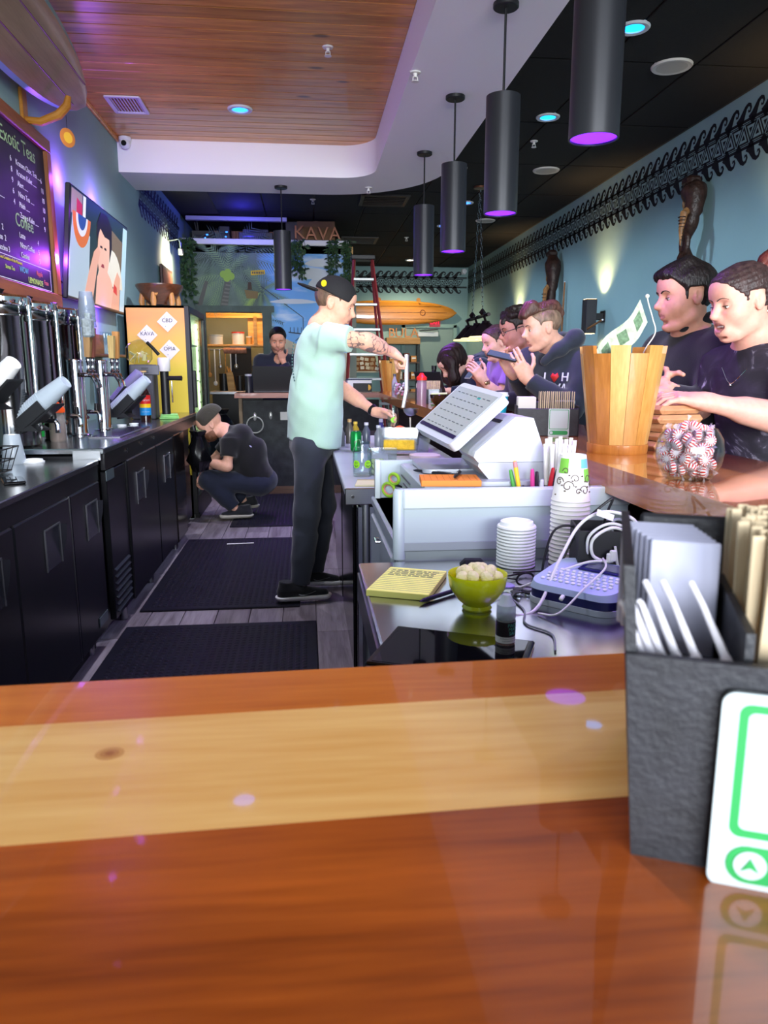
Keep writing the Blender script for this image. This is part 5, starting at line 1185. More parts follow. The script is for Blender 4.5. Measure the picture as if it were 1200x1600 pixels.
for k in range(5):
    t = thing('paper_pouch', ['brown paper pouch at the bottom of the pile behind the bucket', 'second brown paper pouch of the pile behind the bucket', 'third brown paper pouch of the pile behind the bucket', 'fourth brown paper pouch of the pile behind the bucket', 'crumpled brown paper pouch topping the pile behind the bucket'][k], 'pouch', (1.09 + .006 * (k % 2), 2.2 + .01 * ((k * 7) % 3), BZ + k * .027), R(10 + 7 * (k % 3)))
    MB().box((0, 0, .0125), (.16, .2, .025), .011).build('bag', mat('kraft', '#c08a60', .8, var=(12, .15), bump=(25, .5)), t)
    MB().box((-.07, 0, .0125), (.02, .19, .01), .004).build('fold', mat('kraft'), t)
cbw = thing('candy_bowl', 'round clear glass bowl heaped with wrapped peppermints', 'bowl', (.84, 1.545, BZ))
MB().lathe([(0, 0), (.045, 0), (.052, .006), (.068, .035), (.0725, .062), (.068, .09), (.055, .112), (.052, .114), (.0655, .089), (.07, .062), (.0655, .036), (.05, .01), (0, .005)], 44, False).build('bowl', glassmat('bowl_glass', '#f4f8f8'), cbw)
MINTW = mat('mint_white', '#f2e9e8', .3); MINTR = mat('mint_red', '#c8322c', .3); WRAP = thin_glass('wrap_clear', '#fbf6fa', .12, .12, .26, '#f6e8ee')
cm_ = MB()
for s in range(12):
    a0, a1 = 2 * PI * s / 12, 2 * PI * (s + 1) / 12; am = a0 + (a1 - a0) * .5; cm_.m = 0
    for (b0, b1, mi) in ((a0, am, 1), (am, a1, 0)):
        cm_.m = mi; pr = [(.005, .0055), (.0105, .0042), (.0118, 0), (.0105, -.0042), (.005, -.0055)]
        vs = [(r_ * math.cos(b), r_ * math.sin(b), z) for b in (b0, b1) for r_, z in pr]
        cm_.add(vs, [(i, 5 + i, 6 + i, i + 1) for i in range(4)])
cm_.m = 0; cm_.lathe([(0, .0058), (.0052, .0054)], 12, False).lathe([(.0052, -.0054), (0, -.0058)], 12, False)
mint_me = cm_.mesh('mint', [MINTW, MINTR])
wr = MB(); 
wr.lathe([(0, .0085), (.009, .0075), (.0135, 0), (.009, -.0075), (0, -.0085)], 10, False)
for s in (-1, 1): wr.add([(s * .012, -.002, 0), (s * .012, .002, .001), (s * .024, .008, .003), (s * .026, -.001, -.004), (s * .023, -.009, .002)], [(0, 1, 2), (0, 2, 3), (0, 3, 4)])
wrap_me = wr.mesh('wrapper', WRAP)
random.seed(21); pts = []
tries = 0
while len(pts) < 62 and tries < 20000:
    tries += 1; z = random.uniform(.014, .118)
    rm = .052 * math.sqrt(max(0.05, 1 - ((z - .06) / .068) ** 2)) if z < .1 else .045 * max(.15, 1 - (z - .1) / .028)
    a = random.uniform(0, 2 * PI); r_ = rm * math.sqrt(random.random()); p = Vector((r_ * math.cos(a), r_ * math.sin(a), z))
    if all((p - q).length > .0185 for q in pts): pts.append(p)
for p in pts:
    t = thing('peppermint', 'red and white striped peppermint in clear wrapper inside the glass bowl', 'candy', (.84 + p.x, 1.545 + p.y, BZ + p.z), rot=(random.uniform(0, 6), random.uniform(0, 6), random.uniform(0, 6)), group='peppermints in the glass bowl')
    link('mint', mint_me, t).scale = (1.15, 1.15, 1.15); link('wrapper', wrap_me, t)
# cups by the hoodie customer
t = thing('coffee_cup', 'cyan takeaway cup with white lid in front of the hoodie customer', 'cup', (.99, 3.75, BZ))
MB().lathe([(0, 0), (.032, 0), (.043, .105), (.0, .105)], 28, False).build('cup', mat('cup_cyan', '#1ba6c6', .4), t)
MB().lathe([(.046, .103), (.047, .108), (.043, .112), (.041, .124), (0, .122)], 28, False).build('lid', mat('lid_white', '#eceef0', .4), t)
t = thing('key_charm', 'violet key charm standing by the cyan cup', 'charm', (1.08, 3.55, BZ)); MB().lathe([(0, 0), (.02, 0), (.03, .02), (.026, .05), (.012, .07), (0, .075)], 16, False).build('charm', mat('charm_violet', '#4a3a9a', .35), t); MB().tube([(.01 * math.cos(a), 0, .085 + .01 * math.sin(a)) for a in [2 * PI * i / 12 for i in range(12)]], .0015, 6, closed=True).build('ring', CHROME, t)
t = thing('glass_jar', 'small clear glass jar behind the birch stirrers', 'jar', (1.07, 3.0, BZ)); MB().lathe([(0, 0), (.04, 0), (.042, .01), (.042, .09), (.04, .1), (.038, .1), (.039, .01), (0, .005)], 24, False).build('jar', GLASS, t); MB().lathe([(.042, .1), (.042, .112), (0, .113)], 24).build('lid', mat('jar_lid', '#8f9094', .3, .7), t)
# ================================================================ far bar things
t = thing('wooden_bucket', 'smaller orange wooden bucket at the far corner of the bar', 'bucket', (.86, 7.6, BZ))
for k in range(12):
    a0, a1 = 2 * PI * k / 12 + .015, 2 * PI * (k + 1) / 12 - .015; h = .33 if k % 2 else .30
    def ring(r, z): return [(r * math.cos(a), r * math.sin(a), z) for a in (a0, (a0 + a1) / 2, a1)]
    MB().hull(ring(.08, .01) + list(reversed(ring(.066, .01))), ring(.118, h) + list(reversed(ring(.104, h)))).build('stave', ST[k % 3], t)
MB().lathe([(0, 0), (.083, 0), (.083, .02), (0, .02)], 30).build('base_ring', ST[1], t)
t = thing('candy_jar', 'round glass jar of pink and white candies at the far bar', 'jar', (.82, 6.45, BZ))
MB().lathe([(0, 0), (.05, 0), (.072, .05), (.075, .075), (.06, .125), (.056, .128), (.07, .076), (.066, .05), (.045, .008), (0, .005)], 32, False).build('jar', glassmat('bowl_glass'), t)
random.seed(4)
for k in range(40):
    a = k * 2.39; zz = .02 + .1 * k / 40; rm = .055 * math.sqrt(max(.05, 1 - ((zz - .065) / .075) ** 2))
    q = thing('hard_candy', 'pink wrapped hard candy inside the far round glass jar', 'candy', (.82 + rm * math.cos(a), 6.45 + rm * math.sin(a), BZ + zz), group='candies in the far jar'); MB().sphere((0, 0, 0), .011, 8, 6).build('sweet', mat(['sweet_pink', 'sweet_white'][k % 2], ['#d98aa8', '#eadfe6'][k % 2], .3), q)
def bottle(x, y, z, h, r, col, capc, label, cat='bottle'):
    t = thing('drink_bottle', label, cat, (x, y, z))
    MB().lathe([(0, 0), (r, 0), (r, h * .62), (r * .5, h * .8), (r * .45, h * .9), (0, h * .9)], 20, False).build('bottle', mat('b_' + col[1:], col, .2), t)
    MB().lathe([(r * .55, h * .88), (r * .55, h), (0, h)], 16).build('cap', mat('bc_' + capc[1:], capc, .4), t)
t = thing('sports_bottle', 'translucent squeeze bottle with bright red cap on the bar', 'bottle', (.80, 5.15, BZ))
MB().lathe([(0, 0), (.034, 0), (.034, .15), (.03, .165), (.03, .17)], 24).build('bottle', thin_glass('sports_clear', '#d8c0ca', .12, .15, .4, '#b89aa8'), t)
MB().lathe([(.036, .165), (.037, .185), (.02, .2), (.012, .215), (0, .215)], 24).build('cap', mat('cap_red', '#e02a22', .4), t)
bottle(.9, 5.75, BZ, .22, .03, '#8f98a8', '#2a5ab0', 'clear bottle with blue cap behind the far caddy')
bottle(.99, 5.6, BZ, .18, .028, '#d8c24a', '#e6dc9a', 'yellow drink bottle behind the far caddy')
bottle(1.05, 6.1, BZ, .27, .04, '#17171c', '#17171c', 'tall matte black flask by the open laptop')
bottle(.8, 6.75, BZ, .2, .026, '#9a9aa2', '#55565c', 'grey bottle behind the far candy jar')
t = thing('coconut_bowl', 'black polished coconut shell bowl with a stick on the bar', 'bowl', (.89, 4.98, BZ))
MB().lathe([(.02, 0), (.028, .004), (.05, .03), (.06, .07), (.058, .072), (.048, .035), (0, .015)], 28, False).build('bowl', mat('shell_black', '#1b1712', .15, coat=.5), t)
MB().cyl((-.05, 0, .076), (.06, .01, .078), .007).build('stick', mat('stick_lime', '#cfd0a0', .6), t)
lp = thing('laptop', 'open dark laptop with decal facing the long haired woman', 'laptop', (1.08, 5.72, BZ), R(-62))
MB().box((0, 0, .008), (.33, .23, .014), .003).build('base', mat('laptop_dark', '#2a2a30', .35, .4), lp)
MB().at((0, -.115, .015), (R(20), 0, 0)).box((0, 0, .11), (.33, .008, .22), .003).build('lid', mat('laptop_dark'), lp)
MB().at((0, -.1205, .015), (R(20), 0, 0)).prism([(-.08, .0), (.08, 0), (.06, .001), (-.06, .001)], .08, .12).build('decal', mat('decal_violet', '#6d6a80', .5), lp)
t = thing('napkin_box', 'white paper napkin box with black front on the far bar', 'box', (.56, 7.98, BZ), R(4))
MB().box((0, 0, .065), (.26, .14, .13), .006).build('carton', mat('carton_white', '#d9d8d4', .6), t)
MB().box((.03, -.072, .05), (.2, .006, .09), .002).build('front_panel', BLK, t)
MB().at((.09, -.076, .05), (R(90), 0, 0)).prism(arc(0, 0, .03, -90, 90, 10), 0, .002).build('gold_moon', mat('gold_moon', '#d8a83a', .5), t)
MB().box((0, 0, .135), (.27, .15, .012), .003).build('lid', mat('lid_navy', '#2a3350', .5), t)
t = thing('orange_fruit', 'whole orange resting in the dark bin under the bar', 'orange', (.66, 5.25, .8255)); MB().sphere((0, 0, .05), .05, 20, 14).build('fruit', mat('orange_peel', '#d8692a', .5, bump=(300, .2)), t); MB().lathe([(.004, .098), (.003, .104), (0, .104)], 8).build('stem', mat('stem_brown', '#5a4a2a', .7), t)
# ================================================================ prep counter things
PZ = .8705
t = thing('mason_jar', 'clear mason jar with two lime smiley stickers on the prep counter', 'jar', (.232, 3.12, PZ))
MB().lathe([(0, 0), (.038, 0), (.041, .006), (.041, .11), (.034, .125), (.032, .13), (.034, .133), (.034, .15), (.032, .15), (.031, .13), (.038, .11), (.038, .01), (0, .006)], 32, False).build('jar', GLASS, t)
LIME = mat('sticker_lime', '#9be02a', .5)
for th in (-.75, .55):
    b = MB(); vs = []; rr = .0416
    for i in range(18): a = 2 * PI * i / 18; vs.append((rr * math.sin(th + .017 * math.cos(a) / rr), -rr * math.cos(th + .017 * math.cos(a) / rr), .055 + .017 * math.sin(a)))
    b.add(vs, [tuple(range(18))]); o = b.build('smiley_sticker', LIME, t, angle=None)
    b = MB(); rr = .0421
    b.tube([(rr * math.sin(th + .009 * math.cos(a) / rr), -rr * math.cos(th + .009 * math.cos(a) / rr), .054 + .009 * math.sin(a)) for a in [R(200 + 14 * i) for i in range(11)]], .0011, 5)
    for s in (-1, 1): b.sphere((rr * math.sin(th + s * .005 / rr), -rr * math.cos(th + s * .005 / rr), .061), .002, 6, 4)
    b.build('smile', INK, o)
def tub(x, y, z, w, d, h, label, rz=0, rx=0, cat='container', nm='food_container'):
    t = thing(nm, label, cat, (x, y, z), rot=(rx, 0, rz)); b = MB()
    bo = [(-w * .44, -d * .44), (w * .44, -d * .44), (w * .44, d * .44), (-w * .44, d * .44)]; to = [(-w / 2, -d / 2), (w / 2, -d / 2), (w / 2, d / 2), (-w / 2, d / 2)]
    vs = [(x_, y_, 0) for x_, y_ in bo] + [(x_, y_, h) for x_, y_ in to] + [(x_ * .96, y_ * .96, .003) for x_, y_ in bo] + [(x_ * .96, y_ * .96, h) for x_, y_ in to]
    b.add(vs, [(3, 2, 1, 0), (8, 9, 10, 11)] + [(i, (i + 1) % 4, 4 + (i + 1) % 4, 4 + i) for i in range(4)] + [(8 + (i + 1) % 4, 8 + i, 12 + i, 12 + (i + 1) % 4) for i in range(4)] + [(4 + i, 4 + (i + 1) % 4, 12 + (i + 1) % 4, 12 + i) for i in range(4)])
    b.build('tub', thin_glass('tub_clear', '#eaf0f0', .13, .04, .06), t, angle=20); return t
tub(.325, 3.2, PZ, .13, .14, .105, 'clear container of lime wedges on the prep counter', R(-6))
random.seed(8)
for k in range(7):
    q = thing('lime_wedge', 'green lime wedge inside the clear container', 'lime', (.325 + random.uniform(-.03, .03), 3.17 + random.uniform(-.03, .04), PZ + .012 + k * .009), rot=(R(90 + random.uniform(-30, 30)), 0, random.uniform(-.6, .6)), group='lime wedges in the clear container')
    MB().prism(arc(0, 0, .03, 180, 360, 10), -.006, .006).build('rind', mat('lime_rind', '#6f9a3a', .5), q); MB().prism(arc(0, -.001, .027, 180, 360, 10), -.0066, .0066).build('flesh', mat('lime_flesh', '#cfdc9a', .4), q)
tub(.44, 3.5, PZ + .062, .19, .15, .11, 'clear container with a yellow block tipped on the counter', R(-12), R(-8))
t = thing('yellow_sponge', 'yellow speckled sponge block inside the tipped clear container', 'sponge', (.44, 3.49, PZ + .068), rot=(R(-8), 0, R(-12))); MB().box((0, 0, .025), (.15, .12, .05), .006).build('block', mat('sponge_yellow', '#e0b52e', .8, var=(40, .2), bump=(60, .5)), t)
t = thing('soda_can', 'green soda can on the prep counter behind the mason jar', 'can', (.27, 4.1, PZ)); MB().lathe([(.024, 0), (.031, .008), (.031, .1), (.025, .112), (.024, .112), (.023, .109), (0, .109)], 28, False).build('can', mat('can_green', '#0f8a3e', .25, .5), t)
MB().lathe([(.0252, .111), (.0252, .113), (0, .1115)], 24, False).build('lid', STEEL, t)
b = MB(); vs = []
for i in range(20): a = 2 * PI * i / 20; vs.append((.0314 * math.sin(.35 + .02 * math.cos(a) / .0314), -.0314 * math.cos(.35 + .02 * math.cos(a) / .0314), .045 + .024 * math.sin(a)))
b.add(vs, [tuple(range(20))]).build('print_patch', mat('can_print', '#cdb9ae', .5, var=(120, .4)), t, angle=None)
for k, (x, y, h, c, cc, lab) in enumerate(((.2, 4.4, .2, '#6a7076', '#d8dade', 'clear spirit bottle with chrome pourer by the barista'), (.26, 4.55, .24, '#5d5a50', '#c9a56c', 'bottle with cork stopper behind the soda can'), (.36, 4.5, .21, '#565e68', '#d5d8dc', 'bottle with silver pourer behind the lime container'), (.46, 4.6, .23, '#33366a', '#b9bcc4', 'bottle with blue label next to the ice bin'), (.31, 4.75, .19, '#a8902e', '#e6c84a', 'yellow bottle behind the spirit bottles'), (.42, 4.35, .2, '#7c8288', '#c9ccd2', 'clear bottle with pourer beside the tipped container'))): bottle(x, y, PZ, h * .62, .024, c, cc, lab)
for k, (x, y) in enumerate(((.53, 3.3), (.6, 3.02))):
    t = thing('round_tub', ['round white lidded tub on the prep counter beyond the register', 'round pale tub close behind the register stand'][k], 'tub', (x, y, PZ)); MB().lathe([(0, 0), (.06, 0), (.068, .06), (0, .06)], 28, False).build('tub', mat('tub_white', '#d5d0cc', .4), t); MB().lathe([(.071, .058), (.071, .068), (.064, .07), (0, .067)], 28).build('lid', mat('tub_lid', '#c4b4b4', .4), t)
t = thing('spatula', 'flat yellow wooden spatula on the prep counter', 'spatula', (.42, 3.1, PZ + .002), R(-50)); MB().box((0, 0, .002), (.14, .018, .004), .001).build('handle', mat('bamboo', '#c9a24a', .6), t); MB().box((.09, 0, .002), (.05, .03, .003), .001).build('blade', mat('bamboo'), t)
t = thing('notepad', 'pale lined note pad on the prep counter corner', 'notepad', (.24, 2.89, PZ), R(-8)); MB().box((0, 0, .004), (.1, .13, .008), .001).build('pages', mat('pad_beige', '#c9c09a', .8), t); MB().box((0, .06, .0085), (.1, .012, .002)).build('binding', mat('pad_bind', '#a89a6a', .8), t)
t = thing('round_tub', 'shallow white tub propping the tipped clear container', 'tub', (.45, 3.52, PZ)); MB().lathe([(0, 0), (.06, 0), (.065, .04), (0, .04)], 24, False).build('tub', mat('tub_white', '#d5d0cc', .4), t); MB().lathe([(.067, .038), (.067, .046), (0, .046)], 24).build('lid', mat('tub_lid', '#c4b4b4', .4), t)
cable('second white cable coiled round the black box', [(.6, 1.49, TT + .06), (.59, 1.47, TT + .12), (.63, 1.46, TT + .15), (.68, 1.465, TT + .13), (.69, 1.47, TT + .08), (.66, 1.465, TT + .05), (.645, 1.46, TT + .1)], .003, WC)
# ================================================================ mural painting (flat paint on the wall)
def MX(px): return -1.51 + (px - 290) * .00826
def MZ(py): return 2.935 - (py - 378) * .00795
PAINT = {k: mat('paint_' + k, v, .75) for k, v in dict(dk='#445349', md='#617766', lt='#7a946e', lime='#98b45e', trunk='#5d5c56', trunk2='#74736a', coco='#8fb04a', yellow='#d8b32e', basket='#7d6a44', brown='#4a3c2c', white='#cfd6da', cream='#c9bda2', roof='#b5ac9c', line='#3d4450').items()}
pk = list(PAINT); mu = MB()
layer = [0]
def flat(pts, c):
    layer[0] += 1; mu.m = pk.index(c); y = YM - .002 - layer[0] * .000012
    mu.add([(MX(a), y, MZ(b)) for a, b in pts], [tuple(range(len(pts)))])
def frond(cx, cy, ang, L, c, droop=.5, n=13, w=5):
    pts = []; a = ang
    x, y = cx, cy
    for i in range(n + 1):
        pts.append((x, y)); a2 = a + droop * (i / n) * (1 if math.cos(ang) > 0 else -1); x += L / n * math.cos(a2); y += L / n * math.sin(a2)
    for i in range(1, n):
        (x0, y0), (x1, y1) = pts[i], pts[i + 1]; tx, ty = x1 - x0, y1 - y0; l = math.hypot(tx, ty); tx /= l; ty /= l
        ll = L * .32 * math.sin(PI * min(1, .25 + .75 * (1 - i / n))) 
        for s in (-1, 1):
            dx, dy = tx * .75 - ty * s * .65, ty * .75 + tx * s * .65 + .25
            flat([(x0 - tx * 1.2, y0 - ty * 1.2), (x0 + tx * 1.2, y0 + ty * 1.2), (x0 + dx * ll, y0 + dy * ll)], c)
random.seed(12)
for (cx, cy, n, L, cols) in ((372, 405, 11, 62, ('dk', 'md')), (330, 400, 9, 48, ('dk', 'md')), (352, 432, 13, 58, ('md', 'lt')), (405, 455, 7, 42, ('md', 'lt', 'lime'))):
    for k in range(n):
        a = 2 * PI * k / n + random.uniform(-.2, .2); frond(cx, cy, a, L * random.uniform(.8, 1.1), random.choice(cols), droop=random.uniform(.3, .8))
flat([(337, 487), (350, 487), (357, 436), (349, 434)], 'trunk'); 
for k in range(8): flat([(339 + k * 1.6, 482 - k * 6), (350 + k * .9, 483 - k * 6), (350.5 + k * .9, 480.5 - k * 6), (339.5 + k * 1.6, 479.5 - k * 6)], 'trunk2')
flat([(300, 487), (308, 487), (322, 440), (317, 438)], 'trunk')
for (a, b) in ((346, 428), (353, 425), (358, 431), (351, 434)): flat([(a + 5.5 * math.cos(t_), b + 6 * math.sin(t_)) for t_ in [2 * PI * i / 12 for i in range(12)]], 'coco')
flat([(389, 422), (411, 420), (411, 427), (389, 429)], 'yellow')
for k in range(7): flat([(391 + k * 2.7, 423.2), (392.6 + k * 2.7, 423), (392.6 + k * 2.7, 426.4), (391 + k * 2.7, 426.6)], 'line')
flat([(378, 452), (400, 455), (398, 466), (381, 466)], 'basket'); flat([(384, 440), (389, 440), (390, 452), (383, 452)], 'brown')
def ln(p, q, w=.6): 
    tx, ty = q[0] - p[0], q[1] - p[1]; l = math.hypot(tx, ty); nx, ny = -ty / l * w, tx / l * w; flat([(p[0] + nx, p[1] + ny), (q[0] + nx, q[1] + ny), (q[0] - nx, q[1] - ny), (p[0] - nx, p[1] - ny)], 'line')
ln((404, 446), (470, 496)); ln((470, 496), (470, 524)); ln((446, 520), (470, 523), .9); ln((470, 523), (457, 534))
for k in range(4): ln((449 + k * 6, 512), (449 + k * 6, 521), .5)
for (a, b, w, h) in ((480, 425, 40, 9), (505, 408, 30, 7), (455, 470, 36, 4), (500, 440, 20, 12)): flat([(a + w * math.cos(t_) * (1 + .15 * math.sin(3 * t_)), b + h * math.sin(t_)) for t_ in [2 * PI * i / 16 for i in range(16)]], 'white')
flat([(415, 560), (440, 530), (470, 545), (545, 555), (545, 640), (412, 640)], 'cream'); flat([(430, 560), (445, 545), (530, 560), (530, 572), (430, 575)], 'roof')
for k in range(10): frond(415 + random.uniform(-4, 6), 500 + k * 10, random.uniform(-.6, .6), 22, random.choice(('dk', 'md')), n=6)
o = mu.build('mural_painting', [PAINT[k] for k in pk], wall_mural, angle=None); o['label'] = 'painted palms, sky and beach huts'
# ================================================================ loft above the mural wall
WT = mat('shelf_white', '#d9d6da', .5)
t = struct('trim_2', MB().box((-.49, YM - .02, 2.94), (2.18, .06, .07), .006), WT)
t = thing('storage_loft', 'shelf niche above the mural with pine boards and white trim', 'shelf', (0, 0, 0))
MB().box((-.49, 10.6, 2.945), (2.18, .7, .03)).build('deck', WT, t)
PV = wood('loft_pine', '#a4693c', '#6f4020', 'z', .5)
for k in range(11): MB().box((-1.45 + k * .115, 10.95, 3.08), (.112, .02, .25), .003).build('back_board', PV, t)
MB().box((-.86, YM + .1, 3.245), (1.3, .08, .05), .004).build('top_trim', mat('trim_violet_white', '#c9c2da', .5), t)
MB().box((-.06, 10.6, 3.1), (.34, .5, .27), .004).build('side_cabinet', mat('loft_cab', '#3a3432', .6), t)
def av(nm, x, w, h, label, led=None):
    t = thing(nm, label, 'electronics', (x, 10.42, 2.962)); MB().box((0, 0, h / 2), (w, .28, h), .005).build('case', BLK, t); MB().box((0, -.142, h * .5), (w * .8, .004, h * .2)).build('display', mat('av_face', '#2a2a30', .2), t)
    if led: MB().box((w * .2, -.143, h * .6), (.025, .004, .014)).box((w * .1, -.143, h * .3), (.02, .004, .012)).build('led', mat('led_blue', '#2a6aff', .4, emit=('#1f5cff', 6)), t)
av('media_receiver', -1.3, .28, .13, 'black media box with blue lights on the loft shelf', True)
av('game_console', -1.02, .13, .19, 'upright black console with blue light on the loft shelf', True)
av('amplifier', -.62, .44, .12, 'wide black amplifier in the middle of the loft shelf')
av('disc_player', -.62, .3, .0, '') if False else None
t = thing('disc_player', 'slim black player stacked on the wide amplifier', 'electronics', (-.62, 10.42, 3.0835)); MB().box((0, 0, .02), (.33, .22, .04), .004).build('case', BLK, t); MB().box((0, -.112, .02), (.2, .004, .01)).build('display', mat('av_face'), t)
t = thing('cable', 'black cables dangling behind the loft media box', 'cable', (-1.42, 10.45, 3.0)); MB().tube(smooth_path([(0, 0, .22), (.03, 0, .1), (.1, 0, .02), (.2, 0, .0)]), .012, 6).tube(smooth_path([(.03, 0, .24), (.04, 0, .1), (.0, 0, .0)]), .014, 6).build('cord', BLK, t)
t = thing('cardboard_box', 'brown cardboard box behind the letters on the loft', 'box', (.18, 10.5, 2.962), R(-4)); MB().box((0, 0, .14), (.5, .34, .28), .003).build('carton', mat('cardboard', '#6f5138', .85, var=(8, .1)), t); MB().box((0, 0, .2815), (.06, .34, .002)).build('tape', mat('tape_tan', '#8a6c4a', .4), t)
t = thing('letter_sign', 'brown wooden letters spelling KAVA on the loft edge', 'sign', (.15, 10.24, 2.977))
LW = wood('letter_wood', '#b06a3c', '#8a4a26', 'z', .5)
for k, ch in enumerate('KAVA'):
    vs, fs = text_mb(ch, .235, .05); MB().at((-.2 + k * .155, 0, .085 - (.0 if k else -.012)), (R(90), 0, 0)).add(vs, fs).build('letter', LW, t, angle=30)
def garland(x, y, z, w, h, label, seed, long_=False):
    random.seed(seed); t = thing('hanging_plant', label, 'plant', (x, y, z), group='trailing plants on the mural shelf')
    m = MB(); st_ = MB()
    for s in range(12):
        sx = random.uniform(-w / 2, w / 2); hl = h * random.uniform(.6, 1); pts = [(sx + .02 * math.sin(i * 1.3 + s), -.02 - .03 * random.random(), -hl * i / 8) for i in range(9)]; st_.tube(pts, .0025, 4)
        for i in range(int(34 * hl)):
            u = random.random() * 8; j = int(u); p = pts[min(j, 8)]; q = pts[min(j + 1, 8)]; f = u - j
            c = Vector(p).lerp(Vector(q), f); d = Vector((random.uniform(-1, 1), random.uniform(-.9, .1), random.uniform(-1.2, .2))).normalized(); sd = d.cross(Vector((random.uniform(-1, 1), 1, 0))).normalized(); l = random.uniform(.05, .09); ww = .012 if long_ else .02
            m.add([c, c + d * l * .5 + sd * ww, c + d * l, c + d * l * .5 - sd * ww], [(0, 1, 2, 3)])
    m.build('foliage', [mat('foliage_green', '#2f4a2a', .6, var=(20, .5))], t, angle=None)['kind'] = 'stuff'; st_.build('stems', mat('stem_green', '#3a4a2a', .7), t)
garland(-1.49, YM - .06, 2.97, .13, .85, 'trailing green plant in the corner beside the mural', 1)
garland(-.08, YM - .06, 2.97, .18, .5, 'bushy trailing plant under the dark loft cabinet', 2)
garland(.38, YM - .06, 2.97, .16, .55, 'stringy trailing plant below the last wooden letter', 3, True)
garland(.56, YM - .06, 2.97, .1, .6, 'stringy trailing plant at the end of the mural wall', 4, True)
point_light('loft_blue', (-.75, 9.75, 3.12), 8, (.06, .05, 1), .05)
# ================================================================ prep room content
PW = MATS['prep_pine']
t = thing('wall_shelf', 'pine shelf inside the lit prep room doorway', 'shelf', (0, 0, 0)); MB().box((-.9, 11.3, 1.66), (1.2, .35, .03), .003).build('board', PW, t); MB().box((-.72, 11.14, 1.87), (.05, .04, .4)).build('upright', PW, t); MB().box((-.55, 11.5, 1.9), (.6, .02, .45)).build('back_board', PW, t)
MB().box((-.9, 11.46, 2.12), (1.2, .03, .1)).build('top_rail', PW, t)
t = thing('prep_counter', 'grey steel counter inside the prep room', 'counter', (0, 0, 0)); MB().box((-.95, 10.75, 1.0), (.75, .6, .04), .004).build('counter_top', STEELB, t); MB().box((-.95, 10.8, .5), (.7, .5, .95)).build('cabinet', BLK, t)
def cann(nm, x, y, z, r, h, col, label, cat, lid=None):
    t = thing(nm, label, cat, (x, y, z)); MB().lathe([(0, 0), (r, 0), (r, h), (r * .85, h + .008), (0, h + .008)], 20).build('body', mat('cn_' + col[1:], col, .4), t); MB().lathe([(r * 1.04, h), (r * 1.04, h + .02), (0, h + .022)], 20).build('cover', mat('cn_' + (lid or col)[1:], lid or col, .4), t)
cann('canister', -1.15, 10.7, 1.021, .065, .22, '#141418', 'black canister on the prep room counter', 'canister')
cann('canister', -.93, 10.72, 1.021, .05, .19, '#1b1a1e', 'dark jar beside the bottle in the prep room', 'jar')
cann('food_tub', -.98, 11.25, 1.676, .09, .16, '#e9e4de', 'white tub with red lid on the prep room shelf', 'tub', '#d23a2c')
cann('food_jar', -.82, 11.25, 1.676, .045, .1, '#b98a4a', 'small amber jar on the prep room shelf', 'jar', '#c9c2b4')
cann('food_tub', -1.3, 11.25, 1.676, .1, .12, '#b9bcc0', 'grey metal pan on the prep room shelf', 'pan', '#a2a6aa')
cann('water_bottle', -.8, 10.6, 1.021, .03, .16, '#a8a890', 'clear plastic bottle on the prep room counter', 'bottle', '#d8c23a')
t = thing('knife_block', 'pale wooden knife block on the prep room counter', 'knife block', (-1.04, 10.7, 1.0205)); MB().hull([(-.05, -.06, 0), (.05, -.06, 0), (.05, .06, 0), (-.05, .06, 0)], [(-.07, -.06, .26), (.02, -.06, .26), (.02, .06, .2), (-.07, .06, .2)]).build('block', PW, t); MB().cyl((-.03, -.02, .24), (-.06, -.02, .34), .012).cyl((-.0, .02, .22), (-.03, .02, .32), .012).build('knife_handles', PW, t)
t = thing('black_board', 'tall black panel leaning in the prep room', 'panel', (-.93, 11.0, 1.021), rot=(R(-4), 0, R(6))); MB().box((0, 0, .3), (.3, .02, .6), .003).build('panel', BLKM, t); MB().box((0, 0, .61), (.3, .03, .03)).build('edge', BLK, t)
t = thing('utensil_rail', 'rail of hanging utensils in the prep room', 'rail', (-1.25, 11.0, 1.6)); MB().cyl((-.25, 0, 0), (.3, 0, 0), .012).build('rail', STEELB, t)
for k in range(7): MB().cyl((-.2 + k * .075, -.01, 0), (-.2 + k * .075, -.01, -.22 - .12 * (k % 3)), .01, .007).sphere((-.2 + k * .075, -.01, -.24 - .12 * (k % 3)), (.03, .012, .035), 10, 6).build('utensil', [STEELB, PW, WPL][k % 3], t)
t = thing('rolled_towel', 'rolled striped towel hanging in the prep room', 'towel', (-1.0, 10.9, 1.58)); MB().at(rot=(0, R(90), 0)).lathe([(0, -.16), (.04, -.16), (.042, 0), (.04, .16), (0, .16)], 16).build('roll', mat('towel_red', '#9a6a5a', .9, var=(25, .4)), t); MB().tube([(-.1, 0, .05), (-.1, 0, .0)], .004).build('hook', STEELB, t)
t = thing('snack_pack', 'red and orange snack packet hung in the prep room', 'packet', (-.6, 10.9, 1.42)); MB().box((0, 0, 0), (.13, .03, .22), .012).build('packet', mat('packet_red', '#c9481e', .4, var=(12, .4)), t); MB().box((0, 0, .115), (.14, .006, .02)).build('header', mat('packet_white', '#d9cfc0', .6), t)
random.seed(6)
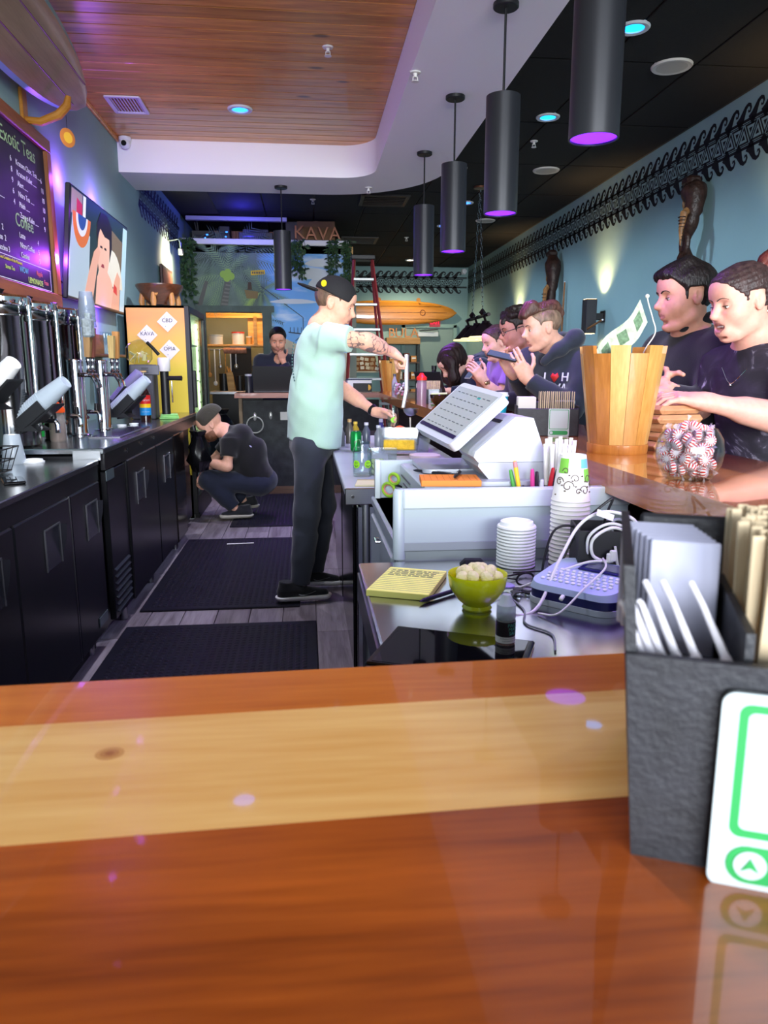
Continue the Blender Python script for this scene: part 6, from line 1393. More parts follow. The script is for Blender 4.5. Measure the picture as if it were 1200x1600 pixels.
for k in range(3):
    t = thing('trash_bag', ['black trash bag below the prep room counter', 'second black trash bag by the prep doorway', 'small black trash bag next to the slate bar end'][k], 'bag', [(-1.2, 9.75, 0), (-.62, 9.55, 0), (-1.0, 8.9, 0)][k]); m = MB(); m.lathe([(0, 0), (.2, .02), (.26, .2), (.24, .5), (.12, .72), (.05, .8), (.09, .86), (0, .86)], 20, False)
    m.v = [(x * (1 + .12 * math.sin(9 * math.atan2(y, x) + z * 14)), y * (1 + .12 * math.sin(7 * math.atan2(y, x) - z * 11)), z) for x, y, z in m.v]; m.build('bag', mat('bag_black', '#0d0d10', .22), t); MB().tube([(.055 * math.cos(a), .055 * math.sin(a), .8) for a in [2 * PI * i / 12 for i in range(12)]], .01, 6, closed=True).build('tie', BLK, t)
point_light('prep_lamp', (-.85, 11.0, 2.55), 45, (1, .72, .36), .08)
# ================================================================ things on the far bar end (by the seated man)
t = thing('laptop', 'open black laptop seen from behind on the far bar end', 'laptop', (-.35, 8.03, BZ), R(2))
MB().box((0, .02, .008), (.4, .26, .014), .003).build('base', BLK, t); MB().at((0, -.1, .015), (R(10), 0, 0)).box((0, 0, .13), (.42, .008, .27), .003).build('lid', mat('laptop_black', '#07070a', .4), t)
cann('tumbler', -.6, 7.93, BZ, .036, .17, '#17171b', 'black travel tumbler beside the black laptop', 'tumbler', '#8f9094')
# ================================================================ ladder
ld = thing('step_ladder', 'red fibreglass step ladder with aluminium treads', 'ladder', (0, 0, 0))
RED = mat('ladder_red', '#8f2f30', .45); ALU = mat('ladder_alu', '#b4b6b4', .4, .5)
def lp2(side, z, y=9.3): u = z / 2.64; return ((.42 + (.61 - .42) * u) if side < 0 else (1.14 + (.83 - 1.14) * u), 9.05 + .33 * u, z)
for s in (-1, 1):
    a, b = Vector(lp2(s, 0)), Vector(lp2(s, 2.64)); MB().tube([a, b], .036, 4, flat=.55).build('rail', RED, ld)
    a2, b2 = Vector((a.x + .04 * -s, 9.98, 0)), Vector((b.x, 9.46, 2.6)); MB().tube([a2, b2], .024, 4, flat=.7).build('rear_leg', RED, ld)
for k in range(8):
    z = .3 + k * .3; a, b = Vector(lp2(-1, z)), Vector(lp2(1, z)); MB().box(((a.x + b.x) / 2, a.y + .03, z), (b.x - a.x, .09, .03), .004).build('tread', ALU, ld)
    if k % 2: MB().tube([(a.x + .02, 9.98 - .52 * z / 2.6, z), (b.x - .02, 9.98 - .52 * z / 2.6, z)], .01, 6).build('rear_brace', ALU, ld)
MB().box((.72, 9.44, 2.66), (.3, .2, .06), .01).build('top_cap', BLK, ld)
# ================================================================ back wall
bs = thing('surfboard', 'orange varnished surfboard mounted on the back wall', 'surfboard', (1.68, YB - .1, 2.41))
OB = wood('board_orange', '#cf8a36', '#b06f22', 'x', .25, coat=.6)
surfboard(bs, 2.62, .46, .07, OB, OB, (0, .12, -.12))
MB().at((.62, -.04, 0), (R(90), 0, 0)).tube([(.05 * math.cos(a), .05 * math.sin(a), 0) for a in [2 * PI * i / 20 for i in range(20)]], .006, 5, closed=True).build('emblem', mat('emblem_brown', '#7a3f1a', .5), bs)
for k, x in enumerate((1.45, 2.23)):
    t = thing('board_bracket', ['wooden peg bracket above the orange surfboard by the ladder', 'wooden peg bracket above the orange surfboard near its nose'][k], 'bracket', (x, YB, 2.62)); MB().at((0, -.03, 0), (R(90), 0, 0)).prism([(-.04, -.1), (.04, -.1), (.04, .04)] + arc(0, .04, .04, 0, 180, 8)[1:], -.02, .02).build('plate', MATS['bracket_wood'], t); MB().cyl((0, -.05, -.02), (0, -.16, -.02), .016).build('peg', MATS['bracket_wood'], t)
t = thing('exit_sign', 'glowing red EXIT sign above the back door', 'sign', (2.56, YB - .04, 2.235)); MB().box((0, 0, 0), (.22, .05, .19), .006).build('housing', mat('exit_pink', '#8a3a44', .5, emit=('#ff3050', .12)), t)
vs, fs = text_mb('EXIT', .13, .004, sx=.72); MB().at((0, -.028, -.0), (R(90), 0, 0)).add(vs, fs).build('letters', mat('exit_red', '#ff2038', .5, emit=('#ff1838', 1.5)), t, angle=None)
sh = thing('display_rack', 'black metal rack with wooden top on the back wall', 'rack', (1.89, YB - .22, 0))
for x in (-.31, .31):
    for y in (-.15, .15): MB().box((x, y, .9), (.03, .03, 1.8)).build('upright', BLK, sh)
for z in (.3, .75, 1.12, 1.45): MB().box((0, 0, z), (.64, .34, .025)).build('shelf', wood('rack_shelf', '#6b4a30', '#4a3020', 'x', .5), sh)
MB().box((0, 0, 1.86), (.66, .36, .12), .004).build('top_board', wood('rack_top', '#b98a50', '#8f6632', 'x', .5), sh)
t = thing('letter_sign', 'orange letters BULA standing on the wooden rack top', 'sign', (1.89, YB - .3, 1.922))
for k, ch in enumerate('BULA'): vs, fs = text_mb(ch, .25, .05); MB().at((-.22 + k * .15, 0, .085), (R(90), 0, 0)).add(vs, fs).build('letter', wood('bula_wood', '#c4813c', '#9a5c22', 'z', .4), t, angle=30)
random.seed(14)
for z in (.7625 + .0, 1.1325, 1.4625):
    for k in range(4):
        c = random.choice(('#b5522a', '#8a4630', '#c98a4a', '#d9cfc4', '#6a3a2c')); t = thing('goods_box', 'small %s box on the black rack beneath the letters' % {'#b5522a': 'rust orange', '#8a4630': 'brown', '#c98a4a': 'tan', '#d9cfc4': 'cream', '#6a3a2c': 'dark brown'}[c], 'box', (1.68 + k * .14, YB - .28, z), group='boxed goods on the rack'); h = random.uniform(.1, .2); MB().box((0, 0, h / 2), (.11, .14, h), .004).build('carton', mat('gb_' + c[1:], c, .6), t); MB().box((0, -.071, h * .6), (.08, .003, h * .3)).build('label_panel', PAPER, t)
cork = thing('cork_board', 'cork notice board covered with little cards behind the ladder', 'notice board', (1.2, YB - .012, 1.43)); MB().box((0, 0, 0), (.66, .02, .3)).build('cork', mat('cork', '#7a4a2a', .9, var=(40, .3)), cork); MB().box((0, -.006, .16), (.68, .03, .03)).box((0, -.006, -.16), (.68, .03, .03)).build('frame', mat('cork_frame', '#b9b4a4', .6), cork)
for k in range(18): MB().at((-.28 + (k % 6) * .1 + random.uniform(-.02, .02), -.012, -.09 + (k // 6) * .09 + random.uniform(-.01, .01)), (R(90), R(random.uniform(-20, 20)), 0)).box((0, 0, 0), (.075, .06, .002)).build('card', mat('card_%d' % (k % 3), ['#cfc6b4', '#a89074', '#d9d4cc'][k % 3], .8), cork)
t = thing('poster', 'pale green paper note pinned by the ladder', 'poster', (1.5, YB - .04, 1.5), rot=(R(90), R(-10), 0)); MB().box((0, 0, 0), (.22, .22, .002)).build('sheet', mat('note_green', '#a9b8a4', .8, var=(20, .3)), t); MB().box((0, 0, .002), (.12, .03, .001)).build('print', INK, t)
t = thing('security_camera', 'small white camera in the far ceiling corner', 'camera', (3.12, YB - .1, 3.2)); MB().box((0, .06, 0), (.08, .06, .1), .01).build('base', WPL, t); MB().at((0, 0, 0), (R(90), 0, 0)).lathe([(.04, -.05), (.045, .04), (0, .05)], 16).build('body', WPL, t)
# ================================================================ billiard lamp with three shades
bl_ = thing('billiard_lamp', 'hanging billiard lamp with dark metal shades and cream rims', 'lamp', (1.93, 8.4, 0))
DKB = mat('lamp_dark_bronze', '#1f1518', .35, .5)
for k, dy in enumerate((-.42, 0, .42)):
    s = MB().at((0, dy, 1.66)).lathe([(.175, 0), (.17, .01), (.07, .13), (.045, .15), (.04, .17), (0, .17)], 28, False).build('shade', DKB, bl_)
    MB().at((0, dy, 1.655)).lathe([(.13, -.006), (.178, -.004), (.182, .004), (.172, .012)], 28, False).build('glow_rim', mat('rim_cream', '#d8c890', .4, emit=('#f0dc98', 1.1)), s)
    MB().at((0, dy, 1.69)).sphere((0, 0, 0), .04, 12, 8).build('bulb', mat('bulb_warm', '#ffe6b0', .4, emit=('#ffdf9a', 5)), s)
    MB().tube(smooth_path([(0, dy, 1.82), (-.03, dy - .05, 1.88), (0, dy - .1, 1.9)]), .014, 8).build('scroll_arm', DKB, bl_)
MB().tube([(0, -.55, 1.89), (0, .55, 1.89)], .018, 10).build('bar', DKB, bl_)
for s in (-1, 1):
    MB().at((0, s * .25, 1.93)).lathe([(0, -.05), (.04, 0), (0, .05)], 4).build('finial', DKB, bl_)
    m = MB()
    for j in range(26): m.tube([(.011 * math.cos(a) if j % 2 else 0, s * .25 * (1 - j / 26) + (0 if j % 2 else .011 * math.cos(a)), 1.97 + j * .0498 + .03 * math.sin(a)) for a in [2 * PI * i / 8 for i in range(8)]], .003, 4, closed=True)
    m.build('chain', CHROME, bl_)['kind'] = 'stuff'
MB().at((0, 0, ZC - .025)).lathe([(.07, 0), (.07, .02), (0, .02)], 20).build('canopy', mat('canopy_copper', '#6a4430', .4, .5), bl_)
spot_light('billiard_glow', (1.84, 8.4, 1.64), (0, 0, 0), 20, (1, .82, .5), 120, .8, .1)
# ================================================================ carved totems and cues on the right wall
TOT = mat('totem_dark', '#2c1a12', .45, var=(18, .5), bump=(30, .8)); TOL = mat('totem_light', '#8a6038', .5, var=(25, .4))
def totem(y, z0, z1, label, rich=True):
    t = thing('carved_totem', label, 'carving', (XR - .12, y, z0)); H = z1 - z0
    n = 26; pts = []; rad = []
    for i in range(n + 1):
        u = i / n; pts.append((.01 * math.sin(u * 9), .05 * math.sin(u * 7), H * u)); rad.append(.055 + .028 * math.sin(u * 13) * math.sin(u * 5) + (.02 if .62 < u < .9 else 0) - (.03 if u < .04 else 0))
    MB().tube(pts, rad, 16).build('body', TOT, t)
    if rich:
        for (zz, r0) in ((.74, .03), (.56, .026), (.86, .02)):
            for q in range(3): MB().tube([(-.065 - .002 * q, -.02 + (r0 - .008 * q) * math.cos(a), H * zz + (r0 - .008 * q) * 1.4 * math.sin(a)) for a in [2 * PI * i / 16 for i in range(16)]], .0035, 5, closed=True).build('carved_ring', TOL, t)
        bk_ = MB().tube([(-.03, -.04, H * .68), (-.1, -.09, H * .62), (-.12, -.1, H * .45), (-.115, -.095, H * .3)], [.03, .03, .018, .003], 10).build('beak', TOL, t)
        for q in range(8): MB().tube([(-.118 + .003 * q * .2 + (.028 - .003 * q) * math.cos(a), -.098 + (.028 - .003 * q) * math.sin(a), H * (.58 - .032 * q)) for a in [2 * PI * i / 12 for i in range(12)]], .004, 5, closed=True).build('beak_ring', TOT, bk_)
        MB().tube([(-.02, .02 + .05 * math.cos(a), H * .36 + .09 * math.sin(a)) for a in [2 * PI * i / 20 for i in range(20)]], .022, 8, closed=True).build('loop', TOT, t)
        MB().box((-.0, .02, H * .97), (.12, .13, .07), .02).build('crest', TOT, t)
totem(5.98, 2.06, 2.82, 'carved dark wooden totem with striped beak on the right wall')
totem(9.4, 1.5, 2.78, 'long dark carved wooden pole on the far right wall', True)
for k, (p, q, lab) in enumerate((((3.17, 9.15, 1.4), (3.19, 9.15, 2.37), 'upright pool cue beside the long carved pole'), ((3.0, 8.3, 1.66), (3.05, 7.55, 1.82), 'pool cue tilted near the black wall sconce'))):
    t = thing('pool_cue', lab, 'cue', p); d = Vector(q) - Vector(p); MB().tube([(0, 0, 0), d], [.014, .01], 10).build('shaft', wood('cue_wood', '#9a6a3c', '#6a4422', 'z', .3), t); MB().tube([d, d * 1.01], .009, 10).build('tip', WPL, t)
# ================================================================ people: smooth signed-distance bodies meshed with surface nets
def V3(*a): return np.array(a, np.float32)
def unit(v): v = np.asarray(v, np.float32); return v / max(np.linalg.norm(v), 1e-9)
class SDF:
    def __init__(s): s.p = []; s.disp = None
    def _put(s, fn, lo, hi, k, op): s.p.append((fn, np.asarray(lo, np.float32), np.asarray(hi, np.float32), k, op)); return s
    def cap(s, a, b, ra, rb=None, k=.02, op='+', flat=None):
        a, b = np.asarray(a, np.float32), np.asarray(b, np.float32); rb = ra if rb is None else rb; ab = b - a; L2 = float(ab @ ab) + 1e-12
        if flat is not None: n, f = unit(flat[0]), flat[1]
        def fn(P):
            Q = P - a
            if flat is not None: Q = Q - np.outer(Q @ n * (1 - 1 / f), n)
            t = np.clip(Q @ (ab if flat is None else ab - n * ((ab @ n) * (1 - 1 / f))) / L2, 0, 1)
            abb = ab if flat is None else ab - n * ((ab @ n) * (1 - 1 / f))
            return np.linalg.norm(Q - t[:, None] * abb, axis=1) - (ra + (rb - ra) * t)
        r = max(ra, rb) * (flat[1] if flat is not None and flat[1] > 1 else 1)
        return s._put(fn, np.minimum(a, b) - r, np.maximum(a, b) + r, k, op)
    def ell(s, c, r, M=None, k=.02, op='+'):
        c = np.asarray(c, np.float32); r = np.asarray(r, np.float32); M = np.eye(3, dtype=np.float32) if M is None else np.asarray(M, np.float32)
        def fn(P):
            q = (P - c) @ M; k0 = np.linalg.norm(q / r, axis=1); k1 = np.linalg.norm(q / (r * r), axis=1) + 1e-9
            return k0 * (k0 - 1) / k1
        return s._put(fn, c - r.max(), c + r.max(), k, op)
    def box(s, c, h, M=None, rd=.005, k=.01, op='+'):
        c = np.asarray(c, np.float32); h = np.asarray(h, np.float32) - rd; M = np.eye(3, dtype=np.float32) if M is None else np.asarray(M, np.float32)
        def fn(P):
            q = np.abs((P - c) @ M) - h; return np.linalg.norm(np.maximum(q, 0), axis=1) + np.minimum(q.max(1), 0) - rd
        r = float(np.linalg.norm(h + rd)); return s._put(fn, c - r, c + r, k, op)
    def cone(s, a, b, ra, rb, k=.01, op='+'):
        a, b = np.asarray(a, np.float32), np.asarray(b, np.float32); ab = b - a; L = float(np.linalg.norm(ab)); u = ab / L
        def fn(P):
            Q = P - a; t = Q @ u; rad = np.linalg.norm(Q - np.outer(t, u), axis=1); rr = ra + (rb - ra) * np.clip(t / L, 0, 1)
            return np.maximum(rad - rr, np.maximum(-t, t - L))
        r = max(ra, rb); return s._put(fn, np.minimum(a, b) - r, np.maximum(a, b) + r, k, op)
    def plane(s, pt, n, k=.01):     # keep the side where (p-pt).n < 0
        pt = np.asarray(pt, np.float32); n = unit(n)
        return s._put(lambda P: (P - pt) @ n, pt - 9, pt + 9, k, 'cut')
    def bounds(s):
        lo = np.min([p[1] for p in s.p if p[4] == '+'], 0); hi = np.max([p[2] for p in s.p if p[4] == '+'], 0); return lo - .03, hi + .03
    def ev(s, P, margin=.0):
        lo, hi = P.min(0) - .07 - margin, P.max(0) + .07 + margin
        d = np.full(len(P), .5, np.float32)
        for fn, a, b, k, op in s.p:
            if (a > hi).any() or (b < lo).any(): continue
            e = fn(P).astype(np.float32)
            if op == '+': h = np.clip(.5 + .5 * (d - e) / k, 0, 1); d = d + (e - d) * h - k * h * (1 - h)
            else:
                e = -e if op == '-' else e
                h = np.clip(.5 - .5 * (d - e) / k, 0, 1); d = d + (e - d) * h + k * h * (1 - h)
        if s.disp is not None: d = d + s.disp(P)
        return d
    def mesh(s, h, B=8):
        lo, hi = s.bounds(); nb = np.ceil((hi - lo) / (h * B)).astype(int)
        g = np.stack(np.meshgrid(*[np.arange(n) for n in nb], indexing='ij'), -1).reshape(-1, 3)
        ctr = lo + (g + .5) * (h * B); keep = []
        for i in range(0, len(g), 64):
            keep.append(np.abs(s.ev(ctr[i:i + 64].astype(np.float32), h * B)) < h * B * .87 * 1.6 + .01)
        g = g[np.concatenate(keep)]
        loc = np.stack(np.meshgrid(*[np.arange(B + 1)] * 3, indexing='ij'), -1).reshape(-1, 3)
        vals = np.empty((len(g), (B + 1) ** 3), np.float32)
        for i in range(0, len(g), 6):
            q = (g[i:i + 6, None, :] * B + loc[None]).reshape(-1, 3)
            vals[i:i + 6] = s.ev((lo + q * h).astype(np.float32)).reshape(-1, (B + 1) ** 3)
        v = vals.reshape(-1, B + 1, B + 1, B + 1); ins = v < 0
        cnt = np.zeros((len(g), B, B, B), np.int8)
        for dx in (0, 1):
            for dy in (0, 1):
                for dz in (0, 1): cnt += ins[:, dx:dx + B, dy:dy + B, dz:dz + B]
        bi, ci, cj, ck = np.nonzero((cnt > 0) & (cnt < 8))
        acc = np.zeros((len(bi), 3)); num = np.zeros(len(bi))
        for ax in range(3):
            for u in (0, 1):
                for w in (0, 1):
                    o0 = [0, 0, 0]; o1 = [0, 0, 0]; a1, a2 = (ax + 1) % 3, (ax + 2) % 3
                    o0[a1] = o1[a1] = u; o0[a2] = o1[a2] = w; o1[ax] = 1
                    va = v[bi, ci + o0[0], cj + o0[1], ck + o0[2]]; vb = v[bi, ci + o1[0], cj + o1[1], ck + o1[2]]
                    m = (va < 0) != (vb < 0); t = np.where(m, va / np.where(m, va - vb, 1), 0)
                    pt = np.tile(np.array(o0, float), (len(bi), 1)); pt[:, ax] += t
                    acc += pt * m[:, None]; num += m
        cell = g[bi] * B + np.stack([ci, cj, ck], 1)
        pos = lo + (cell + acc / num[:, None]) * h
        S = nb * B + 2; key = (cell[:, 0] * S[1] + cell[:, 1]) * S[2] + cell[:, 2]
        order = np.argsort(key); ks = key[order]
        faces = []
        for ax in range(3):
            sl0 = [slice(0, B)] * 3; sl1 = [slice(0, B)] * 3; sl1[ax] = slice(1, B + 1)
            a = ins[:, sl0[0], sl0[1], sl0[2]]; b = ins[:, sl1[0], sl1[1], sl1[2]]
            ei, x, y, z = np.nonzero(a != b); fl = a[ei, x, y, z]
            c = g[ei] * B + np.stack([x, y, z], 1); a1, a2 = (ax + 1) % 3, (ax + 2) % 3; q = []
            ok = np.ones(len(c), bool)
            for u, w in ((0, 0), (-1, 0), (-1, -1), (0, -1)):
                cc = c.copy(); cc[:, a1] += u; cc[:, a2] += w; kk = (cc[:, 0] * S[1] + cc[:, 1]) * S[2] + cc[:, 2]
                ix = np.searchsorted(ks, kk); ix = np.minimum(ix, len(ks) - 1); ok &= ks[ix] == kk; q.append(order[ix])
            Q = np.stack(q, 1); Q[~fl] = Q[~fl][:, ::-1]; faces.append(Q[ok])
        return pos.astype(np.float32), np.concatenate(faces)
def np_mesh(name, pos, quads, mats, mi=None):
    me = bpy.data.meshes.new(name); me.vertices.add(len(pos)); me.vertices.foreach_set('co', pos.ravel())
    me.loops.add(quads.size); me.loops.foreach_set('vertex_index', quads.ravel().astype(np.int32))
    me.polygons.add(len(quads)); me.polygons.foreach_set('loop_start', np.arange(0, quads.size, 4, dtype=np.int32))
    me.polygons.foreach_set('use_smooth', np.ones(len(quads), bool))
    for m in mats: me.materials.append(m)
    if mi is not None: me.polygons.foreach_set('material_index', mi.astype(np.int32))
    me.update(calc_edges=True); me.validate(); return me
def noise3(P, sc, seed=0.):
    r = 0
    for i, (a, b, c) in enumerate(((1.0, .7, .4), (-.6, 1.1, .5), (.3, -.8, 1.2), (1.4, .2, -.9))):
        r = r + np.sin(P[:, 0] * a * sc + P[:, 1] * b * sc + P[:, 2] * c * sc + seed * (i + 1) * 1.7) / 4
    return r
def frame(fwd, up=(0, 0, 1)):
    """columns: forward, left, up"""
    f = unit(fwd); l = unit(np.cross(up, f)); u = np.cross(f, l); return np.stack([f, l, u], 1)
class Head:
    """head-local metres: x forward, y left, z up, origin between the ears"""
    def __init__(s, c, M, sc=1.0): s.c = np.asarray(c, np.float32); s.M = np.asarray(M, np.float32); s.k = sc
    def w(s, *p): return s.c + s.M @ (np.array(p, np.float32) * s.k)
    def l(s, P): return ((P - s.c) @ s.M) / s.k
    def skin(s, S, fem=False, nose=1.0, chin=1.0, jaw=1.0, mouth_open=0.0, lips=1.0):
        E = lambda c, r, k=.02, op='+', rot=None: S.ell(s.w(*c), np.array(r) * s.k, s.M if rot is None else s.M @ rot, k * s.k, op)
        Cp = lambda a, b, ra, rb=None, k=.012, op='+': S.cap(s.w(*a), s.w(*b), ra * s.k, (ra if rb is None else rb) * s.k, k * s.k, op)
        E((-.014, 0, .035), (.098, .075, .085), .01)
        E((.028, 0, -.005), (.064, .064, .088), .03)
        E((.024, 0, -.058), (.06, .056 * jaw, .05), .03)
        E((.07, 0, -.1 * chin), (.027, .026, .021), .026)
        for y in (-1, 1):
            E((.054, y * .036, -.026), (.032, .026, .028), .03)
            Cp((.006, y * .05 * jaw, -.075), (.05, y * .026, -.1), .016, .015, .025)
        Cp((.074, -.034, .03), (.074, .034, .03), .014 if not fem else .011, None, .022)
        E((.06, 0, .06), (.036, .05, .035), .03)
        for y in (-1, 1): E((.1, y * .032, .006), (.022, .02, .013), .014, '-')
        for y in (-1, 1): E((.0735, y * .0315, .006), (.0135, .0155, .0125), .004)   # lids over the eyeball
        n = nose
        Cp((.083, 0, .024), (.106 + .01 * (n - 1), 0, -.016), .0085, .0105, .012)
        E((.1095 + .012 * (n - 1), 0, -.023), (.014, .012, .0115), .01)
        for y in (-1, 1): E((.092, y * .0125, -.028), (.012, .0075, .009), .007); E((.097, y * .0065, -.0365), (.005, .0035, .004), .003, '-')
        mz = -.058; L_ = lips
        E((.082, 0, -.05), (.02, .03, .022), .02)
        if not mouth_open:
            for y in (-1, 1):
                Cp((.0865, y * .02, mz + .003), (.0965, 0, mz + .006), .0045, .0062 * L_, .006)
                Cp((.084, y * .018, mz - .006), (.0945, 0, mz - .0085), .0045, .007 * L_, .006)
        else:
            E((.082, 0, -.08), (.022, .034, .02), .02)
            E((.1, 0, mz - .005), (.024, .024, .0105), .004, '-')
            for y in (-1, 1):
                Cp((.082, y * .027, mz + .003), (.0965, 0, mz + .0065), .0042, .0055, .003)
                Cp((.082, y * .026, mz + .001), (.093, 0, mz - .0175), .0042, .0062, .003)
        if not mouth_open: Cp((.097, -.021, mz - .001), (.1045, 0, mz - .0005), .0022, .0026, .003, '-'); Cp((.097, .021, mz - .001), (.1045, 0, mz - .0005), .0022, .0026, .003, '-')
        E((.088, 0, -.084 - .012 * (mouth_open > 0)), (.008, .018, .006), .012, '-')
        for y in (-1, 1):
            rt = np.array(Euler((0, R(-14), 0)).to_matrix())
            E((-.012, y * .0745, -.004), (.0195, .0085, .033), .006, '+', rt)
            E((-.008, y * .0845, .002), (.0105, .008, .018), .004, '-', rt)
            E((-.0, y * .0775, -.004), (.005, .006, .007), .003)
    def lipmask(s, P, mo=0.): q = s.l(P); return (q[:, 0] > .08) & ((q[:, 1] / .022) ** 2 + ((q[:, 2] + .0595 + .005 * mo) / (.0115 + .008 * mo)) ** 2 < 1)
    def jawmask(s, P):
        q = s.l(P); return ((q[:, 2] < -.04) & (q[:, 0] > -.0) & (q[:, 2] > -.125)) & ~((q[:, 0] > .088) & (np.abs(q[:, 1]) < .02) & (q[:, 2] < -.048) & (q[:, 2] > -.074))
def eyes(par, H, iris='#3a2a1c', closed=.35):
    """eyeballs looking forward-down; the lid skin hides the upper share"""
    for y in (-1, 1):
        b = MB(); Mw = Matrix([list(r) for r in H.M]).to_4x4(); Mw.translation = Vector(H.w(.0755, y * .0315, .0055)); b.M = Mw @ Matrix.Rotation(R(12), 4, 'Y') @ Matrix.Diagonal((H.k, H.k, H.k, 1))
        b.m = 0; b.sphere((0, 0, -.0032), (.0128, .0138, .0068), 14, 10); b.m = 1; b.sphere((.0096, 0, -.0042), (.0036, .0052, .0048), 10, 8)
        b.m = 2; b.tube([(.0105, -.0125, .0015), (.0142, 0, .0025), (.0105, .0125, .0015)], .0014, 5)
        b.build('eye', loc=-par.location, mats=[mat('eye_white', '#d9d2cc', .2), mat('iris_' + iris[1:], iris, .15), mat('lash_dark', '#1a1210', .6)], parent=par)
def brows(par, H, m, th=1.0, lift=0.):
    for y in (-1, 1):
        xs = np.arange(.05, .125, .001); P_ = []
        for yy, zz in ((.012, .025), (.024, .0305), (.038, .031), (.049, .024)):
            d = H.S.ev(np.stack([H.w(x, y * yy, zz + lift) for x in xs])); x = xs[np.nonzero(d < 0)[0][-1]] if (d < 0).any() else .07; P_.append(H.w(x + .001, y * yy, zz + lift))
        MB().tube(smooth_path(P_, 4), [.0032 * th * H.k * (1 - .05 * i) for i in range(13)], 6, flat=.6).build('eyebrow', m, par, loc=-par.location)
def hand(S, wr, fdir, ndir, right=True, curls=None, thumb=(.55, .75, -.25), tcurl=25, sc=1.0, spread=1.0):
    """wrist point, finger direction, back-of-hand normal; adds palm, four fingers, thumb to S"""
    f = unit(fdir); n = unit(np.asarray(ndir) - f * float(np.dot(ndir, f))); y = np.cross(n, f) if right else np.cross(f, n)
    M = np.stack([f, y, n], 1); W = lambda *p: np.asarray(wr) + M @ (np.array(p) * sc)
    S.box(W(.047, 0, 0), np.array((.042, .036, .0125)) * sc, M, .011 * sc, .012)
    S.cap(W(-.01, 0, 0), W(.03, 0, 0), .022 * sc, .022 * sc, .02, flat=(y, 1.3))
    S.cap(W(.02, .022, -.006), W(.055, .03, -.006), .015 * sc, .012 * sc, .012)
    curls = curls or [(20, 25, 15)] * 4
    tips = []
    for i, (L, yy) in enumerate(((.08, .0285), (.088, .0095), (.082, -.0095), (.066, -.028))):
        p = np.array((.084 - (.006 if i == 3 else 0), yy, 0.)); a = 0; sp = (1.5 - i) * .06 * spread
        for j, fr in enumerate((.45, .3, .25)):
            a += R(curls[i][j]); d = np.array((math.cos(a) * math.cos(sp), math.cos(a) * math.sin(sp), -math.sin(a))); q = p + d * L * fr
            S.cap(W(*p), W(*q), (.0086 - .0007 * j) * sc, (.0079 - .0007 * j) * sc, .0035); p = q
        tips.append(W(*p))
    p = np.array((.026, .033, -.006)); d = unit(thumb)
    for j, L in enumerate((.036, .032, .026)):
        if j:
            ax = np.array((0, 0, 1.)); c_, s_ = math.cos(R(-tcurl)), math.sin(R(-tcurl)); d = np.array((d[0] * c_ - d[1] * s_, d[0] * s_ + d[1] * c_, d[2] - .12))
            d = unit(d)
        q = p + d * L; S.cap(W(*p), W(*q), (.0115 - .0012 * j) * sc, (.0105 - .0012 * j) * sc, .006); p = q
    tips.append(W(*p)); return tips, W
def child(par, name, S, h, mats, mi=None):
    pos, q = S.mesh(h)
    idx = None
    if mi is not None: c = pos[q].mean(1); idx = mi(c)
    return link(name, np_mesh(name, pos, q, mats, idx), par, -par.location)
SKIN = {}
def skin(tone): 
    return mat('skin_' + tone[1:], tone, .5, var=(60, .06), bump=(300, .04), sss=.12, spec=.35)
HAIRM = {}
def hairmat(c): return mat('hair_' + c[1:], c, .45, var=(60, .45), bump=(120, .5), stretch=(1, 1, .35), spec=.4)
def cloth(c, name=None, v=.12): return mat('cloth_' + (name or c[1:]), c, .85, var=(8, v), bump=(260, .2), sheen=.2)
# ================================================================ the people
A = lambda *v: np.array(v, np.float32)
LIP = mat('lip_rose', '#b0746a', .4); STUB = None
def person(label, x, y): return thing('person', label, 'person', (x, y, 0))
def prop(root, name, mb, m, angle=35): return mb.build(name, m, root, loc=-root.location, angle=angle)
def body(root, H, tone, J, hands, hh=.005, stub=None, mouth=0., head_kw={}, neck_r=.052, tattoo=None):
    S = SDF(); H.skin(S, mouth_open=mouth, **head_kw); H.S = S
    S.cap(J['nb'], H.w(-.02, 0, -.055), neck_r * 1.12, neck_r, .03)
    S.cap(J['nb'], J['ch'], .06, .1, .04); S.cap(J['ch'], J['pe'], .1, .1, .04)
    for sd in 'LR':
        if 'sh' + sd not in J: continue
        S.cap(J['nb'], J['sh' + sd], .045, .045, .04)
        S.cap(J['sh' + sd], J['el' + sd], .048, .04, .03); S.cap(J['el' + sd], J['wr' + sd], .042, .026, .02)
        e, w = A(*J['el' + sd]), A(*J['wr' + sd]); S.cap(e + (w - e) * .15, e + (w - e) * .5, .043, .036, .03)
    for sd in 'LR':
        if 'kn' + sd in J: S.cap(J['hp' + sd], J['kn' + sd], .07, .05, .04); S.cap(J['kn' + sd], J['an' + sd], .05, .035, .03)
    info = {}
    for sd, kw in hands.items(): info[sd] = hand(S, J['wr' + sd], right=(sd == 'R'), **kw)
    mats = [skin(tone), LIP] + ([stub] if stub else [])
    def mi(c):
        i = H.lipmask(c, mouth).astype(int)
        if stub: j = H.jawmask(c); i = np.where((i == 0) & j, 2, i)
        return i
    if tattoo: mats.append(mat('tattooed_skin', '#7f6660', .55, sss=.08))
    child(root, 'body', S, hh, mats, (lambda c: np.where(tattoo(c), len(mats) - 1, mi(c))) if tattoo else mi); return info
def torso(S, ch, pe, Mt, w=.17, d=.115, k=.05, hip=None):
    ch, pe = A(*ch), A(*pe); L = Mt[:, 1]
    S.ell(ch, (d, w, .2), Mt, k); S.ell(ch * .45 + pe * .55, (d * 1.02, w * .9, .24), Mt, k); S.cap(ch, pe, d * .92, (hip or d), k, flat=(L, 1.38))
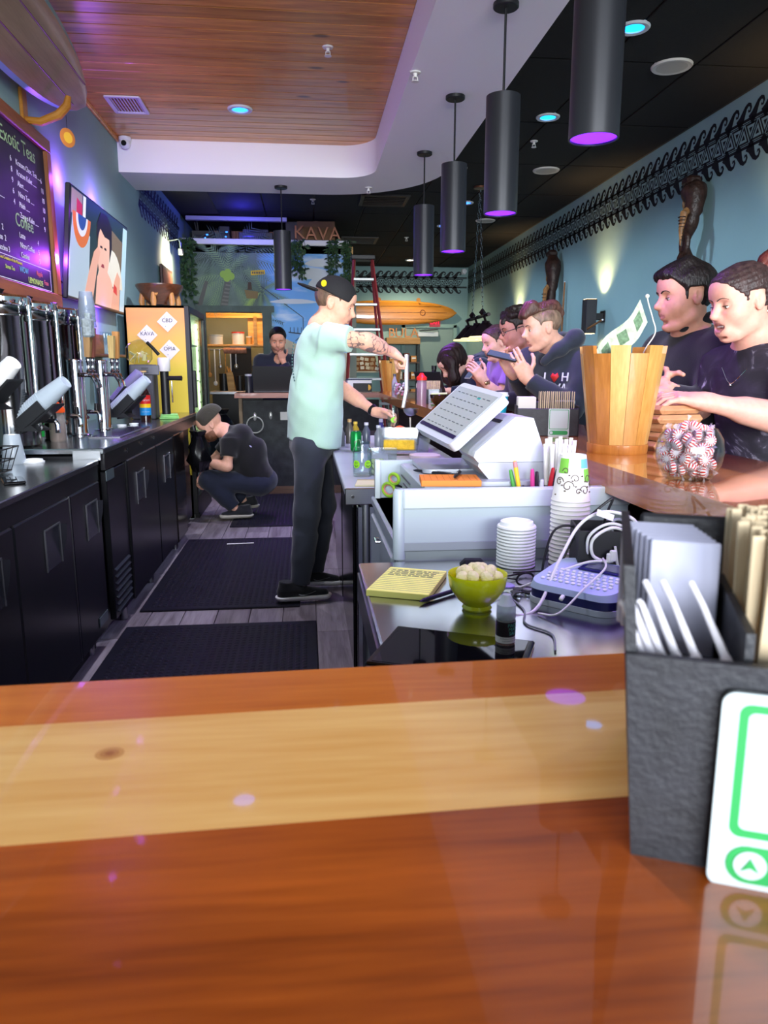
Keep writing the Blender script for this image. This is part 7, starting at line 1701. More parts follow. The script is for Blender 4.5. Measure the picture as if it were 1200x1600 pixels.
def sleeve(S, sh, el, wr=None, r0=.068, r1=.06, r2=.042, k=.03, cut=1.0):
    sh, el = A(*sh), A(*el)
    if wr is None: e = sh + (el - sh) * cut; S.cone(sh - (el - sh) * .05, e, r0, r1, k)
    else:
        S.cap(sh, el, r0, r1, k); w = A(*wr); S.cone(el, el + (w - el) * cut, r1, r2, .03); S.cap(el, el + (w - el) * .5, r1, (r1 + r2) / 2, .03)
def wrinkle(amp, sc, seed): return lambda P: amp * (noise3(P, sc, seed) + .5 * noise3(P, sc * 2.3, seed + 3))
def legs(S, J, r0=.1, r1=.068, r2=.055, k=.05, cut=1.0):
    for sd in 'LR':
        S.cap(J['hp' + sd], J['kn' + sd], r0, r1, k); a, b = A(*J['kn' + sd]), A(*J['an' + sd]); S.cap(a, a + (b - a) * .6, r1, (r1 + r2) / 2, .04); S.cone(a + (b - a) * .3, a + (b - a) * cut, (r1 * .6 + r2 * .4), r2, .03)
def shoe(root, heel, toe, upc, solec, logo=None):
    """heel and toe points on the ground"""
    h_, t_ = A(*heel), A(*toe); f = unit(t_ - h_); L = float(np.linalg.norm(t_ - h_)); M = frame(f)
    W = lambda x, y, z: h_ + M @ A(x, y, z)
    S = SDF(); S.cap(W(.03, 0, .035), W(L - .045, 0, .03), .046, .043, .02, flat=(M[:, 2], .7)); S.plane(W(0, 0, .036), (0, 0, 1), .004); S.plane(W(0, 0, .002), (0, 0, -1), .004)
    child(root, 'shoe_sole', S, .006, [solec])
    S = SDF(); S.cap(W(.035, 0, .055), W(.1, 0, .075), .04, .042, .02); S.cap(W(.1, 0, .065), W(L - .05, 0, .04), .042, .03, .03, flat=(M[:, 2], .8)); S.cone(W(.045, 0, .07), W(.05, 0, .12), .04, .043, .02); S.plane(W(0, 0, .03), (0, 0, -1), .004)
    o = child(root, 'shoe', S, .006, [upc])
    if logo:
        b = MB(); P_ = [W(.1, -.037, .065), W(.13, -.042, .045), W(.17, -.04, .05), W(.215, -.031, .062)]; P_ = smooth_path(P_, 5); b.tube(P_, [.001 + .006 * math.sin(PI * min(1, i / 10)) * (1 - i / 16) for i in range(len(P_))], 6, flat=.5); prop(root, 'shoe_logo', b, logo)
    b = MB()
    for k in range(4): b.tube([W(.1 + k * .022, -.022, .1 - k * .007), W(.1 + k * .022, 0, .112 - k * .008), W(.1 + k * .022, .022, .1 - k * .007)], .003, 5)
    prop(root, 'laces', b, upc)
def cranium_hair(S, H, g=.009, front=.055, fx=.036, low=-.055, side=.02, k=.012):
    """short hair cap with forehead hairline, cut round ears"""
    E = lambda c, r, kk=k, op='+': S.ell(H.w(*c), np.array(r) * H.k, H.M, kk * H.k, op); B = lambda c, h, op='-': S.box(H.w(*c), np.array(h) * H.k, H.M, .01 * H.k, .008 * H.k, op)
    E((-.016, 0, .036), (.1 + g, .0765 + g, .087 + g)); E((.05, 0, .058), (.044 + g, .053 + g, .04 + g), .03)
    S.plane(H.w(fx, 0, front), H.M @ A(.76, 0, -.65), .006); B((0, 0, low - .1), (.2, .2, .1)); B((.1, 0, -.05), (.075, .2, .07))
    for y in (-1, 1): B((-.006, y * .085, -.022), (.03, .028, .052)); S.cap(H.w(.029, y * (.066 + g * .5), .03), H.w(.03, y * (.0625 + g * .3), -.012), .007, .004, .006)
# ---------------------------------------------------------------- barista
r = person('standing barista in mint green T-shirt and backwards black cap pouring with a ladle', 0., 4.22)
Mt = frame((.94, .34, 0)); H = Head((.165, 4.2, 1.672), frame((.93, -.14, -.34)), 1.06)
J = dict(nb=(.085, 4.21, 1.55), ch=(.075, 4.21, 1.36), pe=(.03, 4.21, .92), shR=(.12, 4.03, 1.49), elR=(.315, 3.93, 1.465), wrR=(.475, 4.1, 1.41), shL=(.05, 4.38, 1.49), elL=(.2, 4.47, 1.21), wrL=(.4, 4.31, 1.075), hpR=(.015, 4.12, .9), knR=(-.01, 4.1, .52), anR=(-.055, 4.09, .12), hpL=(.05, 4.3, .9), knL=(.085, 4.34, .52), anL=(.03, 4.38, .12))
def tat(c):
    e, w, s_ = A(*J['elR']), A(*J['wrR']), A(*J['shR']); ok = np.zeros(len(c), bool)
    for a, b, t0, t1 in ((e, w, -.05, .78), (s_, e, .55, 1.05)):
        d = b - a; t = (c - a) @ d / (d @ d); rad = np.linalg.norm(c - a - t[:, None] * d, axis=1); ok |= (t > t0) & (t < t1) & (rad < .07)
    return ok & ((np.abs(noise3(c, 95, 1)) < .085) | (noise3(c, 42, 4) > .42))
GR = [(62, 80, 50), (64, 82, 50), (66, 84, 50), (68, 84, 50)]
inf = body(r, H, '#d9a58a', J, dict(R=dict(fdir=(.75, .1, -.5), ndir=(.3, -.1, .95), curls=GR, thumb=(.7, .3, -.65), tcurl=15), L=dict(fdir=(.95, -.1, -.18), ndir=(.1, .55, .6), curls=[(35, 40, 25)] * 4, thumb=(.7, .4, -.5), tcurl=10)), hh=.0042, tattoo=tat)
eyes(r, H, '#4a3424'); brows(r, H, hairmat('#4a3626'))
S = SDF(); torso(S, J['ch'], J['pe'], Mt, .18, .13, hip=.13); S.cap((.1, 4.06, 1.48), (.06, 4.36, 1.48), .07, .07, .07); S.cap((.085, 4.21, 1.5), (.09, 4.21, 1.545), .075, .068, .04)
for a, b in ((J['shR'], J['elR']), (J['shL'], J['elL'])): sleeve(S, a, b, None, .068, .07, k=.06, cut=.6)
S.cap((.05, 4.21, 1.2), (.045, 4.21, .88), .11, .135, .08); S.plane((.03, 4.21, .905), (-.2, 0, -1), .008); S.disp = wrinkle(.005, 24, 1)
child(r, 'shirt', S, .007, [cloth('#a8c8b6', 'mint', .05)])
m = MB()
for k in range(13): u = k / 12; m.at((-.062 - .012 * math.sin(u * 3), 4.115 - .01 * u, 1.46 - .2 * u), (R(90), R(random.uniform(-30, 30)), R(-68))).box((0, 0, 0), (.011, .009, .004))
prop(r, 'shirt_print', m, mat('print_ink', '#4a6a66', .7))
S = SDF(); legs(S, J, .092, .072, .056, cut=1.02, k=.03); S.ell((.03, 4.21, .9), (.13, .155, .11), Mt, .05); S.plane((0, 4.2, .985), (0, 0, 1), .01); S.disp = wrinkle(.004, 30, 5)
child(r, 'trousers', S, .008, [cloth('#2c303b', 'navy_black')])
shoe(r, (-.185, 4.06, .016), (.125, 4.1, .016), cloth('#17181b', 'shoe_black'), mat('sole_white', '#d6d6d4', .5), mat('swoosh_grey', '#8a8c90', .4)); shoe(r, (-.09, 4.38, .016), (.205, 4.36, .016), cloth('#17181b', 'shoe_black'), mat('sole_white', '#d6d6d4', .5), mat('swoosh_grey', '#8a8c90', .4))
S = SDF(); cranium_hair(S, H, .003, .03, .03, -.06); child(r, 'hair', S, .005, [hairmat('#6a5242')])
S = SDF(); E = lambda c, rr, k=.01, op='+': S.ell(H.w(*c), np.array(rr) * H.k, H.M, k, op)
E((-.012, 0, .045), (.112, .09, .095)); S.plane(H.w(0, 0, .036), H.M @ A(-.12, 0, -1), .004); E((-.145, 0, .034), (.075, .07, .009), .012); E((.06, 0, .055), (.03, .05, .02), .01, '-') if False else None
child(r, 'cap', S, .005, [mat('cap_black', '#1d1c1e', .8, bump=(200, .2))])
m = MB(); q = H.w(-.075, -.072, .075); m.at(q, (R(90), 0, R(-40))).lathe([(0, .006), (.017, .005), (.018, 0)], 20, False); prop(r, 'cap_badge', m, mat('badge_yellow', '#d8c020', .5))
S = SDF(); w_ = A(*J['wrL']); u_ = unit(A(*J['wrL']) - A(*J['elL'])); S.cone(w_ - u_ * .035, w_ - u_ * .008, .034, .033, .004); child(r, 'wristband', S, .004, [BLK])
# ladle held in his right hand, pouring
tp, W = inf['R']; g = A(.553, 4.11, 1.385)
t = thing('ladle', 'steel ladle held upright by the barista', 'ladle', (.566, 4.11, 1.09))
MB().tube([(-.013, 0, .31), (-.012, 0, .12), (-.03, 0, .02)], [.013, .013, .012], 10, flat=.35, upv=(0, 1, 0)).build('handle', STEELB, t)
MB().at((.012, 0, .015)).lathe([(0, -.042), (.02, -.038), (.038, -.02), (.044, .0), (.042, .0), (.036, -.018), (.018, -.034), (0, -.038)], 28, False).build('scoop', STEELB, t)
t = thing('liquid_stream', 'thin pale stream of liquid falling from the ladle', 'liquid', (.575, 4.11, .905)); MB().tube([(0, 0, 0), (.002, 0, .08), (.0, 0, .15)], [.003, .0032, .005], 8).build('stream', mat('stream_pale', '#d8cfc4', .15, trans=.3), t)
MB().sphere((0, 0, .0), (.012, .012, .003), 10, 6).build('splash', mat('stream_pale'), t)
tub(.565, 4.1, PZ, .2, .2, .075, 'clear shallow tub catching the poured liquid', R(8))
t = thing('glass_jar', 'small clear jar with lime sticker in the barista left hand', 'jar', (.497, 4.27, 1.0)); MB().lathe([(0, 0), (.03, 0), (.033, .006), (.033, .08), (.027, .09), (.028, .1), (.0265, .1), (.031, .078), (.03, .008), (0, .005)], 26, False).build('jar', GLASS, t)
b = MB(); rr = .0336; b.add([(rr * math.sin(.017 * math.cos(a) / rr), -rr * math.cos(.017 * math.cos(a) / rr), .034 + .017 * math.sin(a)) for a in [2 * PI * i / 18 for i in range(18)]], [tuple(range(18))]); b.build('lime_sticker', LIME, t, angle=None)
# ---------------------------------------------------------------- crouching man
r = person('man in black T-shirt and grey beanie crouching beside the drinks fridge', -.6, 6.62)
H = Head((-.845, 6.6, .842), frame((-.86, -.12, -.5)), 1.06); Mt = frame((-.86, 0, .4))
J = dict(nb=(-.73, 6.62, .79), ch=(-.62, 6.62, .66), pe=(-.43, 6.62, .37), shL=(-.67, 6.45, .71), elL=(-.685, 6.38, .5), wrL=(-.9, 6.46, .535), shR=(-.67, 6.8, .71), elR=(-.86, 6.8, .5), wrR=(-.93, 6.62, .4), hpL=(-.45, 6.53, .33), knL=(-.86, 6.49, .37), anL=(-.635, 6.5, .1), hpR=(-.45, 6.72, .33), knR=(-.87, 6.78, .33), anR=(-.57, 6.77, .12))
body(r, H, '#d8a48c', J, dict(L=dict(fdir=(-.9, .2, -.2), ndir=(.1, -.7, .7), curls=[(30, 40, 25)] * 4), R=dict(fdir=(-.4, -.3, -.85), ndir=(-.7, .5, .3), curls=[(30, 40, 25)] * 4)), hh=.0065, stub=mat('stubble_brown', '#8a5f4a', .7))
eyes(r, H); brows(r, H, hairmat('#4a3020'))
S = SDF(); torso(S, J['ch'], J['pe'], Mt, .19, .135); S.cap((-.66, 6.46, .7), (-.66, 6.79, .7), .078, .078, .05); S.cap(J['ch'], J['nb'], .1, .07, .04); sleeve(S, J['shL'], J['elL'], None, .075, .07, cut=.62); sleeve(S, J['shR'], J['elR'], None, .075, .07, cut=.62); S.disp = wrinkle(.003, 26, 2)
child(r, 'shirt', S, .009, [cloth('#111114', 'tee_black')])
m = MB().at((-.485, 6.52, .69), (R(40), R(40), 0)).box((0, 0, 0), (.05, .1, .008), .002); prop(r, 'shirt_print', m, mat('print_lilac', '#9a94b8', .8))
S = SDF(); legs(S, J, .105, .082, .06, cut=.92); S.ell((-.43, 6.62, .34), (.16, .18, .13), None, .06); S.disp = wrinkle(.004, 28, 3); child(r, 'trousers', S, .01, [cloth('#1d2233', 'navy')])
shoe(r, (-.50, 6.5, .022), (-.79, 6.5, .016), cloth('#24252a', 'shoe_dark'), mat('sole_bone', '#c4beb0', .6)); shoe(r, (-.46, 6.78, .06), (-.72, 6.78, .016), cloth('#24252a', 'shoe_dark'), mat('sole_bone', '#c4beb0', .6))
S = SDF(); E = lambda c, rr, k=.01, op='+': S.ell(H.w(*c), np.array(rr) * H.k, H.M, k, op); E((-.022, 0, .05), (.112, .09, .1)); E((-.06, 0, .07), (.09, .075, .08), .03); S.plane(H.w(.02, 0, .02), H.M @ A(-.25, 0, -1), .006); S.disp = lambda P: .0012 * np.sin(H.l(P)[:, 1] * 500)
child(r, 'beanie', S, .006, [cloth('#3b382f', 'beanie')])
S = SDF(); E((.035, 0, -.075), (.064, .06, .055)); S.box(H.w(.05, 0, .02), A(.08, .1, .055), H.M, .01, .01, '-'); S.ell(H.w(.1, 0, -.06), A(.02, .022, .012), H.M, .008, '-'); S.disp = wrinkle(.002, 160, 1); child(r, 'beard', S, .006, [hairmat('#6a4630')])
m = MB().sphere((-.79, 6.41, .32), (.016, .004, .016), 12, 8); prop(r, 'trouser_badge', m, WPL)
# ---------------------------------------------------------------- man with the laptop
r = person('man in dark hooded jacket behind the black laptop with hand at his mouth', -.3, 8.5)
H = Head((-.3, 8.36, 1.63), frame((.02, -.9, -.3)), 1.1); Mt = frame((0, -1, 0))
J = dict(nb=(-.3, 8.44, 1.47), ch=(-.3, 8.46, 1.27), pe=(-.3, 8.5, .92), shR=(-.49, 8.45, 1.4), elR=(-.55, 8.32, 1.13), wrR=(-.42, 8.17, 1.1), shL=(-.11, 8.45, 1.4), elL=(-.14, 8.22, 1.16), wrL=(-.25, 8.23, 1.42), hpL=(-.2, 8.5, .9), knL=(-.2, 8.5, .5), anL=(-.2, 8.5, .08), hpR=(-.4, 8.5, .9), knR=(-.4, 8.5, .5), anR=(-.4, 8.5, .08))
body(r, H, '#c98f76', J, dict(L=dict(fdir=(-.25, -.05, .95), ndir=(.1, -1, .1), curls=[(70, 80, 50)] * 4, tcurl=20), R=dict(fdir=(.9, -.2, 0), ndir=(0, 0, 1), curls=[(15, 20, 10)] * 4)), hh=.0065, stub=mat('stubble_dark', '#b07c68', .7))
eyes(r, H); brows(r, H, hairmat('#17110e'), 1.2)
S = SDF(); torso(S, J['ch'], J['pe'], Mt, .2, .14); S.cap(J['shR'], J['shL'], .085, .085, .06); S.cap(J['nb'], (-.3, 8.5, 1.5), .085, .09, .04); sleeve(S, J['shR'], J['elR'], J['wrR'], .085, .07, .05, cut=.9); sleeve(S, J['shL'], J['elL'], J['wrL'], .085, .07, .05, cut=.85); S.cap(H.w(.03, 0, -.2), H.w(.06, 0, -.16), .05, .05, .01, '-'); S.disp = wrinkle(.004, 22, 4)
child(r, 'jacket', S, .01, [cloth('#191b2c', 'jacket_navy')])
S = SDF(); legs(S, J, .1, .07, .055); child(r, 'trousers', S, .015, [cloth('#15161c', 'dark_trousers')])
S = SDF(); cranium_hair(S, H, .01, .058, .055); S.disp = wrinkle(.0015, 200, 1); child(r, 'hair', S, .006, [hairmat('#130f0e')])
m = MB().tube([H.w(.075, -.03, -.19), H.w(.085, -.03, -.3)], .004, 6); prop(r, 'zip', m, STEELB)
for sx in (-.2, -.4): shoe(r, (sx, 8.6, .01), (sx, 8.32, .01), cloth('#24252a', 'shoe_dark'), mat('sole_bone', '#c4beb0', .6))
# ---------------------------------------------------------------- customers along the bar
def customer(label, head, fwd, sc, tone, wr, wl, x, y, garment, gname, hk={}, mouth=0., hands=None, short=False, stub=None, nb=None, hh=.005, lean=.1, gh=.008, shz=None, bw=1.0, elr=None, ell=None, disp=.0035, cutl=.92, yaw=7):
    r = person(label, x, y); H = Head(head, frame(fwd), sc); fx_, fy_ = -math.cos(R(yaw)), -math.sin(R(yaw)); Mt = frame((fx_, fy_, 0)); nb = nb or (head[0] + .075, head[1] + .02, head[2] - .125)
    zc = nb[2] - .17; J = dict(nb=nb, ch=(nb[0] + .035, y, zc), pe=(x, y, .94)); sz = shz or nb[2] - .07
    J['shL'] = (nb[0] + .02 - fy_ * .185 * bw, y + fx_ * .185 * bw, sz); J['shR'] = (nb[0] + .02 + fy_ * .185 * bw, y - fx_ * .185 * bw, sz); J['wrL'] = wl; J['wrR'] = wr
    J['elL'] = ell or (wl[0] + .2, wl[1] - .02, 1.13); J['elR'] = elr or (wr[0] + .2, wr[1] + .04, 1.13)
    for sd, yy in (('L', y - .1), ('R', y + .1)): J['hp' + sd] = (x, yy, .92); J['kn' + sd] = (x - .02, yy, .5); J['an' + sd] = (x + .02, yy, .08)
    inf = body(r, H, tone, J, hands or {}, hh, stub, mouth, hk)
    S = SDF(); torso(S, J['ch'], J['pe'], Mt, .175 * bw, .13 * bw); S.cap(J['shL'], J['shR'], .072 * bw, .072 * bw, .05); S.cap(J['ch'], A(*J['nb']) + A(.01, 0, -.02), .1, .066, .04)
    for sd in 'LR':
        if short: sleeve(S, J['sh' + sd], J['el' + sd], None, .07 * bw, .068 * bw, cut=.62)
        else: sleeve(S, J['sh' + sd], J['el' + sd], J['wr' + sd], .07 * bw, .058 * bw, .042, cut=cutl, k=.06)
    S.plane((x, y, .9), (0, 0, -1), .01); S.disp = wrinkle(disp, 26, x * 7 + y)
    ob = child(r, gname, S, gh, garment if isinstance(garment, list) else [garment])
    S = SDF(); legs(S, J, .1, .07, .055); S.plane((x, y, .96), (0, 0, 1), .01); child(r, 'trousers', S, .016, [cloth('#1b1d26', 'jeans_dark')])
    for yy in (y - .1, y + .1): shoe(r, (x + .08, yy, .01), (x - .19, yy, .01), cloth('#24252a', 'shoe_dark'), mat('sole_bone', '#c4beb0', .6))
    return r, H, J, inf
# laughing woman in the dark marbled tee
TEE = mat('tee_marble', '#2a2630', .85); nt = TEE.node_tree; bb = nt.nodes['Principled BSDF']; tc = nt.nodes.new('ShaderNodeTexCoord'); nz = nt.nodes.new('ShaderNodeTexNoise'); nz.inputs['Scale'].default_value = 9; nz.inputs['Detail'].default_value = 8; nz.inputs['Distortion'].default_value = 2.2; nt.links.new(tc.outputs['Object'], nz.inputs['Vector']); rp = nt.nodes.new('ShaderNodeValToRGB'); e_ = rp.color_ramp.elements; e_[0].position = .45; e_[0].color = lin('#26222b'); e_[1].position = .72; e_[1].color = lin('#9a93a4'); e_.new(.6).color = lin('#332e3a'); nt.links.new(nz.outputs['Fac'], rp.inputs[0]); nt.links.new(rp.outputs[0], bb.inputs['Base Color'])
r, H, J, inf = customer('laughing woman with auburn ponytail in a dark marbled T-shirt at the bar', (1.385, 2.3, 1.532), (-.96, -.12, -.27), .95, '#d89f8b', (1.17, 2.36, 1.235), (1.19, 2.12, 1.225), 1.56, 2.32, TEE, 'shirt', dict(fem=True, nose=1.1, lips=1.15, jaw=.92), .9, dict(L=dict(fdir=(-.9, .25, .15), ndir=(.2, -.3, .9), curls=[(20, 30, 20)] * 4), R=dict(fdir=(-.9, -.2, .1), ndir=(.1, .2, .9), curls=[(25, 30, 20)] * 4)), True, None, (1.47, 2.33, 1.405), .0042, ell=(1.43, 2.08, 1.17), elr=(1.42, 2.5, 1.17), gh=.007)
eyes(r, H, '#4a3a2a'); brows(r, H, hairmat('#4a3a32'), .8)
m = MB(); m.at(H.w(.088, 0, -.0605), tuple(Matrix([list(q) for q in H.M]).to_euler())).box((0, 0, 0), (.012, .03, .006), .002); prop(r, 'teeth', m, mat('teeth', '#eee8e0', .25))
HB = hairmat('#3a2a28'); HR = hairmat('#5c2a22')
S = SDF(); cranium_hair(S, H, .005, .05, .062, -.055); S.disp = lambda P: .0014 * np.sin(H.l(P)[:, 2] * 420 + 40 * H.l(P)[:, 0]) ; child(r, 'hair', S, .0045, [HB])
S = SDF(); pts = [(-.1, 0, .085), (-.135, 0, .1), (-.165, .0, .07), (-.175, .0, .01), (-.165, 0, -.06), (-.15, 0, -.13)]
for i in range(5): S.cap(H.w(*pts[i]), H.w(*pts[i + 1]), [.028, .036, .042, .04, .034][i], [.036, .042, .04, .034, .02][i], .02)
S.disp = wrinkle(.004, 120, 2); child(r, 'ponytail', S, .0055, [HR])
m = MB().tube([H.w(-.012, -.083 * 1 + 0 * 1, -.036 + .0) + A(0, 0, 0) + H.M @ A(.006 * math.cos(a), 0, .008 * math.sin(a)) for a in [2 * PI * i / 12 for i in range(12)]], .0012, 5, closed=True); prop(r, 'earring', m, CHROME)
nbk = A(*J['nb']); m = MB().tube(smooth_path([nbk + A(.05, -.06, .03), nbk + A(-.02, -.085, -.02), nbk + A(-.085, -.07, -.1), nbk + A(-.1, -.03, -.13), nbk + A(-.085, .05, -.08)], 5), .0016, 5).sphere(tuple(nbk + A(-.1, -.035, -.135)), .005, 8, 6); prop(r, 'necklace', m, CHROME)
# man in black polo
r, H, J, inf = customer('dark haired man in black polo shirt looking down at the bar', (1.415, 2.72, 1.585), (-.985, -.0, -.14), .99, '#cf987e', (1.3, 2.66, 1.26), (1.285, 2.56, 1.24), 1.56, 2.75, cloth('#101116', 'polo_black'), 'polo_shirt', dict(nose=1.15), 0., dict(L=dict(fdir=(-.35, .8, .3), ndir=(-.7, -.5, .3), curls=[(25, 35, 20)] * 4), R=dict(fdir=(-.25, -.85, -.1), ndir=(-.8, .2, .4), curls=[(30, 30, 20)] * 4)), False, None, (1.465, 2.75, 1.455), .0045, bw=1.08, ell=(1.4, 2.5, 1.16), elr=(1.42, 2.9, 1.16), cutl=.9)
eyes(r, H); brows(r, H, hairmat('#1a1311'), 1.25)
S = SDF(); cranium_hair(S, H, .011, .055, .058, -.06); S.cap(H.w(.075, -.035, .088), H.w(-.03, -.02, .125), .022, .026, .03); S.cap(H.w(.08, .02, .09), H.w(0, .03, .12), .02, .02, .03); S.disp = lambda P: .0016 * np.sin(H.l(P)[:, 1] * 330 + 60 * H.l(P)[:, 2]); child(r, 'hair', S, .005, [hairmat('#17110f')])
S = SDF(); S.cap(A(*J['nb']) + A(-.06, -.05, .02), A(*J['nb']) + A(.04, -.06, .055), .02, .022, .01); S.cap(A(*J['nb']) + A(-.06, .05, .02), A(*J['nb']) + A(.04, .06, .055), .02, .022, .01); S.cap(A(*J['nb']) + A(.045, -.05, .055), A(*J['nb']) + A(.045, .05, .055), .02, .02, .01); child(r, 'collar', S, .006, [cloth('#101116', 'polo_black')])
# man in hoodie with phone
NAVY = cloth('#252a37', 'hoodie_navy')
r, H, J, inf = customer('young man in navy hoodie with quiff and white earbud holding a phone', (1.215, 3.8, 1.528), (-.98, -.06, -.2), .91, '#d5a28d', (1.085, 3.86, 1.3), (1.1, 3.64, 1.275), 1.42, 3.82, NAVY, 'hoodie', dict(nose=1.25), 0., dict(L=dict(fdir=(-.55, .1, .85), ndir=(-.3, -.9, -.1), curls=[(14, 18, 10), (20, 18, 10), (24, 20, 10), (28, 22, 12)], thumb=(.5, .75, -.45)), R=dict(fdir=(-.6, -.1, .8), ndir=(-.4, .9, 0), curls=[(25, 35, 20)] * 4)), False, None, (1.305, 3.82, 1.42), .0045, bw=1.02, ell=(1.3, 3.56, 1.13), elr=(1.27, 4.02, 1.13), disp=.005, yaw=38)
eyes(r, H); brows(r, H, hairmat('#4a3428'), 1.1)
S = SDF(); cranium_hair(S, H, .0025, .05, .05, -.06); child(r, 'hair_fade', S, .005, [hairmat('#77604f')])
S = SDF(); E = lambda c, rr, k=.015, op='+': S.ell(H.w(*c), np.array(rr) * H.k, H.M, k, op); E((-.02, 0, .1), (.09, .064, .042)); E((.06, 0, .1), (.045, .055, .032), .03); S.cap(H.w(.1, -.03, .085), H.w(.05, -.03, .13), .016, .03, .02); S.cap(H.w(.1, .03, .085), H.w(.05, .03, .13), .016, .03, .02); S.cap(H.w(-.08, 0, .1), H.w(-.115, 0, .06), .035, .025, .03); S.disp = lambda P: .0022 * np.sin(H.l(P)[:, 1] * 260 + 50 * H.l(P)[:, 0]); child(r, 'hair_quiff', S, .005, [hairmat('#4b3026')])
S = SDF(); n_ = A(*J['nb'])
pts = [n_ + A(-.085, -.07, -.06), n_ + A(-.02, -.105, .0), n_ + A(.06, -.1, .055), n_ + A(.1, 0, .06), n_ + A(.06, .1, .055), n_ + A(-.02, .105, .0), n_ + A(-.085, .07, -.06)]
for i in range(6): S.cap(pts[i], pts[i + 1], [.022, .032, .042, .042, .032, .022][i], [.032, .042, .042, .032, .022, .018][i], .03)
S.disp = wrinkle(.004, 40, 3); child(r, 'hood', S, .008, [NAVY])
m = MB(); hx = n_ + A(-.115, -.13, -.2)
for k, (tx, dz, sx) in enumerate((('I', 0, -.055), ('H', 0, .065), ('KAVA', -.055, 0))):
    vs, fs = text_mb(tx, .062, .006); m.at((1.185 + .012 * 0, 3.69, 1.225 + dz) if False else tuple(A(*J['ch']) + A(-.788, -.616, 0) * .152 + A(0, 0, .03 + dz) + A(.616, -.788, 0) * (sx + .05)), (R(84), 0, R(-52))).add(vs, fs)
prop(r, 'print_letters', m, mat('print_white', '#d6d6da', .7), None)
m = MB().at(tuple(A(*J['ch']) + A(-.788, -.616, 0) * .152 + A(0, 0, .03) + A(.616, -.788, 0) * .055), (R(84), 0, R(-52))).prism([(0, -.026), (.024, .004), (.014, .022), (0, .012), (-.014, .022), (-.024, .004)], -.002, .004); prop(r, 'print_heart', m, mat('print_red', '#c8302c', .6), None)
m = MB().sphere(tuple(H.w(.004, -.083, -.004)), (.009, .007, .009), 10, 8).tube([H.w(.004, -.085, -.008), H.w(.012, -.082, -.034)], .0035, 8); prop(r, 'earbud', m, WPL)
m = MB()
for s in (-1, 1): m.tube([H.w(.102, 0, -.0435), H.w(.098, s * .014, -.046), H.w(.09, s * .024, -.053)], [.004, .0042, .002], 6, flat=.7)
prop(r, 'moustache', m, hairmat('#8a5438'))
t = thing('phone', 'black smartphone held by the hoodie customer', 'phone', (.985, 3.7, 1.385), rot=(R(14), R(-20), R(62))); MB().box((0, 0, 0), (.075, .155, .009), .004).build('body', BLK, t); MB().box((0, 0, .005), (.068, .145, .001)).build('screen', mat('phone_lit', '#3a3f4a', .1, emit=('#5a6a8a', .4)), t)
# man with glasses
r, H, J, inf = customer('man with black glasses and curly dark hair beside the hoodie customer', (1.24, 4.35, 1.545), (-.975, -.08, -.22), .95, '#c08576', (1.08, 4.42, 1.14), (1.1, 4.2, 1.15), 1.44, 4.38, cloth('#14151c', 'jacket_black'), 'jacket', dict(nose=1.1), 0., dict(L=dict(fdir=(-.9, 0, .1), ndir=(0, -.2, .9)), R=dict(fdir=(-.9, 0, 0), ndir=(0, .2, .9))), False, None, (1.325, 4.38, 1.42), .0055, ell=(1.28, 4.18, 1.13), elr=(1.28, 4.55, 1.13))
eyes(r, H); brows(r, H, hairmat('#1d1512'), 1.2)
S = SDF(); cranium_hair(S, H, .011, .05, .055, -.055); random.seed(3)
for k in range(26): a, b = random.uniform(-1.2, 1.2), random.uniform(-.2, 1.5); S.ell(H.w(-.01 + .1 * math.cos(a) * math.cos(b) * (1 if k % 2 else -.9), .085 * math.sin(a), .045 + .09 * math.sin(b)), A(.02, .02, .018), None, .012)
S.box(H.w(.13, 0, -.1), A(.085, .12, .145), H.M, .01, .008, '-'); S.disp = wrinkle(.0025, 140, 1); child(r, 'hair', S, .0055, [hairmat('#1f1613')])
m = MB()
for s in (-1, 1):
    m.tube([H.w(.104, s * .032 + .021 * math.cos(a), .002 + .016 * math.sin(a)) for a in [2 * PI * i / 16 for i in range(16)]], .0022, 6, closed=True); m.tube([H.w(.102, s * .055, .008), H.w(.06, s * .074, .012), H.w(-.012, s * .082, .02)], .0024, 6)
m.tube([H.w(.106, -.011, .006), H.w(.108, 0, .009), H.w(.106, .011, .006)], .002, 6); prop(r, 'glasses', m, BLK)
m = MB().sphere(tuple(H.w(.004, -.083, -.004)), (.009, .007, .009), 10, 8).tube([H.w(.004, -.085, -.008), H.w(.012, -.082, -.034)], .0035, 8); prop(r, 'earbud', m, WPL)
# woman in purple with phone
r, H, J, inf = customer('woman in lilac top with tied back hair looking at her phone', (1.31, 5.1, 1.5), (-.95, -.2, -.28), .94, '#dba794', (1.19, 5.12, 1.27), (1.19, 4.95, 1.25), 1.47, 5.12, cloth('#8d68b4', 'lilac'), 'top', dict(fem=True, lips=1.1, jaw=.92), 0., dict(L=dict(fdir=(-.6, .05, .75), ndir=(-.1, -.9, .3), curls=[(25, 30, 15)] * 4), R=dict(fdir=(-.6, -.1, .75), ndir=(-.2, .9, .2), curls=[(30, 35, 20)] * 4)), True, None, (1.365, 5.12, 1.41), .0055, bw=.9, ell=(1.3, 4.92, 1.12), elr=(1.3, 5.28, 1.12))
eyes(r, H); brows(r, H, hairmat('#3a2a22'), .8)
S = SDF(); cranium_hair(S, H, .006, .056, .055, -.05); S.ell(H.w(-.12, 0, .05), A(.035, .035, .035), None, .015); S.disp = lambda P: .0014 * np.sin(H.l(P)[:, 2] * 380); child(r, 'hair', S, .0055, [hairmat('#3b2b26')])
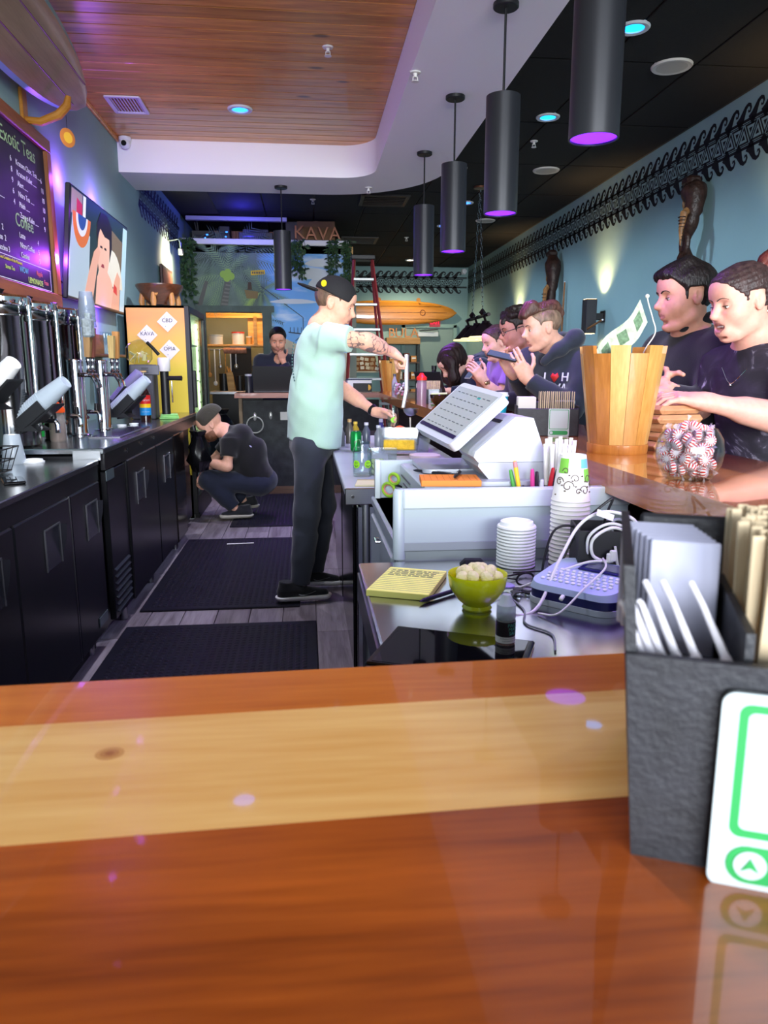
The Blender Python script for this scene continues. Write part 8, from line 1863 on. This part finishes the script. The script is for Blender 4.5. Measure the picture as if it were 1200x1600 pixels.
m = MB().tube([A(1.205, 4.947, 1.235) + A(.0, .032 * math.cos(a), .024 * math.sin(a)) + A(.016, 0, -.012) for a in [2 * PI * i / 16 for i in range(16)]], .008, 6, closed=True).sphere((1.205, 4.915, 1.23), (.016, .006, .016), 12, 8); prop(r, 'wristwatch', m, mat('rose_gold', '#c9a07a', .25, .8))
t = thing('phone', 'silver smartphone in the hands of the lilac top woman', 'phone', (1.135, 5.02, 1.315), rot=(R(50), 0, R(-70))); MB().box((0, 0, 0), (.072, .15, .008), .004).build('body', mat('phone_silver', '#b9bcc4', .3, .4), t); MB().box((0, 0, .0046), (.066, .14, .001)).build('screen', mat('phone_lit'), t)
# woman with long dark hair bent over the laptop
r, H, J, inf = customer('woman with long dark hair bent over the open laptop', (1.17, 5.92, 1.365), (-.7, -.12, -.7), 1.04, '#d8a894', (1.1, 6.0, 1.15), (1.12, 5.8, 1.15), 1.5, 5.95, cloth('#171b33', 'hoodie_indigo'), 'hoodie', dict(fem=True), 0., dict(L=dict(fdir=(-.9, .1, 0), ndir=(0, 0, 1)), R=dict(fdir=(-.9, -.1, 0), ndir=(0, 0, 1))), False, None, (1.32, 5.95, 1.36), .007, bw=1.0, shz=1.33, ell=(1.32, 5.76, 1.13), elr=(1.32, 6.14, 1.13))
eyes(r, H)
S = SDF(); E = lambda c, rr, k=.02, op='+': S.ell(H.w(*c), np.array(rr) * H.k, H.M, k, op); E((-.016, 0, .036), (.116, .094, .104)); S.box(H.w(.15, 0, -.08), A(.085, .05, .12), H.M, .02, .01, '-')
for s in (-1, 1):
    a = H.w(.02, s * .075, .03); S.cap(a, a + A(.02, 0, -.12), .045, .04, .03); S.cap(a + A(.02, 0, -.12), A(1.21 + .02, 5.93 + s * .1, 1.13), .045, .025, .03)
S.cap(H.w(-.08, 0, .05), A(1.3, 5.95, 1.3), .06, .05, .04); S.disp = lambda P: .003 * np.sin(P[:, 1] * 210 + P[:, 0] * 120) + .002 * noise3(P, 60); child(r, 'long_hair', S, .007, [hairmat('#251815')])
S = SDF(); n_ = A(*J['nb']); S.cap(n_ + A(.04, -.1, .03), n_ + A(.12, 0, .05), .045, .055, .03); S.cap(n_ + A(.12, 0, .05), n_ + A(.04, .1, .03), .055, .045, .03); child(r, 'hood', S, .01, [cloth('#171b33', 'hoodie_indigo')])
